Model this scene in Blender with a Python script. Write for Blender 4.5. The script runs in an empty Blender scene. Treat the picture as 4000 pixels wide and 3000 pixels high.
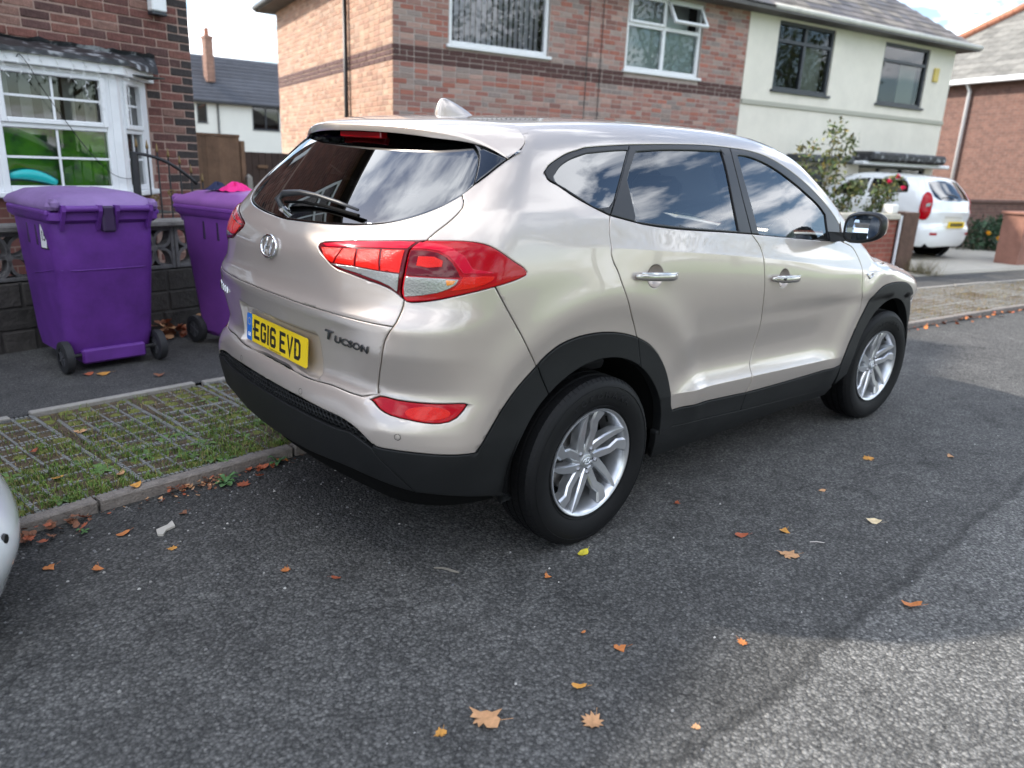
import numpy as np
import bpy, bmesh, math, random
from mathutils import Vector, Matrix
from mathutils.geometry import delaunay_2d_cdt
R=math.radians
random.seed(7); RNG=np.random.default_rng(7)
SC=bpy.context.scene
COL=SC.collection
# ------------------------------------------------------------------ camera
cam=bpy.data.cameras.new('camera'); camo=bpy.data.objects.new('camera',cam); COL.objects.link(camo)
CAMP=Vector((-2.091,-2.684,1.471)); CYAW,CPIT,CROL=.827,.289,.044
def cam_axes():
    f=Vector((math.cos(CPIT)*math.cos(CYAW),math.cos(CPIT)*math.sin(CYAW),-math.sin(CPIT)))
    r=Vector((math.sin(CYAW),-math.cos(CYAW),0)); u=r.cross(f)
    r2=math.cos(CROL)*r+math.sin(CROL)*u; u2=-math.sin(CROL)*r+math.cos(CROL)*u
    return r2,u2,f
_r,_u,_f=cam_axes()
camo.matrix_world=Matrix(((_r.x,_u.x,-_f.x,CAMP.x),(_r.y,_u.y,-_f.y,CAMP.y),(_r.z,_u.z,-_f.z,CAMP.z),(0,0,0,1)))
cam.sensor_width=36.0; cam.lens=36.0*2890.2/4000; cam.clip_start=.05; cam.clip_end=2000
cam.dof.use_dof=True; cam.dof.focus_distance=3.0; cam.dof.aperture_fstop=(cam.lens/1000)/.0125
SC.camera=camo
# ------------------------------------------------------------------ sky, sun, exposure
SUN_AZ=R(180-50)      # direction towards the sun, measured from +X
SUN_EL=R(36)
sd=Vector((math.cos(SUN_EL)*math.cos(SUN_AZ),math.cos(SUN_EL)*math.sin(SUN_AZ),math.sin(SUN_EL)))
W=bpy.data.worlds.new('World'); SC.world=W; W.use_nodes=True
nt=W.node_tree; nt.nodes.clear(); N=nt.nodes.new; L=nt.links.new
out=N('ShaderNodeOutputWorld'); bg=N('ShaderNodeBackground'); L(bg.outputs[0],out.inputs[0])
sky=N('ShaderNodeTexSky'); sky.sky_type='NISHITA'; sky.sun_disc=False; sky.sun_elevation=SUN_EL; sky.sun_rotation=math.pi/2-SUN_AZ
sky.air_density=1.0; sky.dust_density=1.0; sky.ozone_density=1.5
tc=N('ShaderNodeTexCoord'); sep=N('ShaderNodeSeparateXYZ'); L(tc.outputs['Generated'],sep.inputs[0])
mz=N('ShaderNodeMath'); mz.operation='MAXIMUM'; mz.inputs[1].default_value=0.0; L(sep.outputs[2],mz.inputs[0])
ma=N('ShaderNodeMath'); ma.operation='ADD'; ma.inputs[1].default_value=.22; L(mz.outputs[0],ma.inputs[0])
dv=N('ShaderNodeVectorMath'); dv.operation='DIVIDE'; cb=N('ShaderNodeCombineXYZ')
for k in range(3): L(ma.outputs[0],cb.inputs[k])
L(tc.outputs['Generated'],dv.inputs[0]); L(cb.outputs[0],dv.inputs[1])
ns=N('ShaderNodeTexNoise'); ns.inputs['Scale'].default_value=2.3; ns.inputs['Detail'].default_value=8; ns.inputs['Roughness'].default_value=.58; L(dv.outputs[0],ns.inputs['Vector'])
cr=N('ShaderNodeValToRGB'); cr.color_ramp.elements[0].position=.47; cr.color_ramp.elements[1].position=.58; L(ns.outputs['Fac'],cr.inputs[0])
n2=N('ShaderNodeTexNoise'); n2.inputs['Scale'].default_value=4.5; n2.inputs['Detail'].default_value=6; L(dv.outputs[0],n2.inputs['Vector'])
cc=N('ShaderNodeMix'); cc.data_type='RGBA'; cc.inputs['A'].default_value=(8.6,9.2,10.2,1); cc.inputs['B'].default_value=(15.2,15.6,16.4,1); L(n2.outputs['Fac'],cc.inputs['Factor'])
mx=N('ShaderNodeMix'); mx.data_type='RGBA'; L(cr.outputs[0],mx.inputs['Factor']); L(sky.outputs[0],mx.inputs['A']); L(cc.outputs['Result'],mx.inputs['B'])
L(mx.outputs['Result'],bg.inputs[0]); bg.inputs[1].default_value=.10
sl=bpy.data.lights.new('sun','SUN'); sl.energy=2.4; sl.angle=R(1.5); sl.color=(1,.93,.83)
so=bpy.data.objects.new('sun',sl); COL.objects.link(so); so.rotation_euler=sd.to_track_quat('Z','Y').to_euler()
VS=SC.view_settings; VS.view_transform='Standard'; VS.look='None'; VS.gamma=1; VS.exposure=1.6; VS.use_curve_mapping=False
# ------------------------------------------------------------------ materials
MATS={}
def nodes(m): return m.node_tree.nodes, m.node_tree.links
def mat(name,col,rough=.6,metal=0,coat=0,spec=.5,bump=0,bscale=40,var=0,vscale=6,trans=0,coatr=.03,emit=0,island=0,objrand=0,detail=5,hue=None):
    if name in MATS: return MATS[name]
    m=bpy.data.materials.new(name); m.use_nodes=True; n,l=nodes(m); b=n['Principled BSDF']
    b.inputs['Base Color'].default_value=(*col,1); b.inputs['Roughness'].default_value=rough; b.inputs['Metallic'].default_value=metal
    b.inputs['Coat Weight'].default_value=coat; b.inputs['Coat Roughness'].default_value=coatr; b.inputs['Specular IOR Level'].default_value=spec
    b.inputs['Transmission Weight'].default_value=trans
    t=n.new('ShaderNodeTexCoord')
    src=None
    if var or island or objrand:
        hv=n.new('ShaderNodeHueSaturation'); hv.inputs['Color'].default_value=(*col,1)
        acc=None
        def addv(sock,amt):
            nonlocal acc
            mr=n.new('ShaderNodeMapRange'); mr.inputs['To Min'].default_value=-amt; mr.inputs['To Max'].default_value=amt; l.new(sock,mr.inputs[0])
            if acc is None: acc=mr.outputs[0]
            else:
                a=n.new('ShaderNodeMath'); a.operation='ADD'; l.new(acc,a.inputs[0]); l.new(mr.outputs[0],a.inputs[1]); acc=a.outputs[0]
        if var:
            x=n.new('ShaderNodeTexNoise'); x.inputs['Scale'].default_value=vscale; x.inputs['Detail'].default_value=detail; x.inputs['Roughness'].default_value=.65; l.new(t.outputs['Object'],x.inputs['Vector']); 
            mr0=n.new('ShaderNodeMapRange'); mr0.inputs['From Min'].default_value=.25; mr0.inputs['From Max'].default_value=.75; l.new(x.outputs['Fac'],mr0.inputs[0]); addv(mr0.outputs[0],var)
        if island:
            g=n.new('ShaderNodeNewGeometry'); addv(g.outputs['Random Per Island'],island)
        if objrand:
            g=n.new('ShaderNodeObjectInfo'); addv(g.outputs['Random'],objrand)
        a=n.new('ShaderNodeMath'); a.operation='ADD'; a.inputs[1].default_value=1; l.new(acc,a.inputs[0]); l.new(a.outputs[0],hv.inputs['Value'])
        if hue:
            rs=n.new('ShaderNodeObjectInfo').outputs['Random'] if objrand else n.new('ShaderNodeNewGeometry').outputs['Random Per Island']
            wn=n.new('ShaderNodeTexWhiteNoise'); wn.noise_dimensions='1D'; l.new(rs,wn.inputs['W'])
            cr=n.new('ShaderNodeValToRGB'); cr.color_ramp.interpolation='CONSTANT'; e=cr.color_ramp.elements
            e[0].position=0; e[0].color=(*hue[0],1); e[1].position=1/len(hue); e[1].color=(*hue[1],1)
            for i,c in enumerate(hue[2:]): q=e.new((i+2)/len(hue)); q.color=(*c,1)
            l.new(wn.outputs['Value'],cr.inputs[0]); l.new(cr.outputs[0],hv.inputs['Color'])
        l.new(hv.outputs[0],b.inputs['Base Color'])
    if bump:
        x=n.new('ShaderNodeTexNoise'); x.inputs['Scale'].default_value=bscale; x.inputs['Detail'].default_value=4; l.new(t.outputs['Object'],x.inputs['Vector'])
        bp=n.new('ShaderNodeBump'); bp.inputs['Strength'].default_value=bump; bp.inputs['Distance'].default_value=.01; l.new(x.outputs['Fac'],bp.inputs['Height']); l.new(bp.outputs[0],b.inputs['Normal'])
    MATS[name]=m; return m
def glassmat(name,tint,ior=1.6,rough=0.0):
    if name in MATS: return MATS[name]
    m=bpy.data.materials.new(name); m.use_nodes=True; n,l=nodes(m); n.clear()
    o=n.new('ShaderNodeOutputMaterial'); mixs=n.new('ShaderNodeMixShader'); tr=n.new('ShaderNodeBsdfTransparent'); gl=n.new('ShaderNodeBsdfGlossy'); fr=n.new('ShaderNodeFresnel')
    tr.inputs[0].default_value=(*tint,1); gl.inputs['Roughness'].default_value=rough; gl.inputs['Color'].default_value=(1,1,1,1); fr.inputs[0].default_value=ior
    l.new(fr.outputs[0],mixs.inputs[0]); l.new(tr.outputs[0],mixs.inputs[1]); l.new(gl.outputs[0],mixs.inputs[2]); l.new(mixs.outputs[0],o.inputs[0])
    MATS[name]=m; return m
# ------------------------------------------------------------------ objects
def link(o,parent=None):
    COL.objects.link(o)
    if parent is not None: o.parent=parent
    return o
def tag(o,label=None,cat=None,group=None,kind=None):
    if label: o['label']=label
    if cat: o['category']=cat
    if group: o['group']=group
    if kind: o['kind']=kind
    return o
def empty(name,loc=(0,0,0),rz=0,label=None,cat=None,group=None):
    o=bpy.data.objects.new(name,None); o.empty_display_size=.1; o.location=loc; o.rotation_euler=(0,0,rz); link(o); tag(o,label,cat,group); return o
def obj(name,verts,faces,m,parent=None,smooth=False,mats=None,fm=None,uv=None):
    me=bpy.data.meshes.new(name); me.from_pydata([tuple(v) for v in verts],[],[tuple(f) for f in faces]); me.update()
    if mats:
        for q in mats: me.materials.append(q)
        if fm is not None: me.polygons.foreach_set('material_index',fm)
    elif m: me.materials.append(m)
    if smooth: me.polygons.foreach_set('use_smooth',[True]*len(me.polygons))
    return link(bpy.data.objects.new(name,me),parent)
class MB:
    """collects shapes, builds one mesh object"""
    def __init__(s): s.v=[]; s.f=[]; s.m=[]; s.cm=0
    def add(s,vs,fs):
        o=len(s.v); s.v+= [tuple(v) for v in vs]; s.f+=[tuple(i+o for i in f) for f in fs]; s.m+=[s.cm]*len(fs); return s
    def box(s,x0,x1,y0,y1,z0,z1,M=None):
        vs=[Vector(v) for v in ((x0,y0,z0),(x1,y0,z0),(x1,y1,z0),(x0,y1,z0),(x0,y0,z1),(x1,y0,z1),(x1,y1,z1),(x0,y1,z1))]
        if M is not None: vs=[M@v for v in vs]
        return s.add(vs,[(0,3,2,1),(4,5,6,7),(0,1,5,4),(1,2,6,5),(2,3,7,6),(3,0,4,7)])
    def bbox(s,x0,x1,y0,y1,z0,z1,b=.004,M=None):
        """box with bevelled edges"""
        b=min(b,(x1-x0)*.45,(y1-y0)*.45,(z1-z0)*.45)
        X=(x0,x1);Y=(y0,y1);Z=(z0,z1); vs=[];idx={}
        for i in (0,1):
            for j in (0,1):
                for k in (0,1):
                    sx,sy,sz=(1-2*i),(1-2*j),(1-2*k)
                    for ax in range(3):
                        q=[X[i]+sx*b,Y[j]+sy*b,Z[k]+sz*b]; q[ax]=(X[i],Y[j],Z[k])[ax]; idx[i,j,k,ax]=len(vs); vs.append(Vector(q))
        fs=[]
        for ax in range(3):
            for e in (0,1):
                a,c=[q for q in range(3) if q!=ax]
                ring=[]
                for (p,q) in ((0,0),(1,0),(1,1),(0,1)):
                    t=[0,0,0]; t[ax]=e; t[a]=p; t[c]=q; ring.append(idx[t[0],t[1],t[2],ax])
                if (e==0)==(ax!=1): ring=ring[::-1]
                fs.append(ring)
        for ax in range(3):
            a,c=[q for q in range(3) if q!=ax]
            for p in (0,1):
                for q in (0,1):
                    t0=[0,0,0];t0[a]=p;t0[c]=q;t1=list(t0);t1[ax]=1
                    fs.append([idx[(*t0,a)],idx[(*t1,a)],idx[(*t1,c)],idx[(*t0,c)]])
        for i in (0,1):
            for j in (0,1):
                for k in (0,1): fs.append([idx[i,j,k,0],idx[i,j,k,1],idx[i,j,k,2]])
        if M is not None: vs=[M@v for v in vs]
        return s.add(vs,fs)
    def tube(s,pts,r,n=8,closed=False,caps=True):
        pts=[Vector(p) for p in pts]; K=len(pts); rs=r if hasattr(r,'__len__') else [r]*K
        vs=[];fs=[]; up=None
        for i,p in enumerate(pts):
            a=pts[i-1] if (i>0 or closed) else p; b=pts[(i+1)%K] if (i<K-1 or closed) else p
            t=(b-a); t=t.normalized() if t.length>1e-9 else Vector((0,0,1))
            if up is None:
                up=Vector((0,0,1)) if abs(t.z)<.9 else Vector((1,0,0))
            x=t.cross(up).normalized() if t.cross(up).length>1e-6 else Vector((1,0,0)); y=x.cross(t).normalized(); up=y
            for k in range(n):
                q=2*math.pi*k/n; vs.append(p+(x*math.cos(q)+y*math.sin(q))*rs[i])
        for i in range(K if closed else K-1):
            for k in range(n):
                a=i*n+k;b=i*n+(k+1)%n;c=((i+1)%K)*n+(k+1)%n;d=((i+1)%K)*n+k; fs.append((a,b,c,d))
        if caps and not closed: fs.append(tuple(range(n))[::-1]); fs.append(tuple(range((K-1)*n,K*n)))
        return s.add(vs,fs)
    def lathe(s,prof,n=48,M=None,close=False):
        """prof: (r, h) pairs, turned about local z"""
        vs=[];fs=[];K=len(prof)
        for (r,h) in prof:
            for k in range(n):
                q=2*math.pi*k/n; v=Vector((r*math.cos(q),r*math.sin(q),h)); vs.append(M@v if M is not None else v)
        for i in range(K if close else K-1):
            for k in range(n):
                a=i*n+k;b=i*n+(k+1)%n;c=((i+1)%K)*n+(k+1)%n;d=((i+1)%K)*n+k; fs.append((a,b,c,d))
        return s.add(vs,fs)
    def prism(s,poly,z0,z1,M=None):
        n=len(poly); vs=[Vector((x,y,z0)) for x,y in poly]+[Vector((x,y,z1)) for x,y in poly]
        if M is not None: vs=[M@v for v in vs]
        fs=[tuple(range(n))[::-1],tuple(range(n,2*n))]+[(i,(i+1)%n,(i+1)%n+n,i+n) for i in range(n)]
        return s.add(vs,fs)
    def loft(s,rings,caps=True,closed=True):
        n=len(rings[0]); vs=[v for r in rings for v in r]; fs=[]
        for i in range(len(rings)-1):
            for k in range(n if closed else n-1):
                fs.append((i*n+k,i*n+(k+1)%n,(i+1)*n+(k+1)%n,(i+1)*n+k))
        if caps: fs.append(tuple(range(n))[::-1]); fs.append(tuple(range((len(rings)-1)*n,len(rings)*n)))
        return s.add(vs,fs)
    def build(s,name,m,parent=None,smooth=False,mats=None,sharp=None):
        o=obj(name,s.v,s.f,m,parent,smooth,mats,s.m if mats else None)
        if smooth and sharp is not None:
            me=o.data; bm=bmesh.new(); bm.from_mesh(me)
            for e in bm.edges:
                if len(e.link_faces)==2 and e.calc_face_angle(0)>R(sharp): e.smooth=False
            bm.to_mesh(me); bm.free()
        return o
def rrect(w,d,r,n=5,cx=0,cy=0):
    pts=[]
    for (sx,sy,a0) in ((1,1,0),(-1,1,90),(-1,-1,180),(1,-1,270)):
        for k in range(n+1):
            a=R(a0+90*k/n); pts.append((cx+sx*(w/2-r)+r*math.cos(a),cy+sy*(d/2-r)+r*math.sin(a)))
    return pts
def textmesh(name,body,size,m,parent,M,extrude=.001,bold=0,shear=0,align='CENTER',sx=1.0,spacing=1.0):
    c=bpy.data.curves.new(name,'FONT'); c.body=body; c.size=size; c.extrude=extrude; c.offset=bold; c.shear=shear; c.align_x=align; c.align_y='CENTER'; c.resolution_u=3; c.space_character=spacing
    o=bpy.data.objects.new(name,c); COL.objects.link(o); dg=bpy.context.evaluated_depsgraph_get(); dg.update()
    me=bpy.data.meshes.new_from_object(o.evaluated_get(dg)); bpy.data.objects.remove(o); bpy.data.curves.remove(c)
    me.transform(M@Matrix.Diagonal((sx,1,1,1))); me.materials.clear(); me.materials.append(m); me.name=name
    return link(bpy.data.objects.new(name,me),parent)
def frame(origin,ang):
    """local frame: x along the facade, y into the building, z up"""
    return Matrix.Translation(Vector(origin))@Matrix.Rotation(ang,4,'Z')
def ss(a,b,x):
    t=np.clip((x-a)/(b-a),0,1); return t*t*(3-2*t)
def pchip(xs,ys):
    xs=np.asarray(xs,float); ys=np.asarray(ys,float)
    h=np.diff(xs); d=np.diff(ys)/h; m=np.zeros_like(xs)
    m[0]=d[0]; m[-1]=d[-1]
    for i in range(1,len(xs)-1):
        if d[i-1]*d[i]>0:
            w1=2*h[i]+h[i-1]; w2=h[i]+2*h[i-1]; m[i]=(w1+w2)/(w1/d[i-1]+w2/d[i])
    def f(x):
        x=np.asarray(x,float); i=np.clip(np.searchsorted(xs,x)-1,0,len(xs)-2)
        t=np.clip((x-xs[i])/h[i],-.5,1.5); o=x-np.clip(x,xs[0],xs[-1])
        t=np.clip(t,0,1)
        return (1+2*t)*(1-t)**2*ys[i]+t*(1-t)**2*h[i]*m[i]+t*t*(3-2*t)*ys[i+1]+t*t*(t-1)*h[i]*m[i+1]+np.where(o<0,o*m[0],o*m[-1])
    return f
# ---------------------------------------------------------------- car body as one implicit surface, car frame: x forward, |y| half width, z up
f_belt=pchip([-.9,-.4,0,.2,.96,1.9,2.6,3.6],[1.33,1.325,1.30,1.275,1.218,1.144,1.07,.95])
f_crA=pchip([-.9,-.28,0,1.05,2.1,2.7,3.6],[1.225,1.212,1.194,1.107,.99,.93,.85])
f_low=pchip([-.9,.5,1.1,2.0,3.6],[.56,.550,.531,.497,.45])
f_plan=pchip([-1.0,-.7,-.45,-.2,.1,.6,1.4,2.2,2.7,3.0,3.3,3.7],[-.12,-.050,-.024,-.010,-.002,.0,.0,.0,-.002,-.015,-.075,-.28])
f_planup=pchip([-1.0,-.7,-.4,0,.5,1.3,2.0,2.6],[-.11,-.070,-.036,-.008,.0,-.004,-.03,-.08])
def side_w(x,z):
    x,z=np.broadcast_arrays(np.asarray(x,float),np.asarray(z,float))
    zb=f_belt(x); zA=f_crA(x); zl=f_low(x)
    fA=ss(-.45,.05,x); fB=ss(.40,.66,x)*(1-ss(1.75,2.12,x))
    ms=-.172/(1.565-zb)
    K=[ # z, w, slope below, slope above
     (0*x+.18, 0*x+.800, 0*x+.5, 0*x+.5),
     (0*x+.30, 0*x+.868, 0*x+.42, 0*x+.42),
     (zl-.10, .893+0*x, .14+0*x, .14+0*x),
     (zl, .902+.004*fB, .06+0*x, -.02-.62*fB),
     (zl+.085, .900-.026*fB, .00-.12*fB, .00-.12*fB),
     (0*x+.80, .901-.010*fB, .04+.05*fB, .04+.05*fB),
     (zA-.13, .914+0*x, .03+0*x, .03+0*x),
     (zA, .905+0*x, -.16+.04*fA, -.16-.22*fA),
     (zb, .872+0*x, -.36+0*x, .75*ms),
     (0*x+1.565, .700+0*x, 1.3*ms, 1.3*ms),
     (0*x+1.66, .590+0*x, -1.6+0*x, -1.6+0*x)]
    out=K[0][1]+(z-K[0][0])*K[0][2]
    for a,b in zip(K[:-1],K[1:]):
        h=b[0]-a[0]; t=np.clip((z-a[0])/h,0,1)
        v=(1+2*t)*(1-t)**2*a[1]+t*(1-t)**2*h*a[3]+t*t*(3-2*t)*b[1]+t*t*(t-1)*h*b[2]
        out=np.where(z>=a[0],v,out)
    e=K[-1]; out=np.where(z>e[0],e[1]+(z-e[0])*e[3],out)
    u=ss(.95,1.25,z)
    out=out+f_plan(x)*(1-u)+f_planup(x)*u
    for wx in (0.0,2.67):
        r=np.hypot(x-wx,z-.347)
        out=out+.013*np.exp(-((r-.66)/.075)**2)*ss(.30,.5,z)*(1-(wx>1)*ss(2.55,2.9,x))
    return out
f_xc=pchip([.10,.20,.30,.40,.48,.515,.57,.63,.665,.70,.712,.73,.80,.90,.945,.957,.97,1.00,1.06,1.12,1.17,1.20,1.215,1.25,1.35,1.45,1.53,1.60,1.66],
           [-.64,-.76,-.855,-.905,-.922,-.927,-.932,-.930,-.922,-.900,-.890,-.887,-.894,-.913,-.924,-.924,-.918,-.906,-.898,-.894,-.876,-.854,-.838,-.805,-.700,-.590,-.50,-.415,-.33])
f_xk=pchip([.10,.20,.30,.40,.48,.53,.59,.63,.665,.70,.73,.77,.82,.86,.90,.935,.95,.97,1.02,1.06,1.10,1.17,1.20,1.215,1.25,1.35,1.45,1.53,1.60,1.66],
           [-.66,-.78,-.872,-.922,-.942,-.950,-.953,-.940,-.915,-.888,-.880,-.890,-.905,-.914,-.912,-.910,-.905,-.895,-.868,-.862,-.862,-.850,-.838,-.825,-.797,-.700,-.590,-.50,-.415,-.33])
f_bow=pchip([.2,.6,.95,1.1,1.25,1.6],[.18,.165,.18,.19,.23,.26])
def rear_x(y,z):
    a=np.abs(y); k=ss(.45,.78,a)
    x=f_xc(z)*(1-k)+f_xk(z)*k+f_bow(z)*a*a+.25*np.maximum(a-.55,0)**2
    rec=(1-ss(.318,.345,a))*ss(.688,.694,z)*(1-ss(.838,.862,z))
    return x+.024*rec
f_roof=pchip([-.75,-.5,-.264,0,.3,.65,1.0,1.3,1.5,1.66,1.9,2.15,2.38,2.47,2.7,3.0,3.3,3.5,3.62],[1.49,1.575,1.618,1.644,1.662,1.672,1.675,1.664,1.638,1.600,1.485,1.335,1.180,1.115,1.060,1.0,.915,.81,.66])
def top_z(x,y):
    a=np.abs(y); xe=x+.14*a*a*ss(.9,1.5,x)
    return f_roof(xe)-.05*a*a-.11*np.maximum(a-.35,0)**2
f_front=pchip([.15,.3,.5,.7,.85,1.0,1.3],[3.36,3.50,3.565,3.58,3.55,3.45,3.2])
def front_x(y,z):
    a=np.abs(y); return f_front(z)-.28*a*a-.25*np.maximum(a-.5,0)**2
def smax(a,b,k):
    h=np.maximum(k-np.abs(a-b),0)/k
    return np.maximum(a,b)+h*h*k*.25
def F(x,y,z):
    a=np.abs(y)
    g=a-side_w(x,z)
    k=.24-.04*ss(.75,1.0,z)-.07*ss(1.15,1.4,z)
    g=smax(g,rear_x(a,z)-x,k)
    g=smax(g,x-front_x(a,z),.30)
    g=smax(g,z-top_z(x,a),.075)
    return g
def grad(P,e=1.5e-3):
    x,y,z=P[:,0],P[:,1],P[:,2]
    G=np.stack([F(x+e,y,z)-F(x-e,y,z),F(x,y+e,z)-F(x,y-e,z),F(x,y,z+e)-F(x,y,z-e)],1)
    return G/np.maximum(np.linalg.norm(G,axis=1,keepdims=True),1e-9)
# chart "c": s runs round the car from the rear centre line along the right flank; second coordinate is z
YC=.45; XF=2.95; RA=.6
S1=YC; S2=S1+RA*np.pi/2; S3=S2+XF; S4=S3+RA*np.pi/2
def foot(s):
    s=np.asarray(s,float)
    a1=np.clip((s-S1)/RA,0,np.pi/2); a2=np.clip((s-S3)/RA,0,np.pi/2)
    fx=np.clip(s-S2,0,XF); fy=-np.where(s<S1,s,np.where(s<S4,YC,np.maximum(YC-(s-S4),0)))
    ang=a1+a2   # 0: -x, pi/2: -y, pi: +x
    return fx,fy,-np.cos(ang),-np.sin(ang)
def solve(o,d,hi):
    lo=np.zeros(len(o)); hi=np.full(len(o),hi)
    for _ in range(34):
        m=(lo+hi)/2; P=o+d*m[:,None]; v=F(P[:,0],P[:,1],P[:,2])<0
        lo=np.where(v,m,lo); hi=np.where(v,hi,m)
    return o+d*((lo+hi)/2)[:,None]
def chart_c(uv):
    uv=np.asarray(uv,float); fx,fy,dx,dy=foot(uv[:,0])
    o=np.stack([fx,fy,uv[:,1]],1); d=np.stack([dx,dy,0*dx],1)
    return solve(o,d,1.3)
def chart_t(uv):   # seen from above: (x, y)
    uv=np.asarray(uv,float); o=np.stack([uv[:,0],uv[:,1],0*uv[:,0]+.4],1); d=np.zeros_like(o); d[:,2]=1
    return solve(o,d,1.5)
def inv_c(P):
    P=np.atleast_2d(P); x,y,z=P[:,0],-np.abs(P[:,1]),P[:,2]
    s=np.where((x<0)&(y>-YC),-y,0)
    a=np.arctan2(-(y+YC),-x)   # angle about rear arc centre
    s=np.where((x<0)&(y<=-YC),S1+RA*np.clip(a,0,np.pi/2),s)
    s=np.where((x>=0)&(x<=XF),S2+x,s)
    b=np.arctan2(x-XF,-(y+YC))
    s=np.where((x>XF)&(y<=-YC),S3+RA*np.clip(b,0,np.pi/2),s)
    s=np.where((x>XF)&(y>-YC),S4+(YC+y),s)
    return np.stack([s,z],1)
# ================================================================== ground
def asphalt(name,base,stone,scale=105,lane=False,bump=.55,stain=.25):
    m=bpy.data.materials.new(name); m.use_nodes=True; n,l=nodes(m); b=n['Principled BSDF']; t=n.new('ShaderNodeTexCoord')
    # grit of two sizes
    wob=n.new('ShaderNodeTexNoise'); wob.inputs['Scale'].default_value=60; l.new(t.outputs['Object'],wob.inputs['Vector'])
    wm=n.new('ShaderNodeVectorMath'); wm.operation='SCALE'; wm.inputs['Scale'].default_value=.012; l.new(wob.outputs['Color'],wm.inputs[0]); wa=n.new('ShaderNodeVectorMath'); l.new(t.outputs['Object'],wa.inputs[0]); l.new(wm.outputs[0],wa.inputs[1])
    v=n.new('ShaderNodeTexVoronoi'); v.inputs['Scale'].default_value=scale; l.new(wa.outputs[0],v.inputs['Vector'])
    v2=n.new('ShaderNodeTexVoronoi'); v2.inputs['Scale'].default_value=scale*2.3; l.new(wa.outputs[0],v2.inputs['Vector'])
    sx=n.new('ShaderNodeSeparateColor'); l.new(v.outputs['Color'],sx.inputs[0]); sy=n.new('ShaderNodeSeparateColor'); l.new(v2.outputs['Color'],sy.inputs[0])
    st=n.new('ShaderNodeValToRGB'); e=st.color_ramp.elements; e[0].position=.0; e[0].color=(base*.55,base*.55,base*.57,1); e[1].position=1; e[1].color=(stone*1.7,stone*1.66,stone*1.6,1)
    for p_,c_ in ((.35,base),(.72,stone),(.93,stone*1.35)): q=e.new(p_); q.color=(c_,c_*.99,c_*.98,1)
    l.new(sx.outputs[0],st.inputs[0])
    s2=n.new('ShaderNodeValToRGB'); e=s2.color_ramp.elements; e[0].color=(base*.6,base*.6,base*.62,1); e[1].color=(stone*1.3,stone*1.28,stone*1.24,1); l.new(sy.outputs[1],s2.inputs[0])
    mixc=n.new('ShaderNodeMix'); mixc.data_type='RGBA'; mixc.inputs['Factor'].default_value=.42; l.new(st.outputs[0],mixc.inputs['A']); l.new(s2.outputs[0],mixc.inputs['B'])
    # binder between stones
    gp=n.new('ShaderNodeMapRange'); gp.inputs['From Min'].default_value=.25; gp.inputs['From Max'].default_value=.75; gp.inputs['To Min'].default_value=1.0; gp.inputs['To Max'].default_value=.45; l.new(v.outputs['Distance'],gp.inputs[0])
    big=n.new('ShaderNodeTexNoise'); big.inputs['Scale'].default_value=.9; big.inputs['Detail'].default_value=6; big.inputs['Roughness'].default_value=.6; l.new(t.outputs['Object'],big.inputs['Vector'])
    bm_=n.new('ShaderNodeMapRange'); bm_.inputs['From Min'].default_value=.3; bm_.inputs['From Max'].default_value=.7; bm_.inputs['To Min'].default_value=1-stain; bm_.inputs['To Max'].default_value=1+stain; l.new(big.outputs['Fac'],bm_.inputs[0])
    mul=n.new('ShaderNodeMath'); mul.operation='MULTIPLY'; l.new(gp.outputs[0],mul.inputs[0]); l.new(bm_.outputs[0],mul.inputs[1]); fac=mul.outputs[0]
    if lane:
        sp=n.new('ShaderNodeSeparateXYZ'); l.new(t.outputs['Object'],sp.inputs[0])
        wn=n.new('ShaderNodeTexNoise'); wn.inputs['Scale'].default_value=3; wn.inputs['Detail'].default_value=5; l.new(t.outputs['Object'],wn.inputs['Vector'])
        ad=n.new('ShaderNodeMath'); ad.operation='MULTIPLY_ADD'; ad.inputs[1].default_value=.16; l.new(wn.outputs['Fac'],ad.inputs[0]); l.new(sp.outputs[1],ad.inputs[2])
        # a later strip of paler surfacing beyond a dark joint
        mr=n.new('ShaderNodeMapRange'); mr.interpolation_type='SMOOTHSTEP'; mr.inputs['From Min'].default_value=-1.76; mr.inputs['From Max'].default_value=-1.84; mr.inputs['To Min'].default_value=1; mr.inputs['To Max'].default_value=1.45; l.new(ad.outputs[0],mr.inputs[0])
        mu=n.new('ShaderNodeMath'); mu.operation='MULTIPLY'; l.new(fac,mu.inputs[0]); l.new(mr.outputs[0],mu.inputs[1]); fac=mu.outputs[0]
        jo=n.new('ShaderNodeMath'); jo.operation='ADD'; jo.inputs[1].default_value=1.785; l.new(ad.outputs[0],jo.inputs[0]); ab=n.new('ShaderNodeMath'); ab.operation='ABSOLUTE'; l.new(jo.outputs[0],ab.inputs[0])
        jr=n.new('ShaderNodeMapRange'); jr.inputs['From Min'].default_value=.008; jr.inputs['From Max'].default_value=.03; jr.inputs['To Min'].default_value=.62; jr.inputs['To Max'].default_value=1; l.new(ab.outputs[0],jr.inputs[0])
        m3=n.new('ShaderNodeMath'); m3.operation='MULTIPLY'; l.new(fac,m3.inputs[0]); l.new(jr.outputs[0],m3.inputs[1]); fac=m3.outputs[0]
        # hairline cracks, here and there
        cw=n.new('ShaderNodeTexNoise'); cw.inputs['Scale'].default_value=4; cw.inputs['Detail'].default_value=6; l.new(t.outputs['Object'],cw.inputs['Vector']); cs=n.new('ShaderNodeVectorMath'); cs.operation='SCALE'; cs.inputs['Scale'].default_value=.35; l.new(cw.outputs['Color'],cs.inputs[0]); ca_=n.new('ShaderNodeVectorMath'); l.new(t.outputs['Object'],ca_.inputs[0]); l.new(cs.outputs[0],ca_.inputs[1])
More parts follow.
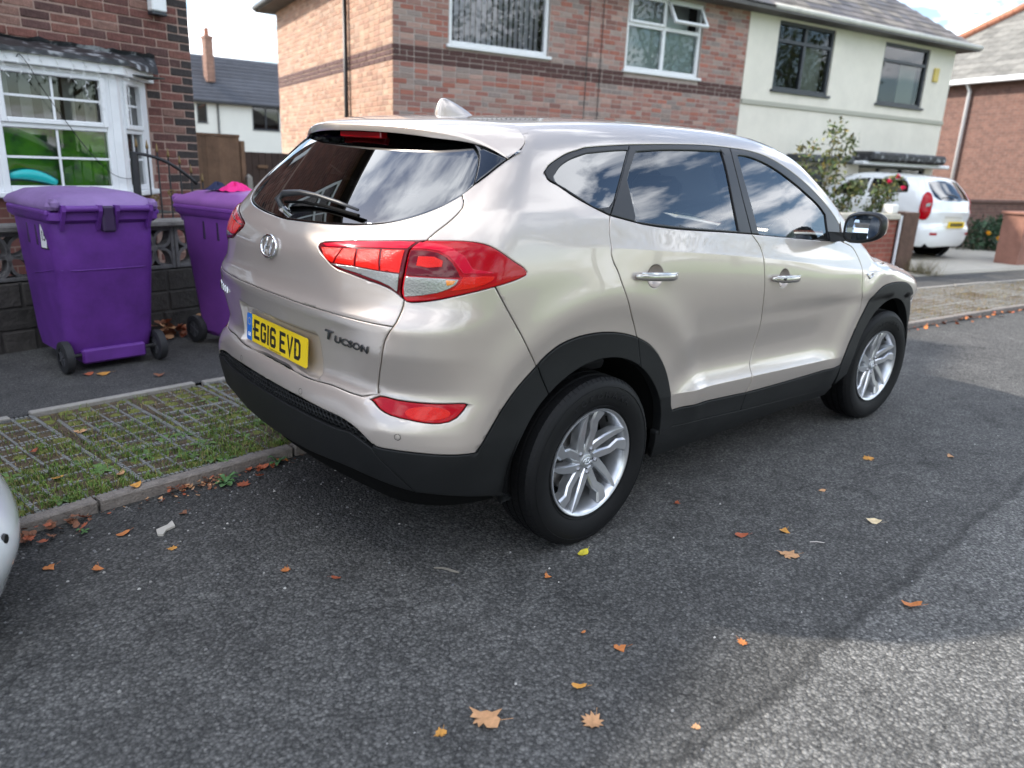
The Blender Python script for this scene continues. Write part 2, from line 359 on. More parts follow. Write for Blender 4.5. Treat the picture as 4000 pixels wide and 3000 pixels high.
        vc_=n.new('ShaderNodeTexVoronoi'); vc_.feature='DISTANCE_TO_EDGE'; vc_.inputs['Scale'].default_value=.62; l.new(ca_.outputs[0],vc_.inputs['Vector']); ck=n.new('ShaderNodeMapRange'); ck.inputs['From Min'].default_value=.001; ck.inputs['From Max'].default_value=.0045; ck.inputs['To Min'].default_value=.5; ck.inputs['To Max'].default_value=1; l.new(vc_.outputs['Distance'],ck.inputs[0])
        cm_=n.new('ShaderNodeMapRange'); cm_.inputs['From Min'].default_value=.46; cm_.inputs['From Max'].default_value=.56; l.new(wn.outputs['Fac'],cm_.inputs[0]); cx_=n.new('ShaderNodeMix'); cx_.data_type='FLOAT'; cx_.inputs[2].default_value=1; l.new(cm_.outputs[0],cx_.inputs[0]); l.new(ck.outputs[0],cx_.inputs[3]); m7=n.new('ShaderNodeMath'); m7.operation='MULTIPLY'; l.new(fac,m7.inputs[0]); l.new(cx_.outputs[0],m7.inputs[1]); fac=m7.outputs[0]
        # silt and moss along the gutter
        gk=n.new('ShaderNodeMapRange'); gk.inputs['From Min'].default_value=-.25; gk.inputs['From Max'].default_value=.55; gk.inputs['To Min'].default_value=1; gk.inputs['To Max'].default_value=.55; gk.interpolation_type='SMOOTHSTEP'; l.new(ad.outputs[0],gk.inputs[0])
        m4=n.new('ShaderNodeMath'); m4.operation='MULTIPLY'; l.new(fac,m4.inputs[0]); l.new(gk.outputs[0],m4.inputs[1]); fac=m4.outputs[0]
    md=n.new('ShaderNodeTexNoise'); md.inputs['Scale'].default_value=7; md.inputs['Detail'].default_value=8; md.inputs['Roughness'].default_value=.7; l.new(t.outputs['Object'],md.inputs['Vector'])
    mm=n.new('ShaderNodeMapRange'); mm.inputs['From Min'].default_value=.28; mm.inputs['From Max'].default_value=.72; mm.inputs['To Min'].default_value=.72; mm.inputs['To Max'].default_value=1.28; l.new(md.outputs['Fac'],mm.inputs[0]); m5=n.new('ShaderNodeMath'); m5.operation='MULTIPLY'; l.new(fac,m5.inputs[0]); l.new(mm.outputs[0],m5.inputs[1]); fac=m5.outputs[0]
    oi=n.new('ShaderNodeTexNoise'); oi.inputs['Scale'].default_value=2.6; oi.inputs['Detail'].default_value=5; l.new(wa.outputs[0],oi.inputs['Vector']); om_=n.new('ShaderNodeMapRange'); om_.inputs['From Min'].default_value=.66; om_.inputs['From Max'].default_value=.72; om_.inputs['To Min'].default_value=1; om_.inputs['To Max'].default_value=.6; l.new(oi.outputs['Fac'],om_.inputs[0]); m6=n.new('ShaderNodeMath'); m6.operation='MULTIPLY'; l.new(fac,m6.inputs[0]); l.new(om_.outputs[0],m6.inputs[1]); fac=m6.outputs[0]
    vm=n.new('ShaderNodeVectorMath'); vm.operation='SCALE'; l.new(mixc.outputs['Result'],vm.inputs[0]); l.new(fac,vm.inputs['Scale'])
    wt=n.new('ShaderNodeVectorMath'); wt.operation='MULTIPLY'; wt.inputs[1].default_value=(1.01,1.0,.96); l.new(vm.outputs[0],wt.inputs[0]); l.new(wt.outputs[0],b.inputs['Base Color']); b.inputs['Roughness'].default_value=.82; b.inputs['Specular IOR Level'].default_value=.4
    h=n.new('ShaderNodeMath'); h.operation='MULTIPLY_ADD'; h.inputs[1].default_value=-1; l.new(v.outputs['Distance'],h.inputs[0]); l.new(sx.outputs[1],h.inputs[2])
    bp=n.new('ShaderNodeBump'); bp.inputs['Strength'].default_value=bump; bp.inputs['Distance'].default_value=.006; l.new(h.outputs[0],bp.inputs['Height']); l.new(bp.outputs[0],b.inputs['Normal'])
    MATS[name]=m; return m
ROADM=asphalt('road_asphalt',.062,.135,92,True,.7,.24)
PATHM=asphalt('footway_asphalt',.06,.11,150,False,.5,.3)
yk=pchip([-14,-8,-4,-1.75,-1.2,-.5,1.5,3.5,6,8.75,14,22,40],[-2.6,-.75,.1,.48,.56,.62,.70,.56,.15,-.21,-1.3,-3.1,-8])
def strip_mesh(name,xs,f0,f1,z0,z1,m,th=0):
    a=[(x,float(f0(x)),z0) for x in xs]; b=[(x,float(f1(x)),z1) for x in xs]; n=len(xs)
    v=a+b; f=[(i,i+1,n+i+1,n+i) for i in range(n-1)]
    return tag(obj(name,v,f,m),kind='structure')
tag(obj('road',[(-160,-160,0),(200,-160,0),(200,160,0),(-160,160,0)],[(0,1,2,3)],ROADM),kind='structure')
X=np.linspace(-14,30,120)
SOIL=mat('verge_soil',(.075,.052,.030),.95,bump=1,bscale=70,var=.6,vscale=18)
strip_mesh('verge',X,lambda x:yk(x)+.055,lambda x:yk(x)+1.31,.042,.043,SOIL)
strip_mesh('footway',X,lambda x:yk(x)+1.36,lambda x:yk(x)+3.6,.050,.058,PATHM)
GARD=mat('garden_ground',(.10,.085,.06),.95,bump=.8,bscale=20,var=.4,vscale=3)
strip_mesh('garden_ground',X,lambda x:yk(x)+3.55,lambda x:yk(x)+70,.054,.060,GARD)
# kerb stones and edging
KST=mat('kerb_concrete',(.19,.165,.145),.9,bump=.9,bscale=90,var=.32,vscale=22,objrand=.12)
EDG=mat('edging_concrete',(.30,.28,.25),.9,bump=.5,bscale=90,var=.2,vscale=20,objrand=.12)
def run(name,pname,off0,off1,z0,z1,step,m,x0,x1,b):
    root=bpy.data.objects.new(name,None); link(root); tag(root,kind='structure'); x=x0
    while x<x1:
        ang=math.atan2(float(yk(x+step))-float(yk(x)),step); L_=step/math.cos(ang)*.998
        o=MB(); nsub=6; o.bbox(.004,L_-.004,off0,off1,z0,z1,b); q=o.build(pname,m,root); q.location=(x,float(yk(x)),random.uniform(-.002,.002)); q.rotation_euler=(random.uniform(-.003,.003),0,ang); x+=step
run('kerb','kerb_stone',0,.062,-.08,.055,.915,KST,-5.105,24,.007)
run('footway_edging','edging_stone',1.315,1.365,-.02,.062,.915,EDG,-5.0,16,.005)
# plastic paving grids in the verge
GRD=mat('grid_plastic',(.21,.21,.20),.8,var=.35,vscale=20,objrand=.12)
PW,PH=.405,.415
def grid_mesh():
    m=MB(); n=4; cw=PW/n; ch=PH/n; w=.0065
    for i in range(n+1):
        edge=i in (0,n); ww=w*(1.5 if edge else 1)
        for ax in (0,1):
            tot=PH if ax==0 else PW; c=i*(cw if ax==0 else ch); c=min(max(c,ww),(PW if ax==0 else PH)-ww)
            k=int(tot/.021)
            for j in range(k):
                a=j*tot/k+.003; b=(j+1)*tot/k-.0045
                if ax==0: m.box(c-ww,c+ww,a,b,-.02,0)
                else: m.box(a,b,c-ww,c+ww,-.02,-.0008)
            if ax==0: m.box(c-ww*.6,c+ww*.6,0,tot,-.03,-.008)
            else: m.box(0,tot,c-ww*.6,c+ww*.6,-.03,-.0085)
    o=m.build('paving_grid',GRD); return o
g0=grid_mesh(); gme=g0.data; bpy.data.objects.remove(g0)
grids=bpy.data.objects.new('paving_grids',None); link(grids); tag(grids,kind='structure')
GXS=list(np.arange(-3.3,1.6,PW+.006))+list(np.arange(5.2,12.5,PW+.006))
for x in GXS:
    ang=math.atan2(float(yk(x+PW))-float(yk(x)),PW)
    for r in range(3):
        o=bpy.data.objects.new('paving_grid',gme); link(o,grids); o.location=(x-math.sin(ang)*(.066+r*(PH+.006)),float(yk(x))+.066+r*(PH+.006),.048+random.uniform(-.005,.003)); o.rotation_euler=(random.uniform(-.012,.012),random.uniform(-.012,.012),ang+random.uniform(-.006,.006))
# grass, moss and rosettes growing in the cells
GRA=mat('grass_blades',(.10,.18,.03),.75,island=.45,hue=[(.10,.18,.025),(.13,.21,.03),(.17,.19,.045),(.08,.15,.025),(.20,.17,.06),(.12,.20,.035)])
DRY=mat('dry_grass',(.20,.15,.06),.85,island=.4,hue=[(.20,.15,.06),(.14,.10,.04),(.12,.12,.035),(.26,.19,.09)])
def blades(name,n,xr,dens,m,hmin,hmax,seed):
    rg=np.random.default_rng(seed); v=[];f=[];k=0
    while k<n:
        x=rg.uniform(*xr); q=rg.uniform(.07,1.29)
        if rg.random()>dens(x,q): continue
        cell=((x-GXS[0])%(PW+.006))/((PW+.006)/4)%1; cy=((q-.066)%(PH+.006))/((PH+.006)/4)%1
        if min(cell,1-cell,cy,1-cy)<.12 and rg.random()<.75: continue
        k+=1; y=float(YK_L(x))+q; h=rg.uniform(hmin,hmax); a=rg.uniform(0,6.28); w=rg.uniform(.0012,.003); ln=rg.uniform(.2,1.1)*h; d=(math.cos(a),math.sin(a)); p=(-d[1]*w,d[0]*w)
        z=.040; i=len(v); v+=[(x-p[0],y-p[1],z),(x+p[0],y+p[1],z),(x+d[0]*ln*.4+p[0]*.8,y+d[1]*ln*.4+p[1]*.8,z+h*.7),(x+d[0]*ln*.4-p[0]*.8,y+d[1]*ln*.4-p[1]*.8,z+h*.7),(x+d[0]*ln,y+d[1]*ln,z+h*.85)]; f+=[(i,i+1,i+2,i+3),(i+3,i+2,i+4)]
    return tag(obj(name,v,f,m),kind='stuff')
_xs=np.linspace(-14,30,800); _ys=yk(_xs)
def YK_L(x): return np.interp(x,_xs,_ys)
def pn(x,y): return .5+.5*math.sin(x*5.1+1.3*math.sin(y*4.3+x*2))*math.cos(y*6.7+1.7*math.sin(x*3.1))
blades('verge_grass',22000,(-3.2,1.2),lambda x,q: max(.03,(1.0 if q<.50 else .42 if q<.9 else .12)*(.10+1.1*pn(x*1.6,q*1.6)**1.8)),GRA,.012,.042,3)
blades('dry_verge_grass',9000,(-3.2,1.2),lambda x,q: max(.08,(.35 if q<.5 else .9)*(.2+.8*pn(q*1.7,x*1.3))),DRY,.006,.020,4)
blades('far_verge_grass',5000,(4.6,12.5),lambda x,q: .8*(.25+pn(x,q)),DRY,.015,.05,5)
MOSS=mat('moss',(.14,.15,.03),.95,bump=1,bscale=120,var=.5,vscale=30)
v=[];f=[];rg=np.random.default_rng(9)
for i in range(620):   # low cushions of moss in the cells
    x=GXS[0]+(int(rg.integers(0,44))+.5)*(PW+.006)/4; q=.066+(int(rg.integers(0,12))+.5)*(PH+.006)/4; r=rg.uniform(.034,.058); y=float(YK_L(x))+q; b=len(v); hh=rg.uniform(.004,.014)
    v.append((x,y,.041+hh)); 
    for k in range(10): a=k*.6283; rr=r*(1+.25*rg.uniform(-1,1)); v.append((x+rr*math.cos(a),y+rr*math.sin(a),.040))
    f+=[(b,b+1+k,b+1+(k+1)%10) for k in range(10)]
tag(obj('moss_cushions',v,f,MOSS,None,True),kind='stuff')
def rosette(x,y,z,r,n,seed,m,up=.35):
    rg=np.random.default_rng(seed); v=[];f=[]
    for k in range(n):
        a=2*math.pi*k/n+rg.uniform(-.3,.3); L_=r*rg.uniform(.65,1.1); w=L_*rg.uniform(.16,.26); d=(math.cos(a),math.sin(a)); p=(-d[1],d[0]); el=rg.uniform(.15,up)
        b=len(v)
        for q,ww,zz in ((.08,.25,0),(.35,.75,el*.75),(.65,1,el),(.88,.7,el*.85),(1,.05,el*.55)):
            cx,cy=x+d[0]*L_*q,y+d[1]*L_*q; v+=[(cx-p[0]*w*ww,cy-p[1]*w*ww,z+L_*zz*.9),(cx,cy,z+L_*zz*.9-.12*w),(cx+p[0]*w*ww,cy+p[1]*w*ww,z+L_*zz*.9)]
        for q in range(4):
            o=b+q*3; f+=[(o,o+1,o+4,o+3),(o+1,o+2,o+5,o+4)]
    return v,f
WEED=mat('weed_leaf',(.085,.16,.035),.6,island=.35,var=.2,vscale=40); 
v=[];f=[];rg=np.random.default_rng(12)
for i in range(60):
    x=rg.uniform(-2.6,.4); q=rg.choice([rg.uniform(.08,.5),rg.uniform(.08,.5),rg.uniform(.3,1.1)]); a,b=rosette(x,float(YK_L(x))+q,.04,rg.uniform(.035,.075),int(rg.integers(6,10)),i,WEED); o=len(v); v+=a; f+=[tuple(j+o for j in q_) for q_ in b]
tag(obj('verge_weeds',v,f,WEED,None,True),kind='stuff')
# driveway of the far house
DRV=mat('driveway_concrete',(.42,.39,.33),.9,bump=.4,bscale=60,var=.12,vscale=4)
Md=frame((10.45,1.78,0),R(-11.8)); o=MB(); o.box(0,6.0,0,9,.0,.072,Md); tag(o.build('driveway',DRV),kind='structure')
o=MB(); o.box(-.1,3.6,-.16,0,.0,.066,Md); tag(o.build('driveway_lip',mat('lip_concrete',(.36,.335,.28),.9,var=.2,vscale=8)),kind='structure')
# other side of the road (seen mirrored in the paint and glass)
LAWN=mat('lawn_grass',(.11,.24,.03),.9,bump=.8,bscale=30,var=.25,vscale=2)
tag(obj('lawn',[(-60,-8.2,.06),(60,-8.2,.06),(60,-60,.06),(-60,-60,.06)],[(0,1,2,3)],LAWN),kind='structure')
tag(obj('far_footway',[(-60,-6.6,.05),(60,-6.6,.05),(60,-8.2,.05),(-60,-8.2,.05)],[(0,1,2,3)],PATHM),kind='structure')
o=MB(); o.box(-60,60,-6.6,-6.47,-.05,.06); tag(o.build('far_kerb',KST),kind='structure')
# loose grit on the road
v=[];f=[];rg=np.random.default_rng(21)
for i in range(900):
    if rg.random()<.55: x=rg.uniform(-2.1,3.2); y=rg.uniform(-2.6,.4)
    else: x=rg.uniform(-2.1,.2); y=float(YK_L(x))-abs(rg.normal(0,.35))-.03
    r=rg.uniform(.0018,.0055); b=len(v)
    for k in range(5): a=k*1.2566+rg.uniform(-.3,.3); v.append((x+r*math.cos(a)*1.3,y+r*math.sin(a),0.0))
    for k in range(5): a=k*1.2566+rg.uniform(-.3,.3); v.append((x+r*.7*math.cos(a),y+r*.6*math.sin(a),r*.9))
    f+=[(b+k,b+(k+1)%5,b+5+(k+1)%5,b+5+k) for k in range(5)]+[tuple(range(b+5,b+10))]
tag(obj('loose_grit',v,f,mat('grit',(.16,.155,.15),.85,island=.75,hue=[(.10,.10,.10),(.13,.13,.13),(.18,.175,.17),(.32,.31,.29),(.09,.09,.095)])),kind='stuff')
# ================================================================== houses
UP=mat('white_upvc',(.74,.75,.76),.35,var=.06,vscale=5); ANT=mat('dark_grey_frame',(.03,.034,.042),.4); PIPE=mat('black_pipe',(.012,.012,.013),.45)
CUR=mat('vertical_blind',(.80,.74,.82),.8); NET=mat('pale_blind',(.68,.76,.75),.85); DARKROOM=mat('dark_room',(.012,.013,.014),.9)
HG2=glassmat('plain_house_glass',(.6,.63,.63),1.5)
HG=glassmat('house_glass',(.6,.63,.63),1.6); HGB=glassmat('bay_glass',(.75,.78,.76),1.65)
def brickmat(name,c1,c2,mortar,scale=1.0,bw=.225,bh=.075):
    m=bpy.data.materials.new(name); m.use_nodes=True; n,l=nodes(m); b=n['Principled BSDF']; t=n.new('ShaderNodeTexCoord'); sp=n.new('ShaderNodeSeparateXYZ'); l.new(t.outputs['Object'],sp.inputs[0])
    ad=n.new('ShaderNodeMath'); l.new(sp.outputs[0],ad.inputs[0]); l.new(sp.outputs[1],ad.inputs[1]); cb=n.new('ShaderNodeCombineXYZ'); l.new(ad.outputs[0],cb.inputs[0]); l.new(sp.outputs[2],cb.inputs[1])
    br=n.new('ShaderNodeTexBrick'); br.inputs['Color1'].default_value=(*c1,1); br.inputs['Color2'].default_value=(*c2,1); br.inputs['Mortar'].default_value=(*mortar,1); br.inputs['Scale'].default_value=1; br.inputs['Mortar Size'].default_value=.006; br.inputs['Mortar Smooth'].default_value=.2; br.inputs['Brick Width'].default_value=bw; br.inputs['Row Height'].default_value=bh
    l.new(cb.outputs[0],br.inputs['Vector']); ns=n.new('ShaderNodeTexNoise'); ns.inputs['Scale'].default_value=6; ns.inputs['Detail'].default_value=6; l.new(t.outputs['Object'],ns.inputs['Vector'])
    hv=n.new('ShaderNodeHueSaturation'); mr=n.new('ShaderNodeMapRange'); mr.inputs['To Min'].default_value=.55; mr.inputs['To Max'].default_value=1.45; l.new(ns.outputs['Fac'],mr.inputs[0]); l.new(mr.outputs[0],hv.inputs['Value']); l.new(br.outputs['Color'],hv.inputs['Color']); l.new(hv.outputs[0],b.inputs['Base Color'])
    bp=n.new('ShaderNodeBump'); bp.inputs['Strength'].default_value=.5; bp.inputs['Distance'].default_value=.01; bp.invert=True; l.new(br.outputs['Fac'],bp.inputs['Height']); l.new(bp.outputs[0],b.inputs['Normal']); b.inputs['Roughness'].default_value=.9
    MATS[name]=m; return m
def put(o,parent): o.parent=parent; return o
def brick_course(rects,holes):
    """cut brick rectangles (u0,u1,z0,z1) by rectangular holes, dropping slivers"""
    out=[]
    for (a,b,c,d) in rects:
        segs=[(a,b)]
        for (h0,h1,k0,k1) in holes:
            if d<=k0+.01 or c>=k1-.01: continue
            ns=[]
            for (p,q) in segs:
                if q<=h0 or p>=h1: ns.append((p,q)); continue
                if p<h0-.02: ns.append((p,h0-.006))
                if q>h1+.02: ns.append((h1+.006,q))
            segs=ns
        out+=[(p,q,c,d) for p,q in segs if q-p>.02]
    return out
def bond(u0,u1,z0,z1,shift=0,bh=.065,j=.010,bw=.215,half=True,jit=.004,seed=1):
    rg=random.Random(seed); R_=[];z=z0;k=0
    while z+bh<=z1+1e-6:
        u=u1-(0 if (k+shift)%2==0 else (bw+j)/2); first=True
        if (k+shift)%2: R_.append((u1-(bw-j)/2,u1,z,z+bh))
        while u>u0:
            w=bw; 
            if rg.random()<.10: w=(bw-j)/2
            R_.append((max(u-w,u0),u,z+rg.uniform(-jit,jit)*.4,z+bh+rg.uniform(-jit,jit)*.4)); u-=w+j
        z+=bh+j;k+=1
    return R_
_bm={}
def brick_obj(u0,u1,z0,z1,m,parent,proud,key,dep=.05):
    w=u1-u0;h=z1-z0; k=(key,round(w,2),random.randrange(3))
    if k not in _bm:
        b=MB(); b.bbox(-w/2,w/2,0,dep,-h/2,h/2,.006); v=[(x+random.uniform(-.002,.002),y,z+random.uniform(-.0022,.0022)) for x,y,z in b.v]
        me=bpy.data.meshes.new('brick'); me.from_pydata(v,[],b.f); me.materials.append(m); _bm[k]=me
    o=bpy.data.objects.new('brick',_bm[k]); link(o,parent); o.location=((u0+u1)/2,proud+random.uniform(-.003,.002),(z0+z1)/2); o.rotation_euler=(0,random.uniform(-.006,.006),0); return o
def brick_join(name,rects,m,parent,proud,face='front',L=0):
    b=MB()
    for (u0,u1,z0,z1) in rects:
        p=proud+random.uniform(-.002,.002)
        if face=='front': b.bbox(u0,u1,p,p+.05,z0,z1,.005)
        else: b.bbox(p,p+.05,u0,u1,z0,z1,.005)
    o=b.build(name,m,parent); o['kind']='stuff'; return o
def window(parent,u0,u1,z0,z1,y,fm,splits=(),tops=None,glass=HG,depth=.09,fw=.055,back=None,bars=None,sillm=None,sill=True,name='window'):
    """framed window set into a wall whose face is y; splits: mullions (fractions), tops: transom height fraction"""
    b=MB(); y0=y+.03
    b.bbox(u0,u0+fw,y0,y0+depth,z0,z1,.006); b.bbox(u1-fw,u1,y0,y0+depth,z0,z1,.006); b.bbox(u0+fw,u1-fw,y0,y0+depth,z0,z0+fw,.006); b.bbox(u0+fw,u1-fw,y0,y0+depth,z1-fw,z1,.006)
    zt=z0+(z1-z0)*tops if tops else z1
    for s in splits: c=u0+(u1-u0)*s; b.bbox(c-fw*.55,c+fw*.55,y0+.004,y0+depth,z0+fw,z1-fw,.005)
    if tops: b.bbox(u0+fw,u1-fw,y0+.003,y0+depth,zt-fw*.5,zt+fw*.5,.005)
    w=b.build(name,fm,parent)
    obj('pane',[(u0+fw,y0+.045,z0+fw),(u1-fw,y0+.045,z0+fw),(u1-fw,y0+.045,z1-fw),(u0+fw,y0+.045,z1-fw)],[(0,1,2,3)],glass,w)
    if sill: b=MB(); b.bbox(u0-.05,u1+.05,y-.05,y+.05,z0-.05,z0-.002,.006); b.build('sill',sillm or fm,w)
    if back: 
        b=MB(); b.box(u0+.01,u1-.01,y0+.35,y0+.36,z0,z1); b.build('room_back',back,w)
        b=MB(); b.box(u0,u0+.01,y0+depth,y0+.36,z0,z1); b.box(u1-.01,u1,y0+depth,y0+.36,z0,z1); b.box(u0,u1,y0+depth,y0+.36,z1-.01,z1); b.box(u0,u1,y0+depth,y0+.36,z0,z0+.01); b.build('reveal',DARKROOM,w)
    return w
def wall_holes(name,u0,u1,z0,z1,y,th,holes,m,parent):
    """wall slab with rectangular openings, laid out as a grid"""
    us=sorted({u0,u1}|{h[0] for h in holes}|{h[1] for h in holes}); zs=sorted({z0,z1}|{h[2] for h in holes}|{h[3] for h in holes}); us=[u for u in us if u0<=u<=u1]; zs=[z for z in zs if z0<=z<=z1]
    b=MB()
    for a,c in zip(us[:-1],us[1:]):
        for d,e in zip(zs[:-1],zs[1:]):
            mu,mz=(a+c)/2,(d+e)/2
            if any(h[0]<mu<h[1] and h[2]<mz<h[3] for h in holes): continue
            b.add([(a,y,d),(c,y,d),(c,y,e),(a,y,e)],[(0,1,2,3)])
    for h in holes:
        a,c,d,e=h; b.add([(a,y,d),(c,y,d),(c,y,e),(a,y,e),(a,y+th,d),(c,y+th,d),(c,y+th,e),(a,y+th,e)],[(0,4,5,1),(1,5,6,2),(2,6,7,3),(3,7,4,0)])
    return b.build(name,m,parent)
def hip_roof(parent,u0,u1,y0,y1,z,h,m,over=.35,name='roof'):
    a,b,c,d=u0-over,u1+over,y0-over,y1+over; run_=(d-c)/2; my=(c+d)/2
    v=[(a,c,z),(b,c,z),(b,d,z),(a,d,z),(a+run_,my,z+h),(b-run_,my,z+h)]
    v+= [(x,y,z_-.06) for x,y,z_ in v[:4]]
    return obj(name,v,[(0,1,5,4),(1,2,5),(2,3,4,5),(3,0,4),(0,6,7,1),(1,7,8,2),(2,8,9,3),(3,9,6,0),(6,9,8,7)],m,parent)
# ---------------------------------------------------------------- number 15: dark brick house with the white bay
BR1=mat('old_brick',(.13,.055,.045),.92,bump=.8,bscale=45,var=.42,vscale=22,objrand=.22,hue=[(.150,.060,.048),(.125,.050,.042),(.170,.074,.058),(.105,.046,.040),(.185,.10,.08),(.140,.054,.044),(.085,.042,.038),(.155,.066,.052)])
MOR1=mat('pink_mortar',(.30,.205,.17),.95,bump=.6,bscale=120,var=.2,vscale=10)
WT1=brickmat('old_brick_wall',(.15,.055,.042),(.085,.035,.03),(.19,.125,.10))
h1=empty('brick_house',(.73,5.15,0),R(11.5),'dark red brick house with white bay window behind the purple bins','house')
wall_holes('front_wall',-9,-.0,0,5.1,-.0025,.2,[(-3.3,-.55,.2,2.05)],MOR1,h1)
b=MB(); b.add([(0,.012,0),(0,7.6,0),(0,7.6,5.1),(0,.012,5.1)],[(0,1,2,3)]); b.add([(-15,.012,0),(-15,7.6,0),(-15,7.6,5.1),(-15,.012,5.1)],[(3,2,1,0)]); b.add([(-15,7.6,0),(0,7.6,0),(0,7.6,5.1),(-15,7.6,5.1)],[(3,2,1,0)]); b.add([(-15,.012,0),(-9,.012,0),(-9,.012,5.1),(-15,.012,5.1)],[(0,1,2,3)]); b.build('side_wall',WT1,h1)
b=MB(); b.add([(-9,-.006,3.09),(0,-.006,3.09),(0,-.006,5.1),(-9,-.006,5.1)],[(0,1,2,3)]); b.add([(-9,-.006,.0),(-2.05,-.006,.0),(-2.05,-.006,3.09),(-9,-.006,3.09)],[(0,1,2,3)]); b.build('upper_wall',WT1,h1)
hip_roof(h1,-15,0,0,7.6,5.1,2.6,mat('roof_tiles',(.06,.05,.045),.85,var=.3,vscale=4),.35)
rects=bond(-2.05,0,.34,3.08,0,seed=5)
rects=brick_course(rects,[(-9,-.47,.0,2.26)])
dark=mat('blackened_brick',(.034,.027,.026),.9,bump=.7,bscale=45,var=.4,vscale=20)
for k,(a,b_,c,d) in enumerate(rects):
    mm=BR1
    if b_>-.002 and random.random()<.75 or random.random()<.035: mm=dark
    brick_obj(a,b_,c,d,mm,h1,-.008,'h1' if mm is BR1 else 'h1d')
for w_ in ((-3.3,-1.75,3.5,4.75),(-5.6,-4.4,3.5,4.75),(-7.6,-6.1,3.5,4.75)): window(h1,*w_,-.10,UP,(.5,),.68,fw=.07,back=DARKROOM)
# wall box (meter / lamp) high on the wall
o=MB(); o.bbox(-.395,-.255,-.105,-.012,2.66,3.0,.01); o.cm=1; o.bbox(-.395,-.255,-.10,-.012,2.628,2.658,.006); lb=o.build('wall_box',None,None,mats=[UP,ANT]); lb.matrix_world=frame((.73,5.15,0),R(11.5)); tag(lb,'white box with dark base fixed high on the dark brick house wall','wall box')
# bay: front plane 0.47 out, canted right side
OFF=-.47; UC_=(-.97,OFF); UE=(-.47,0.0)
def bayP(u,s,z): return (u,s,z)
def bayframe(mb,P0,P1,z0,z1,th,b=.006):
    d=Vector((P1[0]-P0[0],P1[1]-P0[1],0)); L_=d.length; M=Matrix.Translation((P0[0],P0[1],0))@Matrix.Rotation(math.atan2(d.y,d.x),4,'Z'); return M,L_
def bay_unit(M,L_,a,c,label_bars=True):
    """one light: frame, opening sash over fixed pane with glazing bars"""
    b=MB(); fw=.05
    b.bbox(a,a+fw,-.0,.08,1.10,2.04,.006,M); b.bbox(c-fw,c,-.0,.08,1.10,2.04,.006,M); b.bbox(a+fw,c-fw,.001,.08,1.10,1.145,.006,M); b.bbox(a+fw,c-fw,.001,.08,1.58,1.625,.006,M); b.bbox(a+fw,c-fw,.001,.08,2.0,2.04,.006,M)
    fr=b.build('frame',UP,h1)
    b=MB(); s0,s1=a+fw-.008,c-fw+.008; t=.04   # sash stands proud
    b.bbox(s0,s0+t,-.022,.03,1.615,2.012,.007,M); b.bbox(s1-t,s1,-.022,.03,1.615,2.012,.007,M); b.bbox(s0+t,s1-t,-.021,.03,1.615,1.655,.007,M); b.bbox(s0+t,s1-t,-.021,.03,1.978,2.012,.007,M); b.build('sash',UP,fr)
    for (z0,z1,p) in ((1.145,1.58,fw),(1.655,1.978,fw+t-.008)):
        obj('pane',[M@Vector(q) for q in ((a+p,.03,z0),(c-p,.03,z0),(c-p,.03,z1),(a+p,.03,z1))],[(0,1,2,3)],HGB,fr)
        b=MB(); mu=(a+c)/2; mz=(z0+z1)/2; b.box(mu-.009,mu+.009,.020,.028,z0,z1,M); b.box(a+p,mu-.009,.020,.0275,mz-.009,mz+.009,M); b.box(mu+.009,c-p,.020,.0275,mz-.009,mz+.009,M); b.build('glazing_bar',UP,fr)
    return fr
Mf,Lf=bayframe(None,(-3.10,OFF),UC_,0,0,0); 
for a,c in ((.18,1.09),(1.18,2.06)): bay_unit(Mf,Lf,a,c)
Ms,Ls_=bayframe(None,UC_,UE,0,0,0); bay_unit(Ms,Ls_,.07,Ls_-.14)
b=MB()
for a,c,M_ in ((0,.18,Mf),(1.09,1.18,Mf),(2.06,2.13,Mf),(0,.07,Ms),(Ls_-.14,Ls_,Ms)): b=MB(); b.bbox(a,c,.004,.10,1.09,2.06,.004,M_); b.build('bay_post',UP,h1)
b=MB(); b.bbox(-.03,Lf+.02,-.05,.08,1.055,1.10,.008,Mf); b.bbox(-.01,Ls_,-.05,.08,1.055,1.0985,.008,Ms); b.build('bay_sill',UP,h1)
b=MB(); b.bbox(-.03,Lf+.03,-.07,.05,2.04,2.145,.006,Mf); b.bbox(-.02,Ls_+.02,-.07,.05,2.04,2.144,.006,Ms); b.build('fascia',UP,h1)
# lead roof of the bay, wrinkled and patched
LEAD=bpy.data.materials.new('lead_flashing'); LEAD.use_nodes=True; n,l=nodes(LEAD); bs=n['Principled BSDF']; t_=n.new('ShaderNodeTexCoord'); no=n.new('ShaderNodeTexNoise'); no.inputs['Scale'].default_value=9; no.inputs['Detail'].default_value=7; l.new(t_.outputs['Object'],no.inputs['Vector']); cr_=n.new('ShaderNodeValToRGB'); e=cr_.color_ramp.elements; e[0].position=.46; e[0].color=(.016,.017,.019,1); e[1].position=.66; e[1].color=(.30,.31,.32,1); q=e.new(.57); q.color=(.035,.037,.042,1); l.new(no.outputs['Fac'],cr_.inputs[0]); l.new(cr_.outputs[0],bs.inputs['Base Color']); bs.inputs['Roughness'].default_value=.55; bp=n.new('ShaderNodeBump'); bp.inputs['Strength'].default_value=.9; bp.inputs['Distance'].default_value=.02; l.new(no.outputs['Fac'],bp.inputs['Height']); l.new(bp.outputs[0],bs.inputs['Normal'])
rg=np.random.default_rng(3); rows=[]; K=40
edge=[(-3.15,OFF-.10)]+[(-3.15+(UC_[0]+.05+3.15)*k/26,OFF-.10) for k in range(1,27)]+[(UC_[0]+.05+(UE[0]-.0+.10-UC_[0]-.05)*k/10,OFF-.10+(.10-OFF-.06)*k/10) for k in range(1,11)]
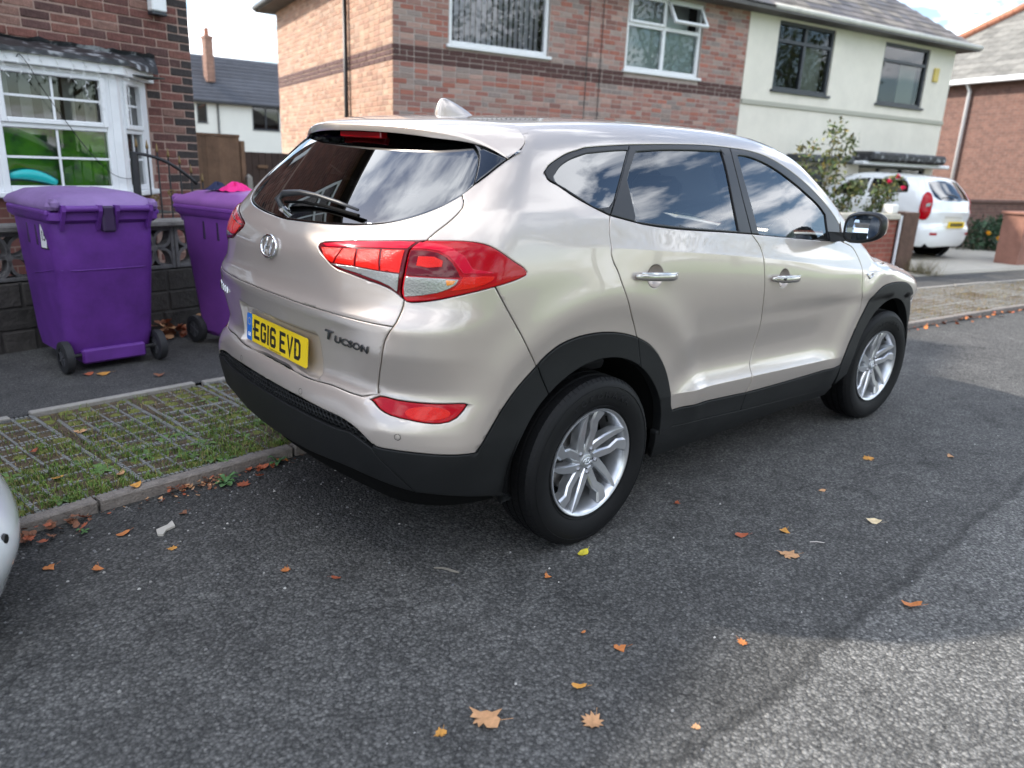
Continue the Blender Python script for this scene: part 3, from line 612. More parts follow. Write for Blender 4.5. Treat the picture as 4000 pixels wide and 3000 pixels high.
n_=len(edge); top=[(min(p[0],-.36),-.012,2.262+rg.uniform(-.006,.012)) for p in edge]; low=[(p[0],p[1],2.150+rg.uniform(-.006,.010)) for p in edge]; lip=[(p[0],p[1]-.004,2.118+rg.uniform(-.010,.006)) for p in edge]
mid=[((a[0]+b_[0])/2,(a[1]+b_[1])/2,(a[2]+b_[2])/2+.012+rg.uniform(-.01,.014)) for a,b_ in zip(top,low)]
fl=[(p[0],-.030,p[2]+.03+rg.uniform(-.012,.008)) for p in top]
b=MB(); b.loft([lip,low,mid,top,fl],caps=False,closed=False); b.build('bay_roof',LEAD,h1,True,sharp=60)
b=MB(); b.box(0,Lf,.012,.10,.05,1.055,Mf); b.box(0,Ls_,.012,.10,.05,1.0549,Ms); b.build('bay_base',WT1,h1)
b=MB(); b.box(-3.0,-.6,.55,.56,.9,2.1); b.box(-3.2,-.5,-.40,.5,.9,.91); b.box(-3.2,-.5,-.40,.5,2.06,2.07); b.build('room_back',mat('dim_room',(.05,.055,.05),.9),h1)
# blind strips seen through the upper lights
for k in range(12):
    b=MB(); u=-2.95+k*.16; b.box(u,u+.085,-.33,-.325,1.12,2.03); b.build('blind_slat',mat('grey_blind',(.30,.31,.30),.85),h1)
GSH=bpy.data.materials.new('green_mottled_sheet'); GSH.use_nodes=True; n,l=nodes(GSH); bs=n['Principled BSDF']; bs.inputs['Roughness'].default_value=.8  # mottled green sheet and teal piece stand in for the lower panes' colours
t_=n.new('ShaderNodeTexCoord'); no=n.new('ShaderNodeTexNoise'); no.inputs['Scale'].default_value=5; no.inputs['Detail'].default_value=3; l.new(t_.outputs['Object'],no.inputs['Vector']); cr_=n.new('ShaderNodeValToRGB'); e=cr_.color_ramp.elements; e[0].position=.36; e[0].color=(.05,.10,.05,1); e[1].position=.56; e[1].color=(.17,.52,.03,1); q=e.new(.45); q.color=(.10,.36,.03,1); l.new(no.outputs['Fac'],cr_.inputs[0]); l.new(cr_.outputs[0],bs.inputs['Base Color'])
b=MB(); b.bbox(-1.90,-1.02,OFF+.075,OFF+.082,1.13,1.60,.002); o=b.build('mottled_sheet',GSH,None); o.matrix_world=frame((.73,5.15,0),R(11.5)); tag(o,'bright green sheet behind the lower panes of the bay window','sheet')
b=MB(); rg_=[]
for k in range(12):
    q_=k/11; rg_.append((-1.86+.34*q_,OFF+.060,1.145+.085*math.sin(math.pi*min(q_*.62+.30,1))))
b.tube(rg_,[.035+.018*math.sin(math.pi*k/11) for k in range(12)],10); o=b.build('teal_form',mat('teal_plastic',(.015,.42,.42),.35),None,True); o.matrix_world=frame((.73,5.15,0),R(11.5)); tag(o,'teal rounded plastic toy inside the lower left pane of the bay','form')
# far trees seen in it are real reflections.  Cable and icicle lights
CBL=mat('thin_black_cable',(.01,.01,.01),.5)
def sag(P,n=8):
    out=[]; P=[Vector(p) for p in P]
    for i in range(len(P)-1):
        a=P[max(i-1,0)];b=P[i];c=P[i+1];d=P[min(i+2,len(P)-1)]
        for k in range(n):
            t=k/n; out.append(.5*((2*b)+(c-a)*t+(2*a-5*b+4*c-d)*t*t+(-a+3*b-3*c+d)*t**3))
    out.append(P[-1]); return out
cab=MB(); cab.tube(sag([(-1.74,OFF-.075,2.08),(-1.72,OFF-.09,2.10),(-1.66,OFF-.08,2.02),(-1.56,OFF-.035,1.86),(-1.42,OFF-.03,1.64),(-1.27,OFF-.03,1.42),(-1.12,OFF-.03,1.26),(-1.0,OFF-.03,1.21),(-.86,OFF+.07,1.23),(-.79,OFF+.13,1.37),(-.76,OFF+.16,1.52)]),.0028,6)
co=cab.build('loose_cable',CBL,None,True); co.matrix_world=frame((.73,5.15,0),R(11.5)); tag(co,'thin black cable hanging loose across the white bay window','cable')
ice=empty('icicle_lights',(.73,5.15,0),R(11.5),'white icicle string lights along the bay fascia','string lights')
WIR=mat('white_wire',(.72,.73,.72),.4); b=MB(); cord=[(-2.0+1.05*k/30,OFF-.078,2.118+.010*math.sin(k*1.9)+.006*math.sin(k*.7)) for k in range(31)]+[(-.95+.40*k/8,OFF-.078+.36*k/8,2.11+.008*math.sin(k*2)) for k in range(1,9)]
b.tube(cord,.0022,5); b.build('cord',WIR,ice,True)
for k,(u,Ln) in enumerate(((-1.83,.16),(-1.72,.13),(-1.66,.18),(-1.57,.15),(-1.46,.12),(-1.35,.16),(-1.26,.28),(-1.15,.37),(-1.05,.12),(-.93,.42),(-.90,.22))):
    off=OFF-.078 if u<-.95 else OFF-.04; x=u; pts=[]; b=MB()
    nseg=max(4,int(Ln/.03))
    for j in range(nseg+1): pts.append((x+.010*math.sin(j*1.7+k),off+.006*math.cos(j*1.3),2.115-Ln*j/nseg))
    b.tube(pts,.0016,5)
    for j in range(1,nseg+1): 
        p=pts[j]; s=1 if j%2 else -1; b.tube([p,(p[0]+.012*s,p[1],p[2]-.010),(p[0]+.016*s,p[1],p[2]-.022)],[.0016,.003,.0022],5)
    b.build('light_strand',WIR,ice,True)
# ---------------------------------------------------------------- brick semi and cream semi behind the car
K2=1.15
def zz(z): return 1.47+(z-1.47)*K2
O2=(4.247,7.015,0); A2=R(-11.8); M2=frame(O2,A2)
EAV=zz(4.0); UP2=6.05*K2; UR2=11.77*K2; DEP=6.7
h2=empty('brick_semi',O2,A2,'red brick semi-detached house with dark brick band behind the SUV','house')
h2c=empty('cream_semi',O2,A2,'cream rendered semi-detached house with dark grey windows','house')
w1=(.76*K2,2.27*K2,zz(2.91),zz(3.92)); w2=(3.61*K2,5.07*K2,zz(2.88),zz(3.92))
MOR2=mat('grey_pink_mortar',(.36,.30,.27),.95,bump=.5,bscale=100,var=.2,vscale=8); MOR2G=mat('warm_mortar',(.46,.34,.25),.95,bump=.5,bscale=100,var=.15,vscale=8)
BR2=mat('mixed_red_brick',(.24,.10,.075),.9,bump=.5,bscale=40,var=.2,vscale=14,objrand=.12,hue=[(.28,.125,.10),(.32,.165,.13),(.25,.20,.18),(.33,.13,.095),(.29,.22,.19),(.24,.12,.10),(.31,.18,.15),(.36,.235,.195)])
BR2s=mat('mixed_red_brick_joined',(.24,.10,.075),.9,bump=.5,bscale=40,var=.2,vscale=14,island=.12,hue=[(.28,.125,.10),(.32,.165,.13),(.25,.20,.18),(.33,.13,.095),(.29,.22,.19),(.24,.12,.10),(.31,.18,.15),(.36,.235,.195)])
BR2g=mat('buff_pink_brick',(.36,.20,.14),.9,bump=.5,bscale=40,var=.2,vscale=9,island=.16,hue=[(.44,.27,.19),(.40,.235,.165),(.48,.31,.22),(.37,.22,.16),(.42,.28,.21)])
BAND=mat('brown_band_brick',(.070,.026,.022),.7,var=.2,vscale=20,objrand=.12); BANDj=mat('brown_band_brick_joined',(.085,.030,.025),.7,var=.2,vscale=20,island=.12)
wall_holes('front_wall',0,UP2,0,EAV,-.0015,.15,[w1,w2],MOR2,h2)
b=MB(); b.add([(-.0015,-.0015,0),(-.0015,DEP,0),(-.0015,DEP,EAV),(-.0015,-.0015,EAV)],[(3,2,1,0)]); b.add([(0,DEP,0),(UR2,DEP,0),(UR2,DEP,EAV),(0,DEP,EAV)],[(3,2,1,0)]); b.build('gable_wall',MOR2G,h2)
zc0=zz(2.65); pit=(zz(2.85)-zc0)/3
zb=zc0-9*pit*1.0
rects=bond(0,UP2,zc0-16*.0755,EAV-.02,1,bh=.0655,j=.010,seed=8)
def zrow(r): return int(round((r[2]-(zc0-16*.0755))/.0755))
rects=brick_course(rects,[(w1[0]-.01,w1[1]+.01,w1[2]-.06,w1[3]+.01),(w2[0]-.01,w2[1]+.01,w2[2]-.06,w2[3]+.01)])
bandr=[r for r in rects if 16<=zrow(r)<=18]; rest=[r for r in rects if not 16<=zrow(r)<=18]
rest.sort(key=lambda r:(r[0]+r[1])/2); bandr.sort(key=lambda r:r[0])
for r in bandr: brick_obj(*r,BAND,h2,-.010,'h2b')
near=rest[:200]; 
for r in near: brick_obj(*r,BR2,h2,-.006,'h2')
brick_join('brickwork',rest[200:],BR2s,h2,-.006)
gr_=[(a+0,b_,c,d) for a,b_,c,d in bond(.0,DEP,zc0-16*.0755,EAV-.02,0,bh=.0655,j=.010,seed=9)]
brick_join('gable_brickwork',[r for r in gr_ if not 16<=zrow(r)<=18],BR2g,h2,-.006,'side'); brick_join('gable_band',[r for r in gr_ if 16<=zrow(r)<=18],BANDj,h2,-.010,'side')
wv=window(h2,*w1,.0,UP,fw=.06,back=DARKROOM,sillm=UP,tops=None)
for k in range(17):
    u=w1[0]+.07+k*(w1[1]-w1[0]-.14)/17; b=MB(); b.box(-.042,.042,-.001,.001,w1[2]+.06,w1[3]-.06,Matrix.Translation((u+.04,.19,0))@Matrix.Rotation(R(random.uniform(8,26)),4,'Z')); b.build('blind_slat',CUR,wv)
wv=window(h2,*w2,.0,UP,(.5,),.60,fw=.06,back=NET,sillm=UP)
bpy.data.objects.remove([c for c in wv.children if c.name.startswith('pane')][0]); zt=w2[2]+(w2[3]-w2[2])*.60
obj('pane',[(w2[0]+.06,.075,w2[2]+.06),(w2[1]-.06,.075,w2[2]+.06),(w2[1]-.06,.075,zt-.03),(w2[0]+.06,.075,zt-.03)],[(0,1,2,3)],HG,wv)
b=MB(); b.box(w2[0]+.06,w2[1]-.06,.13,.135,w2[2]+.06,zt-.03); b.build('roller_blind',NET,wv)
def sash(a,c,z0,z1,tilt,par):
    Ml=Matrix.Translation((0,.02,z1))@Matrix.Rotation(tilt,4,'X')@Matrix.Translation((0,0,-z1)); b=MB(); f_=.045; b.bbox(a,a+f_,-.02,.03,z0,z1,.006,Ml); b.bbox(c-f_,c,-.02,.03,z0,z1,.006,Ml); b.bbox(a+f_,c-f_,-.019,.03,z0,z0+f_,.006,Ml); b.bbox(a+f_,c-f_,-.019,.03,z1-f_,z1,.006,Ml); s=b.build('top_sash',UP,par); obj('pane',[Ml@Vector(q) for q in ((a+f_,.005,z0+f_),(c-f_,.005,z0+f_),(c-f_,.005,z1-f_),(a+f_,.005,z1-f_))],[(0,1,2,3)],HG,s)
mu=(w2[0]+w2[1])/2; sash(w2[0]+.05,mu-.02,zt+.02,w2[3]-.04,0,wv); sash(mu+.02,w2[1]-.05,zt+.02,w2[3]-.04,-R(32),wv)
# gutter, downpipe, wall cables
b=MB(); b.tube([(-.38,DEP+.3,EAV+.02),(-.38,-.30,EAV+.02),(UP2-.02,-.30,EAV+.02)],.055,10); b.build('gutter',PIPE,h2,True)
b=MB(); b.box(-.36,-.004,-.30,DEP+.3,EAV-.03,EAV-.015); b.box(-.36,UP2,-.30,-.012,EAV-.0302,EAV-.0152); b.build('soffit',ANT,h2)
b=MB(); b.tube([(-.06,1.95,EAV),(-.06,1.95,.06)],.036,10); b.build('downpipe',PIPE,h2,True)
for u in (2.92*K2,3.16*K2): b=MB(); b.tube([(u,-.018,EAV),(u+.01,-.018,.3)],.006,5); b.build('wall_cable',PIPE,h2)
ROOF=mat('grey_roof',(.10,.095,.09),.85,var=.3,vscale=3)
hip_roof(h2,0,UR2,0,DEP,EAV+.01,2.7,ROOF,.36)
# cream half
CRM=mat('cream_render',(.70,.66,.575),.9,bump=.15,bscale=200,var=.09,vscale=1.6)
w3=(6.74*K2,8.16*K2,zz(2.86),zz(3.92)); w4=(9.56*K2,10.96*K2,zz(2.85),zz(3.90)); w5=(9.37*K2,11.50*K2,.75,zz(1.73)); d5=(7.5*K2,8.45*K2,.08,zz(1.66))
wall_holes('front_wall',UP2+.002,UR2,0,EAV-.002,-.012,.16,[w3,w4,w5,d5],CRM,h2c)
b=MB(); b.add([(UR2,-.012,0),(UR2,DEP,0),(UR2,DEP,EAV),(UR2,-.012,EAV)],[(0,1,2,3)]); b.build('side_wall',CRM,h2c); b=MB(); b.add([(UP2+.002,-.012,0),(UP2+.002,.05,0),(UP2+.002,.05,EAV),(UP2+.002,-.012,EAV)],[(0,1,2,3)]); b.build('render_edge',CRM,h2c)
for w_ in (w3,w4):
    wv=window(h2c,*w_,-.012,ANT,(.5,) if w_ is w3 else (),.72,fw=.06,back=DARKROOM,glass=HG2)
    b=MB(); c=w_[0]+(w_[1]-w_[0])*.58; b.box(c,w_[1]-.08,.20,.21,w_[2]+.05,w_[3]-.3); b.build('curtain',mat('pale_curtain',(.45,.46,.40),.9),wv)
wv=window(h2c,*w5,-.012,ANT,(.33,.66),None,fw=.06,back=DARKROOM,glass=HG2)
b=MB(); b.bbox(d5[0],d5[1],.03,.08,d5[2],d5[3],.01); b.build('front_door',ANT,h2c)
b=MB(); b.bbox(UP2+.01,UR2+.012,-.042,-.0125,zz(2.58),zz(2.66),.01); b.build('string_course',mat('stone_string_course',(.40,.39,.33),.9),h2c)
b=MB(); b.bbox(9.10*K2,11.42*K2,-.55,-.0125,zz(1.80),zz(1.97),.05); b.build('bay_canopy',LEAD,h2c)
b=MB(); b.bbox(9.0*K2,11.75*K2,-.42,-.0125,zz(1.73),zz(1.798),.02); b.build('canopy_fascia',UP,h2c)
b=MB(); b.bbox(7.3*K2,8.65*K2,-.5,-.0125,zz(1.72),zz(1.85),.03); b.build('door_canopy',ANT,h2c)
b=MB(); b.bbox(11.15*K2,11.30*K2,-.06,-.0125,zz(3.35),zz(3.60),.01); al=b.build('alarm_box',mat('alarm_yellow',(.55,.42,.10),.5),None); al.matrix_world=M2; tag(al,'small yellow alarm box on the cream house wall right of the upper window','alarm box')
b=MB(); b.tube([(UP2+.25,-.33,EAV+.03),(UR2+.42,-.33,EAV+.03)],.055,10); b.build('gutter',mat('weathered_white_gutter',(.50,.49,.44),.6,var=.2,vscale=6),h2c,True)
# slates on the front slope over the cream half
SLA=mat('roof_slate',(.13,.12,.12),.8,bump=.5,bscale=20,var=.25,vscale=8,objrand=.28,hue=[(.13,.12,.125),(.16,.14,.13),(.10,.095,.10),(.19,.165,.14),(.14,.125,.12)])
run_=(DEP+.72)/2; sl=math.hypot(run_,2.7); ds=Vector((0,run_/sl,2.7/sl)); nn=Vector((0,-2.7/sl,run_/sl))
me=None; sw,ex=.34,.235
b=MB(); b.bbox(0,sw-.008,0,.42,0,.012,.003); so_=b.build('slate',SLA); sme=so_.data; bpy.data.objects.remove(so_)
rot=Matrix(((1,0,0,0),(0,ds.y,nn.y,0),(0,ds.z,nn.z,0),(0,0,0,1)))
roofM=[o for o in h2.children if o.name.startswith('roof')][0]
for r in range(11):
    y0=r*ex
    n0=int((UP2-.4)/sw); n1=int((UR2+.36-y0*run_/sl)/sw)
    for c in range(n0,n1+1):
        u=c*sw+(sw/2 if r%2 else 0)
        if u+sw>UR2+.40-y0*run_/sl: continue
        o=bpy.data.objects.new('slate',sme); link(o,h2c); p=Vector((u,-.37,EAV+.022))+ds*y0+nn*.006; o.matrix_local=Matrix.Translation(p)@rot@Matrix.Rotation(-R(2.4),4,'X')@Matrix.Rotation(R(random.uniform(-.7,.7)),4,'Z')
# ---------------------------------------------------------------- brick house at the far right
K3=1.25; O3=(24.9,8.17,0); A3=R(-110)
h3=empty('far_brick_house',O3,A3,'brick house with hipped slate roof and white downpipe at far right','house')
def z3(z): return 1.47+(z-1.47)*K3
WT3=brickmat('orange_brick_wall',(.175,.09,.07),(.13,.068,.055),(.18,.14,.12),bw=.235,bh=.078)
b=MB(); e3=z3(3.84); b.box(-1.5,8.0,0,7,0,e3); b.build('wall',WT3,h3)
RF3=[(-1.8,-.35,e3),(8.3,-.35,e3),(8.3,7.4,e3),(-1.8,7.4,e3),(1.95,3.3,z3(6.1)),(3.2,3.6,z3(6.1))]
obj('roof',RF3,[(0,1,5,4),(1,2,5),(2,3,4,5),(3,0,4),(3,2,1,0)],ROOF,h3)
SLB=mat('pale_slate',(.165,.16,.145),.85,bump=.4,bscale=20,var=.25,vscale=6,objrand=.25)
A_,B_,C_,D_=[Vector(v) for v in (RF3[0],RF3[1],RF3[5],RF3[4])]
up=((C_+D_)/2-(A_+B_)/2); upn=Vector((0,up.y,up.z)).normalized(); nr=Vector((0,-upn.z,upn.y)); nr=Vector((0,-upn.z,upn.y)); Lr=Vector((0,up.y,up.z)).length
rot=Matrix(((1,0,0,0),(0,upn.y,nr.y,0),(0,upn.z,nr.z,0),(0,0,0,1)))
b=MB(); b.bbox(0,.44,0,.5,0,.016,.003); so_=b.build('slate',SLB); s3=so_.data; bpy.data.objects.remove(so_)
for r in range(14):
    q=r*.30/Lr; x0=A_.x+(D_.x-A_.x)*q; x1=B_.x+(C_.x-B_.x)*q; c=0; u=x0+(.22 if r%2 else .05)
    while u+.44<x1:
        o=bpy.data.objects.new('slate',s3); link(o,h3); o.matrix_local=Matrix.Translation(Vector((u,A_.y,A_.z))+upn*(r*.30)+nr*.012)@rot@Matrix.Rotation(-R(2.2),4,'X'); u+=.45
RID=mat('ridge_tile',(.42,.17,.10),.85,var=.2,vscale=5)
for P,Q in ((A_,D_),(B_,C_)):
    b=MB(); k=16
    for j in range(k): b.tube([P.lerp(Q,j/k)+nr*.03,P.lerp(Q,(j+.96)/k)+nr*.03],.12,8)
    b.build('ridge_tiles',RID,h3,True,sharp=50)
b=MB(); b.bbox(-1.8,8.3,-.40,-.28,e3-.12,e3+.02,.02); b.build('gutter',UP,h3)
b=MB(); b.tube([(2.42,-.30,e3-.05),(2.42,-.09,e3-.30),(2.42,-.09,.1)],.05,10); b.build('downpipe',UP,h3,True)
window(h3,4.40,6.6,.9,z3(2.2),-.02,UP,(.5,),.7,fw=.09,back=DARKROOM)
# ---------------------------------------------------------------- far white house in the gap
K4=2.2; O4=(15.7,45.0,0); h4=empty('far_white_house',O4,R(-4),'distant pale rendered house with dark roof and brick chimney in the gap','house')
def z4(z): return 1.47+(z-1.47)*K4
PALE=mat('pale_render',(.66,.66,.60),.9,var=.04,vscale=1)
f1=(-.21*K4,.06*K4,z4(2.20),z4(2.69)); f2=(1.30*K4,2.09*K4,z4(2.10),z4(2.73))
wall_holes('front_wall',-1.5*K4,3.2*K4,0,z4(2.78),0,.15,[f1,f2],PALE,h4)
for w_ in (f1,f2): window(h4,*w_,0,ANT,(.5,) if w_ is f2 else (),None,fw=.06,back=DARKROOM)
b=MB(); b.tube([(.345*K4,-.06,z4(2.76)),(.345*K4,-.06,0)],.05,8); b.build('downpipe',PIPE,h4,True)
TIL=mat('dark_tile',(.052,.056,.068),.75,var=.2,vscale=2,objrand=.15); nrow=13; zt0,zt1=z4(2.76),z4(4.08); dp=3.6
hl=-.05*K4
for r in range(nrow):
    q0,q1=r/nrow,(r+1)/nrow; b=MB(); b.add([(-1.5*K4,-.35+dp*q0,zt0+(zt1-zt0)*q0+.07),(3.2*K4,-.35+dp*q0,zt0+(zt1-zt0)*q0+.07),(3.2*K4,-.35+dp*q1,zt0+(zt1-zt0)*q1+.03),(-1.5*K4,-.35+dp*q1,zt0+(zt1-zt0)*q1+.03),(-1.5*K4,-.35+dp*q0,zt0+(zt1-zt0)*q0-.02),(3.2*K4,-.35+dp*q0,zt0+(zt1-zt0)*q0-.02)],[(0,1,2,3),(4,5,1,0)]); b.build('tile_course',TIL,h4)
b=MB(); b.box(-1.5*K4,3.2*K4,dp-.35,dp-.2,0,zt1); b.build('rear_wall',PALE,h4)
b=MB(); b.bbox(-1.5*K4,3.2*K4,-.42,-.3,zt0-.12,zt0+.02,.02); b.build('gutter',PIPE,h4)
b=MB(); b.box(.24*K4,.45*K4,.8,1.5,z4(3.3),z4(4.40)); b.box(.225*K4,.465*K4,.75,1.55,z4(4.40),z4(4.47)); b.build('chimney',brickmat('chimney_brick',(.30,.16,.11),(.22,.11,.08),(.3,.25,.2)),h4)
b=MB(); b.lathe([(.16,0),(.13,.42),(.16,.45)],14,Matrix.Translation((.34*K4,1.15,z4(4.47)))); b.build('chimney_pot',RID,h4,True)
b=MB(); b.tube([(.62*K4,2.9,zt1),(.62*K4,2.9,zt1+1.0)],.02,5); b.tube([(.50*K4,2.9,zt1+.95),(.74*K4,2.9,zt1+.95)],.015,5); b.tube([(.53*K4,2.9,zt1+.75),(.71*K4,2.9,zt1+.8)],.012,5); b.build('aerial',ANT,h4)
# ---------------------------------------------------------------- fence panel and gate in the gap
FW=mat('brown_fence_board',(.155,.090,.055),.85,bump=.4,bscale=30,var=.28,vscale=7,objrand=.2); GW=mat('dark_stained_board',(.040,.022,.016),.8,bump=.4,bscale=30,var=.3,vscale=7,objrand=.2)
fp=empty('fence',(.9,7.3,0),R(5),'light brown close-board fence panel beside the dark brick house','fence')
u=-.62
while u<1.19:
    b=MB(); w=min(.092,1.195-u); b.bbox(u,u+w,-.008+random.uniform(-.003,.003),.008,.06,1.655+random.uniform(-.006,.006),.003); b.build('board',FW,fp); u+=.080
b=MB(); b.bbox(-.6,1.2,-.02,.02,1.650,1.685,.004); b.build('capping',FW,fp)
b=MB(); b.bbox(1.20,1.26,-.03,.04,.05,1.61,.005); po=b.build('fence_post',FW,None); po.matrix_world=frame((.9,7.3,0),R(5)); tag(po,'brown timber post between the light fence and the dark gate','post')
gt=empty('garden_gate',(.9,7.3,0),R(5),'dark stained plank gate next to the light fence panel','gate')
for k in range(13): b=MB(); b.bbox(1.265+k*.098,1.265+k*.098+.094,-.012,.012,.10,1.475+random.uniform(-.003,.003),.003); b.build('plank',GW,gt)
b=MB(); b.bbox(1.265,2.5,-.03,-.0125,1.0,1.09,.005); b.bbox(1.265,2.5,-.03,-.0125,.4,.49,.005); b.build('ledge',GW,gt)
b=MB(); b.bbox(1.43,1.58,-.04,-.031,1.27,1.31,.008); b.build('latch_plate',mat('worn_wood',(.16,.09,.05),.8),gt)
b=MB(); b.loft([[(x,y-.10,.05) for x,y in ((1.205,-.05),(1.295,-.05),(1.295,.04),(1.205,.04))],[(x,y-.10,1.15) for x,y in ((1.215,-.04),(1.285,-.04),(1.285,.03),(1.215,.03))],[(x,y-.10,1.19) for x,y in ((1.24,-.01),(1.26,-.01),(1.26,.0),(1.24,.0))]]); cp=b.build('concrete_post',EDG,None); cp.matrix_world=frame((.9,7.3,0),R(5)); tag(cp,'short pale concrete post in front of the dark gate','post')
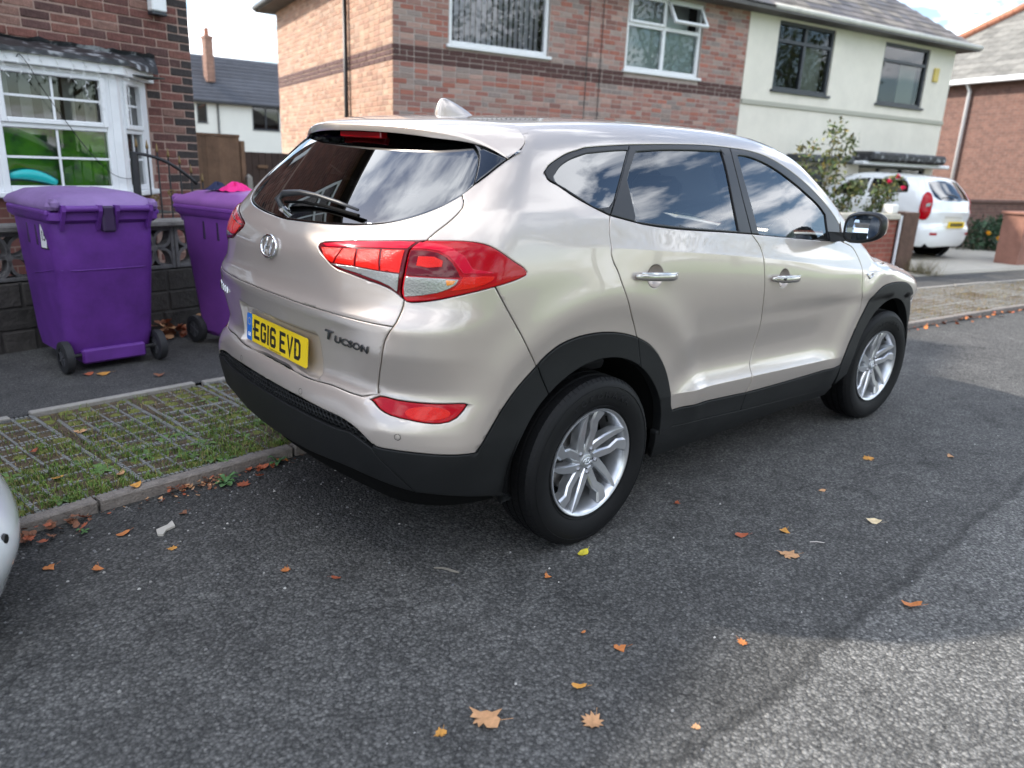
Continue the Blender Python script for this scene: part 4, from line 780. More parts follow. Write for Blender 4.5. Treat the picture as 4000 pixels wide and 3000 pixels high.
TR={
'dlo_top':[(0.995,1.447),(1.021,1.468),(1.082,1.490),(1.174,1.511),(1.310,1.527),(1.448,1.541),(1.553,1.550),(1.660,1.558),(1.882,1.570),(2.112,1.579),(2.264,1.581),(2.383,1.579),(2.533,1.573),(2.677,1.554),(2.805,1.520),(2.938,1.471),(3.060,1.414),(3.192,1.342),(3.293,1.276),(3.346,1.228)],
'dlo_bot':[(3.311,1.149),(3.062,1.161),(2.639,1.193),(2.368,1.214),(2.125,1.230),(1.905,1.243),(1.733,1.256),(1.587,1.273),(1.496,1.289),(1.402,1.307),(1.280,1.337),(1.166,1.370),(1.073,1.404),(1.010,1.426)],
'g_quarter':[(1.049,1.433),(1.094,1.463),(1.175,1.487),(1.306,1.506),(1.443,1.520),(1.538,1.529),(1.636,1.536),(1.596,1.494),(1.532,1.430),(1.463,1.369),(1.396,1.318),(1.310,1.336),(1.207,1.368),(1.121,1.396),(1.055,1.420)],
'g_rear':[(1.684,1.533),(1.863,1.546),(2.075,1.554),(2.300,1.558),(2.293,1.509),(2.278,1.435),(2.263,1.338),(2.260,1.232),(2.053,1.245),(1.841,1.260),(1.687,1.273),(1.551,1.284),(1.556,1.362),(1.565,1.427),(1.616,1.477)],
'g_front':[(2.427,1.548),(2.510,1.545),(2.621,1.527),(2.746,1.491),(2.875,1.440),(2.998,1.385),(3.121,1.325),(3.177,1.283),(3.167,1.163),(2.839,1.179),(2.545,1.200),(2.435,1.212),(2.419,1.337),(2.414,1.454)],
'seam_c':[(1.660,1.558),(1.569,1.473),(1.476,1.382),(1.402,1.307)],
'seam_b':[(2.383,1.579),(2.362,1.478),(2.354,1.346),(2.368,1.214)],
'door_r':[(1.402,1.307),(1.388,1.275),(1.381,1.228),(1.383,1.197),(1.378,1.177),(1.389,1.152),(1.418,1.108),(1.447,1.050),(1.506,0.954),(1.554,0.885),(1.582,0.839)],
'door_m':[(2.368,1.214),(2.433,1.155),(2.452,1.098),(2.473,1.007),(2.501,0.912),(2.538,0.810),(2.547,0.709),(2.532,0.621),(2.516,0.585),(2.515,0.536),(2.512,0.480),(2.491,0.447)],
'door_m2':[(2.491,0.447),(2.488,0.406)],
'door_f':[(3.363,1.137),(3.455,1.111),(3.505,1.066),(3.539,1.010),(3.546,0.963),(3.555,0.865),(3.597,0.776),(3.610,0.687),(3.578,0.599)],
'arch_r_out':[(0.997,0.800),(1.030,0.828),(1.093,0.861),(1.178,0.879),(1.292,0.885),(1.403,0.880),(1.496,0.864),(1.582,0.839),(1.668,0.798),(1.745,0.738),(1.806,0.661),(1.845,0.585),(1.871,0.500),(1.889,0.474)],
'sill_top':[(1.889,0.474),(1.962,0.476),(2.284,0.460),(2.491,0.447),(2.836,0.440),(3.438,0.437)],
'arch_f_out':[(3.497,0.439),(3.520,0.498),(3.578,0.599),(3.622,0.668),(3.681,0.748),(3.733,0.824),(3.829,0.868),(3.959,0.882),(4.076,0.874)],
'sill_low':[(1.798,0.397),(1.924,0.393),(2.054,0.385),(2.504,0.353),(2.904,0.330),(3.432,0.296)],
'clad_bump':[(0.996,0.797),(0.932,0.732),(0.888,0.665),(0.858,0.600),(0.838,0.550),(0.826,0.526)],
'bump_low':[(0.826,0.523),(0.786,0.526),(0.736,0.530),(0.688,0.536),(0.638,0.539),(0.603,0.540),(0.595,0.546)],
'mesh_up':[(0.591,0.545),(0.550,0.580),(0.493,0.597),(0.401,0.601),(0.309,0.606),(0.170,0.611),(0.093,0.612)],
'mesh_lo':[(0.591,0.531),(0.565,0.546),(0.524,0.561),(0.473,0.553),(0.369,0.552),(0.240,0.556),(0.092,0.558)],
'val_bot':[(0.896,0.312),(0.815,0.344),(0.746,0.368),(0.678,0.382),(0.566,0.428),(0.451,0.426),(0.257,0.404)],
'val_seam':[(0.573,0.540),(0.603,0.509),(0.642,0.450),(0.685,0.380)],
'quarter_bump':[(0.851,1.088),(0.873,1.040),(0.906,0.971),(0.943,0.901),(0.973,0.842),(0.996,0.797)],
'tg_up':[(0.735,1.402),(0.709,1.365),(0.726,1.345),(0.729,1.327),(0.719,1.304),(0.700,1.275),(0.680,1.249),(0.665,1.223)],
'tg_dn':[(0.639,1.036),(0.637,1.003),(0.633,0.968),(0.627,0.951),(0.616,0.924),(0.608,0.902),(0.598,0.844),(0.581,0.774),(0.573,0.728),(0.577,0.705)],
'tg_bot':[(0.535,0.690),(0.506,0.689),(0.423,0.692),(0.284,0.685),(0.098,0.691),(0.016,0.691)],
'tg_crease':[(0.605,0.950),(0.532,0.951),(0.425,0.955),(0.249,0.957),(0.108,0.960)],
'lamp_in':[(0.311,1.160),(0.313,1.170),(0.329,1.176),(0.419,1.190),(0.506,1.203),(0.595,1.215),(0.664,1.222),(0.647,1.209),(0.633,1.191),(0.633,1.167),(0.634,1.123),(0.631,1.089),(0.630,1.056),(0.636,1.039),(0.624,1.050),(0.601,1.065),(0.572,1.075),(0.531,1.084),(0.480,1.095),(0.431,1.102),(0.394,1.115),(0.364,1.132),(0.329,1.148)],
'lamp_out':[(0.666,1.222),(0.719,1.226),(0.771,1.227),(0.811,1.221),(0.839,1.209),(0.868,1.188),(0.899,1.163),(0.926,1.144),(0.937,1.131),(0.936,1.121),(0.918,1.112),(0.874,1.097),(0.848,1.089),(0.800,1.074),(0.753,1.058),(0.706,1.042),(0.657,1.031),(0.646,1.032),(0.638,1.039),(0.632,1.056),(0.633,1.090),(0.636,1.123),(0.635,1.167),(0.635,1.190),(0.649,1.209)],
'li_cells':[(0.331,1.159),(0.430,1.166),(0.490,1.172),(0.559,1.181),(0.626,1.188),(0.628,1.154),(0.627,1.119),(0.567,1.119),(0.494,1.122),(0.393,1.118),(0.362,1.136)],
'li_div1':[(0.427,1.167),(0.428,1.141),(0.448,1.125)],
'li_div2':[(0.490,1.172),(0.492,1.143),(0.509,1.123)],
'li_div3':[(0.559,1.181),(0.558,1.147),(0.575,1.124)],
'li_white':[(0.407,1.115),(0.494,1.119),(0.567,1.116),(0.623,1.115),(0.622,1.088),(0.621,1.059),(0.601,1.075),(0.572,1.086),(0.505,1.102),(0.458,1.108)],
'lo_dark':[(0.638,1.190),(0.677,1.193),(0.706,1.189),(0.728,1.177),(0.745,1.159),(0.760,1.134),(0.766,1.119),(0.726,1.117),(0.677,1.116),(0.640,1.115),(0.639,1.155)],
'lo_white':[(0.640,1.110),(0.678,1.112),(0.726,1.113),(0.763,1.112),(0.758,1.097),(0.742,1.082),(0.717,1.068),(0.680,1.056),(0.640,1.047),(0.637,1.077)],
'lo_arm':[(0.653,1.213),(0.696,1.214),(0.738,1.205),(0.771,1.182),(0.792,1.145),(0.840,1.135),(0.841,1.131),(0.772,1.131),(0.755,1.156),(0.735,1.179),(0.708,1.194),(0.676,1.197),(0.639,1.194)],
'lo_refl':[(0.773,1.119),(0.821,1.123),(0.845,1.122),(0.842,1.111),(0.823,1.097),(0.787,1.084),(0.747,1.076),(0.763,1.096)],
'fog':[(0.541,0.687),(0.556,0.697),(0.585,0.703),(0.633,0.700),(0.688,0.699),(0.740,0.699),(0.789,0.700),(0.797,0.697),(0.791,0.681),(0.776,0.655),(0.761,0.643),(0.742,0.638),(0.709,0.640),(0.672,0.647),(0.629,0.654),(0.598,0.666),(0.565,0.678)],
'win_bot':[(0.735,1.402),(0.710,1.364),(0.665,1.329),(0.619,1.302),(0.569,1.279),(0.506,1.258),(0.431,1.245),(0.327,1.236),(0.195,1.229)],
'c_seam':[(0.737,1.599),(0.815,1.582),(0.865,1.556),(0.880,1.538),(0.871,1.520),(0.847,1.501),(0.823,1.482),(0.792,1.456),(0.765,1.427),(0.737,1.399)],
'roof_seam':[(0.070,1.631),(0.231,1.622),(0.426,1.609),(0.676,1.597)],
'defl':[(0.612,1.534),(0.672,1.508),(0.704,1.483),(0.722,1.445),(0.734,1.401)],
'handle_r':[(1.503,1.090),(1.632,1.077),(1.764,1.072)],
'handle_f':[(2.502,1.014),(2.642,1.000),(2.792,0.995)],
'badge':[(0.382,0.871),(0.583,0.861)],
'fender_badge':[(3.640,0.949)],
'clad_seam1':[(0.997,0.800),(1.021,0.748),(1.060,0.676)],
'clad_seam2':[(1.582,0.839),(1.614,0.781),(1.634,0.721)],
'plate_rec':[(0.389,0.849),(0.309,0.835),(0.289,0.686),(0.299,0.685)],
'sensors':[(0.636,0.575),(0.260,0.612)],
'wiper':[(0.053,1.247),(0.146,1.272),(0.148,1.289),(0.286,1.283),(0.386,1.277),(0.411,1.267)],
'arch_in':[(1.060,0.676),(1.201,0.754),(1.423,0.777),(1.634,0.721),(1.775,0.571),(1.836,0.469)],
}
# ================================================================== the silver SUV
PHI=.02
suv=empty('suv_car',(0,.9*math.cos(PHI)-.9,.9*math.sin(PHI)),0,'champagne silver SUV with black arch cladding parked half on the grass verge','car')
suv.rotation_euler=(PHI,0,0)
PAINT=mat('car_paint',(.50,.438,.390),.42,.50,1.0,.5,coatr=.012)
PAINT.node_tree.nodes['Principled BSDF'].inputs['Coat IOR'].default_value=1.5
def _flake(m):
    n,l=nodes(m); b=n['Principled BSDF']; t=n.new('ShaderNodeTexCoord'); v=n.new('ShaderNodeTexNoise'); v.inputs['Scale'].default_value=900; v.inputs['Detail'].default_value=1
    l.new(t.outputs['Object'],v.inputs['Vector']); mr=n.new('ShaderNodeMapRange'); mr.inputs['To Min'].default_value=.26; mr.inputs['To Max'].default_value=.42; l.new(v.outputs['Fac'],mr.inputs[0]); l.new(mr.outputs[0],b.inputs['Roughness'])
_flake(PAINT)
CLAD=mat('black_cladding',(.0075,.008,.0085),.55,spec=.3,bump=.12,bscale=700,var=.25,vscale=5)
TRIM=mat('satin_black_trim',(.006,.006,.007),.36,spec=.4)
GBLACK=mat('gloss_black',(.006,.007,.010),.04,coat=1)
SEAMB=mat('seam_black',(.004,.004,.004),.9,spec=.1)
GLASS=glassmat('window_glass',(.58,.64,.61),1.95)
RGLASS=glassmat('privacy_glass',(.035,.04,.045),2.25)
CHROME=mat('chrome',(.82,.83,.85),.08,1.0)
RUBBER=mat('tyre_rubber',(.004,.004,.0045),.62,spec=.25,bump=.05,bscale=300,var=.3,vscale=9)
ALLOY=mat('alloy_silver',(.60,.61,.63),.30,.85,.4,var=.10,vscale=14)
DISC=mat('brake_disc',(.20,.19,.18),.45,.9)
def crv(pts,closed=False,d=.018):
    """Catmull-Rom through the points, resampled"""
    P=np.asarray(pts,float); n=len(P)
    if n<3: 
        k=max(1,int(np.linalg.norm(P[1]-P[0])/d)); return [tuple(P[0]+(P[1]-P[0])*i/k) for i in range(k+1)]
    out=[]
    for i in range(n if closed else n-1):
        a=P[(i-1)%n] if (closed or i>0) else 2*P[0]-P[1]; b=P[i]; c=P[(i+1)%n]; e=P[(i+2)%n] if (closed or i+2<n) else 2*P[-1]-P[-2]
        k=max(1,int(np.linalg.norm(c-b)/d+.5))
        ta=max(np.linalg.norm(b-a),1e-6)**.5; tb=max(np.linalg.norm(c-b),1e-6)**.5; te=max(np.linalg.norm(e-c),1e-6)**.5
        m1=((b-a)/ta-(c-a)/(ta+tb)+(c-b)/tb)*tb; m2=((c-b)/tb-(e-b)/(tb+te)+(e-c)/te)*tb
        for q in range(k):
            t=q/k; out.append(tuple((1+2*t)*(1-t)**2*b+t*(1-t)**2*m1+t*t*(3-2*t)*c+t*t*(t-1)*m2))
    if not closed: out.append(tuple(P[-1]))
    return out
def join(*segs):
    o=[]
    for s in segs:
        for p in s:
            if not o or math.hypot(p[0]-o[-1][0],p[1]-o[-1][1])>.0015: o.append(tuple(p))
    if math.hypot(o[0][0]-o[-1][0],o[0][1]-o[-1][1])<.0015: o.pop()
    return o
def densify(L_,d=.02):
    o=[]
    for i,p in enumerate(L_):
        q=L_[(i+1)%len(L_)]; k=max(1,int(math.hypot(q[0]-p[0],q[1]-p[1])/d+.5))
        for j in range(k): o.append((p[0]+(q[0]-p[0])*j/k,p[1]+(q[1]-p[1])*j/k))
    return o
def inside(pts,loops):
    pts=np.asarray(pts); r=np.zeros(len(pts),bool)
    for lp in loops:
        A=np.asarray(lp); Bn=np.roll(A,-1,0)
        for (x1,y1),(x2,y2) in zip(A,Bn):
            if y1==y2: continue
            c=((y1>pts[:,1])!=(y2>pts[:,1])); r^=c&(pts[:,0]<(x2-x1)*(pts[:,1]-y1)/(y2-y1)+x1)
    return r
def area(L_): A=np.asarray(L_); x,y=A[:,0],A[:,1]; return .5*np.sum(x*np.roll(y,-1)-np.roll(x,-1)*y)
def offloop(L_,d,seam):
    """move each vertex to the inside of the panel by d (loops are oriented so the panel lies on their left)"""
    A=np.asarray(L_); e=np.roll(A,-1,0)-A; e/=np.maximum(np.linalg.norm(e,axis=1,keepdims=True),1e-9); n=np.stack([-e[:,1],e[:,0]],1); m=n+np.roll(n,1,0)
    m/=np.maximum(np.linalg.norm(m,axis=1,keepdims=True),1e-6); c=np.maximum((m*n).sum(1),.45)
    o=A+m*(d/c)[:,None]; s=np.abs(A[:,seam])<1e-6
    o[s,seam]=0; return o,m
XS_F=S4+YC
def chart_f(uv): return chart_c(np.stack([XS_F-np.asarray(uv)[:,0],np.asarray(uv)[:,1]],1))   # from the front centre line backwards
FEAT=[]
def panel_mesh(loops,chart='c',h=.03,dd=.02,off=0.,depth=.014,gap=.0018,bev=.004,drop=.0018,soft=None):
    fn={'c':chart_c,'t':chart_t,'f':chart_f}[chart]; seam=1 if chart=='t' else 0
    Ls=[]
    for i,lp in enumerate(loops):
        lp=densify(lp,dd)
        if (area(lp)>0)!=(i==0): lp=lp[::-1]
        Ls.append(lp)
    B0=[];B1=[];Mn=[]
    for lp in Ls:
        o,m=offloop(lp,gap,seam); o2,_=offloop(lp,gap+bev,seam)
        if soft is not None: sm=soft(np.asarray(lp)); o[sm]=np.asarray(lp)[sm]
        B0.append(o);B1.append(o2);Mn.append(m)
    V=[];E=[];kind=[]
    bidx=[];nout=[]
    for o,o2,m in zip(B0,B1,Mn):
        k=len(o); b=len(V); V+=list(map(tuple,o)); E+=[(b+i,b+(i+1)%k) for i in range(k)]; bidx.append(range(b,b+k)); nout+=list(-m)
        b=len(V); V+=list(map(tuple,o2)); nout+=[(0,0)]*k
    nb=len(V)
    A=np.array(V); lo=A.min(0);hi=A.max(0)
    gx,gy=np.meshgrid(np.arange(lo[0]+h*.5,hi[0],h),np.arange(lo[1]+h*.5,hi[1],h*.8)); G=np.stack([gx.ravel(),gy.ravel()],1)
    G=G[inside(G,[list(map(tuple,o)) for o in B1])]
    if chart=='c' and len(FEAT):
        Fp=np.array(FEAT); Fp=Fp[inside(Fp,[list(map(tuple,o)) for o in B1])]
        if len(Fp) and len(G):
            near=lambda U,V: np.concatenate([np.min(((U[i:i+400,None,:]-V[None])**2).sum(2),axis=1) for i in range(0,len(U),400)])
            Fp=Fp[near(Fp,A[:nb])>.006**2]
            if len(Fp): G=np.vstack([Fp,G[near(G,Fp)>.011**2]])
            nf=len(Fp)
        else: nf=0
    else: nf=0
    if len(G):
        D=np.min(np.linalg.norm(G[:,None,:]-A[None,:nb],axis=2),axis=1) if len(G)*nb<4e7 else np.concatenate([np.min(np.linalg.norm(G[i:i+500,None,:]-A[None,:nb],axis=2),axis=1) for i in range(0,len(G),500)])
        keep=D>h*.45; keep[:nf]=True; G=G[keep]
    V2=V+list(map(tuple,G))
    vc,_,fc,ov,_,_=delaunay_2d_cdt([Vector(v) for v in V2],E,[],0,1e-7)
    uv=np.array([(v.x,v.y) for v in vc]); F_=np.array([list(f) for f in fc if len(f)==3])
    cen=uv[F_].mean(1); F_=F_[inside(cen,[list(map(tuple,o)) for o in B0])]
    P=fn(uv); P[:,1]=np.where(np.abs(uv[:,seam])<1e-6,0,P[:,1]); Nn=grad(P)
    tri=P[F_]; fl=np.einsum('ij,ij->i',np.cross(tri[:,1]-tri[:,0],tri[:,2]-tri[:,0]),Nn[F_[:,0]])<0; F_[fl]=F_[fl][:,::-1]
    P=P+Nn*off
    # boundary bookkeeping
    om={}
    for i,l in enumerate(ov):
        for q in l: om[q]=i
    NN=Nn.copy(); nout=np.array(nout); verts=[];extra_f=[]
    if nb:
        ids=[];dirs=[]
        for r in bidx:
            for q in r:
                if q in om and abs(uv[om[q],seam])>1e-6: ids.append(om[q]); dirs.append(nout[q])
        ids=np.array(ids);dirs=np.array(dirs)
        T3=fn(uv[ids]+dirs*.002)-fn(uv[ids]); T3/=np.maximum(np.linalg.norm(T3,axis=1,keepdims=True),1e-9)
        wgt=np.full(len(ids),.9)
        if soft is not None: wgt=np.where(soft(uv[ids]),0,wgt)
        NN[ids]=Nn[ids]+wgt[:,None]*T3; NN[ids]/=np.linalg.norm(NN[ids],axis=1,keepdims=True)
        P[ids]=P[ids]-Nn[ids]*(drop*(wgt>0))[:,None]
    nv=len(P); PV=list(P); NV=list(NN); FV=[tuple(f) for f in F_]
    for r in bidx:
        seq=[om[q] for q in r if q in om]; top={};bot={}
        for a in seq:
            if a in top: continue
            top[a]=len(PV); PV.append(P[a]); NV.append(np.zeros(3)); bot[a]=len(PV); PV.append(P[a]-Nn[a]*depth); NV.append(np.zeros(3))
        for a,b in zip(seq,seq[1:]+seq[:1]):
            if a==b or (abs(uv[a,seam])<1e-6 and abs(uv[b,seam])<1e-6): continue
            if soft is not None and soft(uv[[a,b]]).all(): continue
            FV.append((top[b],top[a],bot[a],bot[b]))
    return np.array(PV),np.array(NV),FV
def mk(name,P,Nv,Fv,m,parent):
    me=bpy.data.meshes.new(name); me.from_pydata(P.tolist(),[],Fv); me.update(); me.polygons.foreach_set('use_smooth',[True]*len(me.polygons)); me.materials.append(m)
    me.normals_split_custom_set_from_vertices(Nv.tolist())
    return link(bpy.data.objects.new(name,me),parent)
def panel(name,loops,m,parent=None,both=True,**k):
    """pair of mirrored panels (both), or one panel that crosses the centre line (both=False)"""
    P,Nv,Fv=panel_mesh(loops,**k); par=parent if parent is not None else (suv,suv)
    if not isinstance(par,(tuple,list)): par=(par,par)
    P2=P*[1,-1,1]; N2=Nv*[1,-1,1]; F2=[f[::-1] for f in Fv]
    if both: return mk(name,P,Nv,Fv,m,par[0]),mk(name,P2,N2,F2,m,par[1])
    nv=len(P); mp=np.arange(nv)+nv; c=np.where(np.abs(P[:,1])<1e-6)[0]; mp[c]=c
    for i in c: Nv[i,1]=0
    return mk(name,np.vstack([P,P2]),np.vstack([Nv,N2]),list(Fv)+[tuple(int(mp[i]) for i in f) for f in F2],m,par[0])
def ucurve(s):
    """height where flank turns into roof, per s"""
    s=np.asarray(s,float); lo=np.full(len(s),1.0); hi=np.full(len(s),1.64)
    for _ in range(26):
        m=(lo+hi)/2; P=chart_c(np.stack([s,m],1)); a=np.abs(P[:,1])
        v=(a-side_w(P[:,0],P[:,2]))-(P[:,2]-top_z(P[:,0],a))>0; lo=np.where(v,m,lo); hi=np.where(v,hi,m)
    return lo
t=TR
def seg(k,a=None,b=None,rev=False):
    p=t[k][a:b]; p=p[::-1] if rev else p; return crv(p)
def circ_sz(cx,r,a0,a1,n=26):
    """arc about a wheel centre in chart coordinates"""
    X=[(cx+r*math.cos(R(a0+(a1-a0)*i/n)),.347+r*math.sin(R(a0+(a1-a0)*i/n))) for i in range(n+1)]
    P=[]
    for x,z in X:
        y=-float(side_w(np.array([x]),np.array([z]))[0]); P.append(tuple(inv_c(np.array([[x,y,z]]))[0]))
    return P
# --- upper edge of the flank
us=np.concatenate([np.linspace(.74,1.40,18),np.linspace(1.45,3.36,50)]); uz=ucurve(us)
uz=np.minimum(uz,1.606); uz[0]=1.599
UC=list(zip(us.tolist(),uz.tolist()))
us2=np.linspace(3.37,4.55,30); UC2=list(zip(us2.tolist(),ucurve(us2).tolist()))
RIN=.432
# points laid along the pressed creases so that the mesh follows them
for x_ in np.arange(.40,2.15,.018):
    for d_ in (-.010,-.002,.002,.012,.028,.05): FEAT.append((S2+x_,float(f_low(x_))+d_))
for x_ in np.arange(-.0,2.2,.022):
    for d_ in (-.012,-.002,.002,.014): FEAT.append((S2+x_,float(f_crA(x_))+d_))
for s_ in np.arange(.0101,.64,.02):
    for z_ in (.938,.944,.968,.98): FEAT.append((s_,z_))
    for z_ in (.62,.645,.668): FEAT.append((s_,z_))
for z_ in np.arange(.70,.862,.016):
    for s_ in (.312,.319,.326,.333,.340,.347): FEAT.append((s_,float(z_)))
for s_ in np.arange(.0101,.31,.02):
    for z_ in (.836,.844,.852,.860,.866): FEAT.append((s_,z_))
# quarter panel with the cant rail and windscreen pillar
qp=join(seg('c_seam'),seg('tg_up',1),crv(t['lamp_out'][0:13]),seg('quarter_bump'),crv(t['arch_r_out'][0:8]),seg('door_r',rev=True),
        crv(t['dlo_bot'][9:]+[t['dlo_top'][0]]),seg('dlo_top'),[(3.375,1.245)],UC[::-1])
panel('quarter_panel',[qp],PAINT,h=.025,soft=lambda uv:(uv[:,0]>.76)&(uv[:,1]>np.interp(uv[:,0],us,uz)-.006))
# doors, each with the hole of its handle cup
HC={'rear_door':(1.640,1.078),'front_door':(2.655,1.001)}
def ell(cx,cz,a,b,n=26): return [(cx+a*math.cos(2*math.pi*i/n),cz+b*math.sin(2*math.pi*i/n)) for i in range(n)]
rd=join(seg('door_r'),crv(t['arch_r_out'][7:]),crv(t['sill_top'][:4]),seg('door_m',rev=True),crv(t['dlo_bot'][3:10]))
fd=join(seg('door_m'),crv(t['sill_top'][3:]+t['arch_f_out'][:1]),crv(t['arch_f_out'][0:3]),seg('door_f',rev=True),crv(t['dlo_bot'][:4]))
RD=panel('rear_door',[rd,ell(*HC['rear_door'],.050,.043)],PAINT)
FD=panel('front_door',[fd,ell(*HC['front_door'],.050,.043)],PAINT)
# front wing
xs=[2.67+(2.67-p)*.90 for p in (2.57,2.44,2.34,2.29,2.23,2.19,2.13)]
zs=[.874,.852,.800,.725,.650,.58,.49]
fro=[tuple(inv_c(np.array([[x,-.9,z]]))[0]) for x,z in zip(xs,zs)]
fw=join(seg('door_f'),crv(t['arch_f_out'][2:8]+fro[:3]),[fro[3],(4.50,.80)],[(4.55,UC2[-1][1])],UC2[::-1])
panel('front_wing',[fw],PAINT)
# bonnet, roof, windscreen in the top chart
Pu=chart_c(np.array(UC)); Pu2=chart_c(np.array(UC2))
def xy(P): return [(float(a[0]),float(a[1])) for a in P]
ix=int(np.argmin(np.abs(Pu[:,0]-1.46)))
rsm=[(-.14,0.),(-.152,-.07),(-.185,-.18),(-.215,-.28),(-.245,-.40),(-.252,-.50)]
roof=join(crv(rsm),xy(Pu[:ix+1])[0:],[(1.475,-.45),(1.49,-.2),(1.495,0)])
panel('roof_panel',[roof],PAINT,both=False,chart='t',h=.06,soft=lambda uv:(uv[:,0]>-.225)&(np.abs(uv[:,1])>.47))
ws=join([(1.50,0),(1.495,-.2),(1.48,-.45)],xy(Pu[ix:]),xy(Pu2[:2]),[(2.33,-.55),(2.42,-.25),(2.44,0)])
panel('windscreen',[ws],GLASS,both=False,chart='t',h=.06,off=-.003)
bon=join([(2.47,0),(2.45,-.25),(2.36,-.55)],xy(Pu2[4:]),[(3.32,-.62),(3.46,-.3),(3.49,0)])
panel('bonnet',[bon],PAINT,both=False,chart='t',h=.06)
Pn=grad(Pu); Qn=Pu-Pn*.0045
for sg in (1,-1): m=MB(); m.tube([(q[0],q[1]*sg,q[2]) for q in Qn],.0042,6); m.build('cant_rail_joint',PAINT,suv,True)
# window surrounds and panes
gq=list(t['g_quarter']); gq[10]=(1.412,1.337); gq=crv(gq[:7])+crv(gq[6:11])+crv(gq[10:]+gq[:1])
gr_=t['g_rear']; gr=join(crv(gr_[0:4]),crv(gr_[3:8]),crv(gr_[7:12]),crv(gr_[11:14]),crv(gr_[13:]+gr_[:1]))
gf_=t['g_front']; gf=join(crv(gf_[0:8]),[gf_[8]],crv(gf_[8:12]),crv(gf_[11:]+gf_[:1]))
gq=join(gq)
panel('quarter_window_trim',[join(crv(t['dlo_top'][0:8]),seg('seam_c'),crv(t['dlo_bot'][9:]+[t['dlo_top'][0]])),gq],TRIM,off=.001)
RT=panel('window_trim',[join(crv(t['dlo_top'][7:12]),seg('seam_b'),crv(t['dlo_bot'][3:10]),seg('seam_c',rev=True)),gr],TRIM,parent=RD,off=.001)
FT=panel('window_trim',[join(crv(t['dlo_top'][11:]),[t['dlo_bot'][0]],crv(t['dlo_bot'][:4]),seg('seam_b',rev=True)),gf],TRIM,parent=FD,off=.001)
panel('quarter_window',[gq],RGLASS,off=-.004,gap=-.004,depth=.004)
panel('window',[gr],GLASS,parent=RD,off=-.006,gap=-.004,depth=.004)
panel('window',[gf],GLASS,parent=FD,off=-.006,gap=-.004,depth=.004)
# tail: tailgate in an upper and a lower shell, rear screen, bumper
crease=[(0,.960),(.108,.960),(.25,.957),(.425,.955),(.532,.952),(.628,.951)]
tgl=list(t['tg_dn']); tgu=[p for p in tgl if p[1]>.955]; tgd=[p for p in tgl if p[1]<.949]
wb=[(0,1.222)]+t['win_bot'][::-1][:-1]
tailup=join(crv(wb),crv(t['tg_up'][1:]),crv(t['lamp_in'][0:7])[::-1],crv([t['lamp_in'][0]]+t['lamp_in'][13:][::-1]),crv(tgu+[(.628,.951)]),crv(crease[::-1]))
TG=panel('tailgate',[tailup],PAINT,both=False,h=.022)
taildn=join(crv(crease),crv([(.628,.951)]+tgd),[(.560,.700)],crv(t['tg_bot'][:-1]+[(0,.691)]))
panel('lower_tailgate',[taildn],PAINT,parent=TG,both=False,gap=.0012,h=.02)
panel('wiper_deflector',[join(crv(t['defl']),crv(t['c_seam'][6:])[::-1])],GBLACK,parent=TG,off=.004)
bpy.data.objects['wiper_deflector'].name='side_deflector'
rw=join(crv(wb+[(.735,1.402)]),crv(t['defl'][::-1]),[(.58,1.538),(.45,1.548),(.25,1.556),(0,1.56)])
RW=panel('rear_window',[rw],RGLASS,parent=TG,both=False,off=-.004,gap=.003,depth=.006)
fog=[(.562,.688),(.572,.695)]+t['fog'][2:-1]+[(.576,.682)]
fogl=join(crv(fog[:9]),crv(fog[8:]+fog[:1]))
bum=join(crv([(0,.691)]+t['tg_bot'][::-1][1:]),[(.552,.697),(.577,.712)],crv(t['tg_dn'][::-1][1:]),crv(t['lamp_out'][12:19])[::-1],seg('quarter_bump'),seg('clad_bump'),seg('bump_low'),crv(t['mesh_up'][:-1]+[(0,.613)]))
BU=panel('rear_bumper',[bum,fogl],PAINT,both=False,h=.018)
REDL=mat('red_lens',(.36,.0015,.008),.12,coat=.30,spec=.15); REDB=mat('red_reflector',(.58,.010,.005),.15,coat=.25,spec=.15,bump=.25,bscale=260)
REDD=mat('dark_red_lens',(.10,.001,.004),.08,coat=.30,spec=.2); PINK=mat('pink_red_lens',(.50,.003,.022),.10,coat=.35,spec=.15); WHL=mat('clear_lens',(.30,.30,.29),.16,.5,coat=.5,bump=.12,bscale=160); AMB=mat('amber_lens',(.75,.22,.02),.1,coat=1)
FO=panel('fog_reflector',[fogl],REDL,off=-.004,gap=.0015)
panel('reflector_facets',[join(crv(ell(.71,.668,.052,.022,20),True))],REDB,parent=FO,off=-.0025,gap=0,depth=.002,bev=.002)
# lower bumper, grille strip, arch claddings, sills
mu=t['mesh_up'][:-1]+[(0,.613)]; ml=t['mesh_lo'][:-1]+[(0,.560)]
GR=panel('bumper_grille',[join(crv(mu),crv(ml)[::-1])],SEAMB,both=False,off=-.022,gap=-.003)
vb=[(0,.392),(.257,.395),(.451,.408),(.566,.412),(.678,.382)]
panel('bumper_valance',[join(crv(ml[::-1]),seg('val_seam',1),crv(vb[::-1]))],CLAD,both=False,off=.003,depth=.07,gap=.001)
cin=circ_sz(0,RIN,190,129,20)
corner=join([t['mesh_lo'][0]],crv(t['bump_low'][::-1]),crv(t['clad_bump'][::-1]),crv(t['clad_seam1'][:2]+[cin[-1]]),cin[::-1],[(.93,.285)],crv(t['val_bot'][0:3]+[(.678,.382)]),seg('val_seam',1,None,True))
panel('bumper_corner_cladding',[corner],CLAD,off=.004,depth=.05,gap=.0012)
ca=circ_sz(0,RIN,129,57,24)
panel('rear_arch_cladding',[join(crv(t['arch_r_out'][0:8]),[ca[-1]],ca[::-1],[t['clad_seam1'][1]])],CLAD,off=.006,depth=.05,gap=.0012)
cb_=circ_sz(0,RIN,57,3,20)
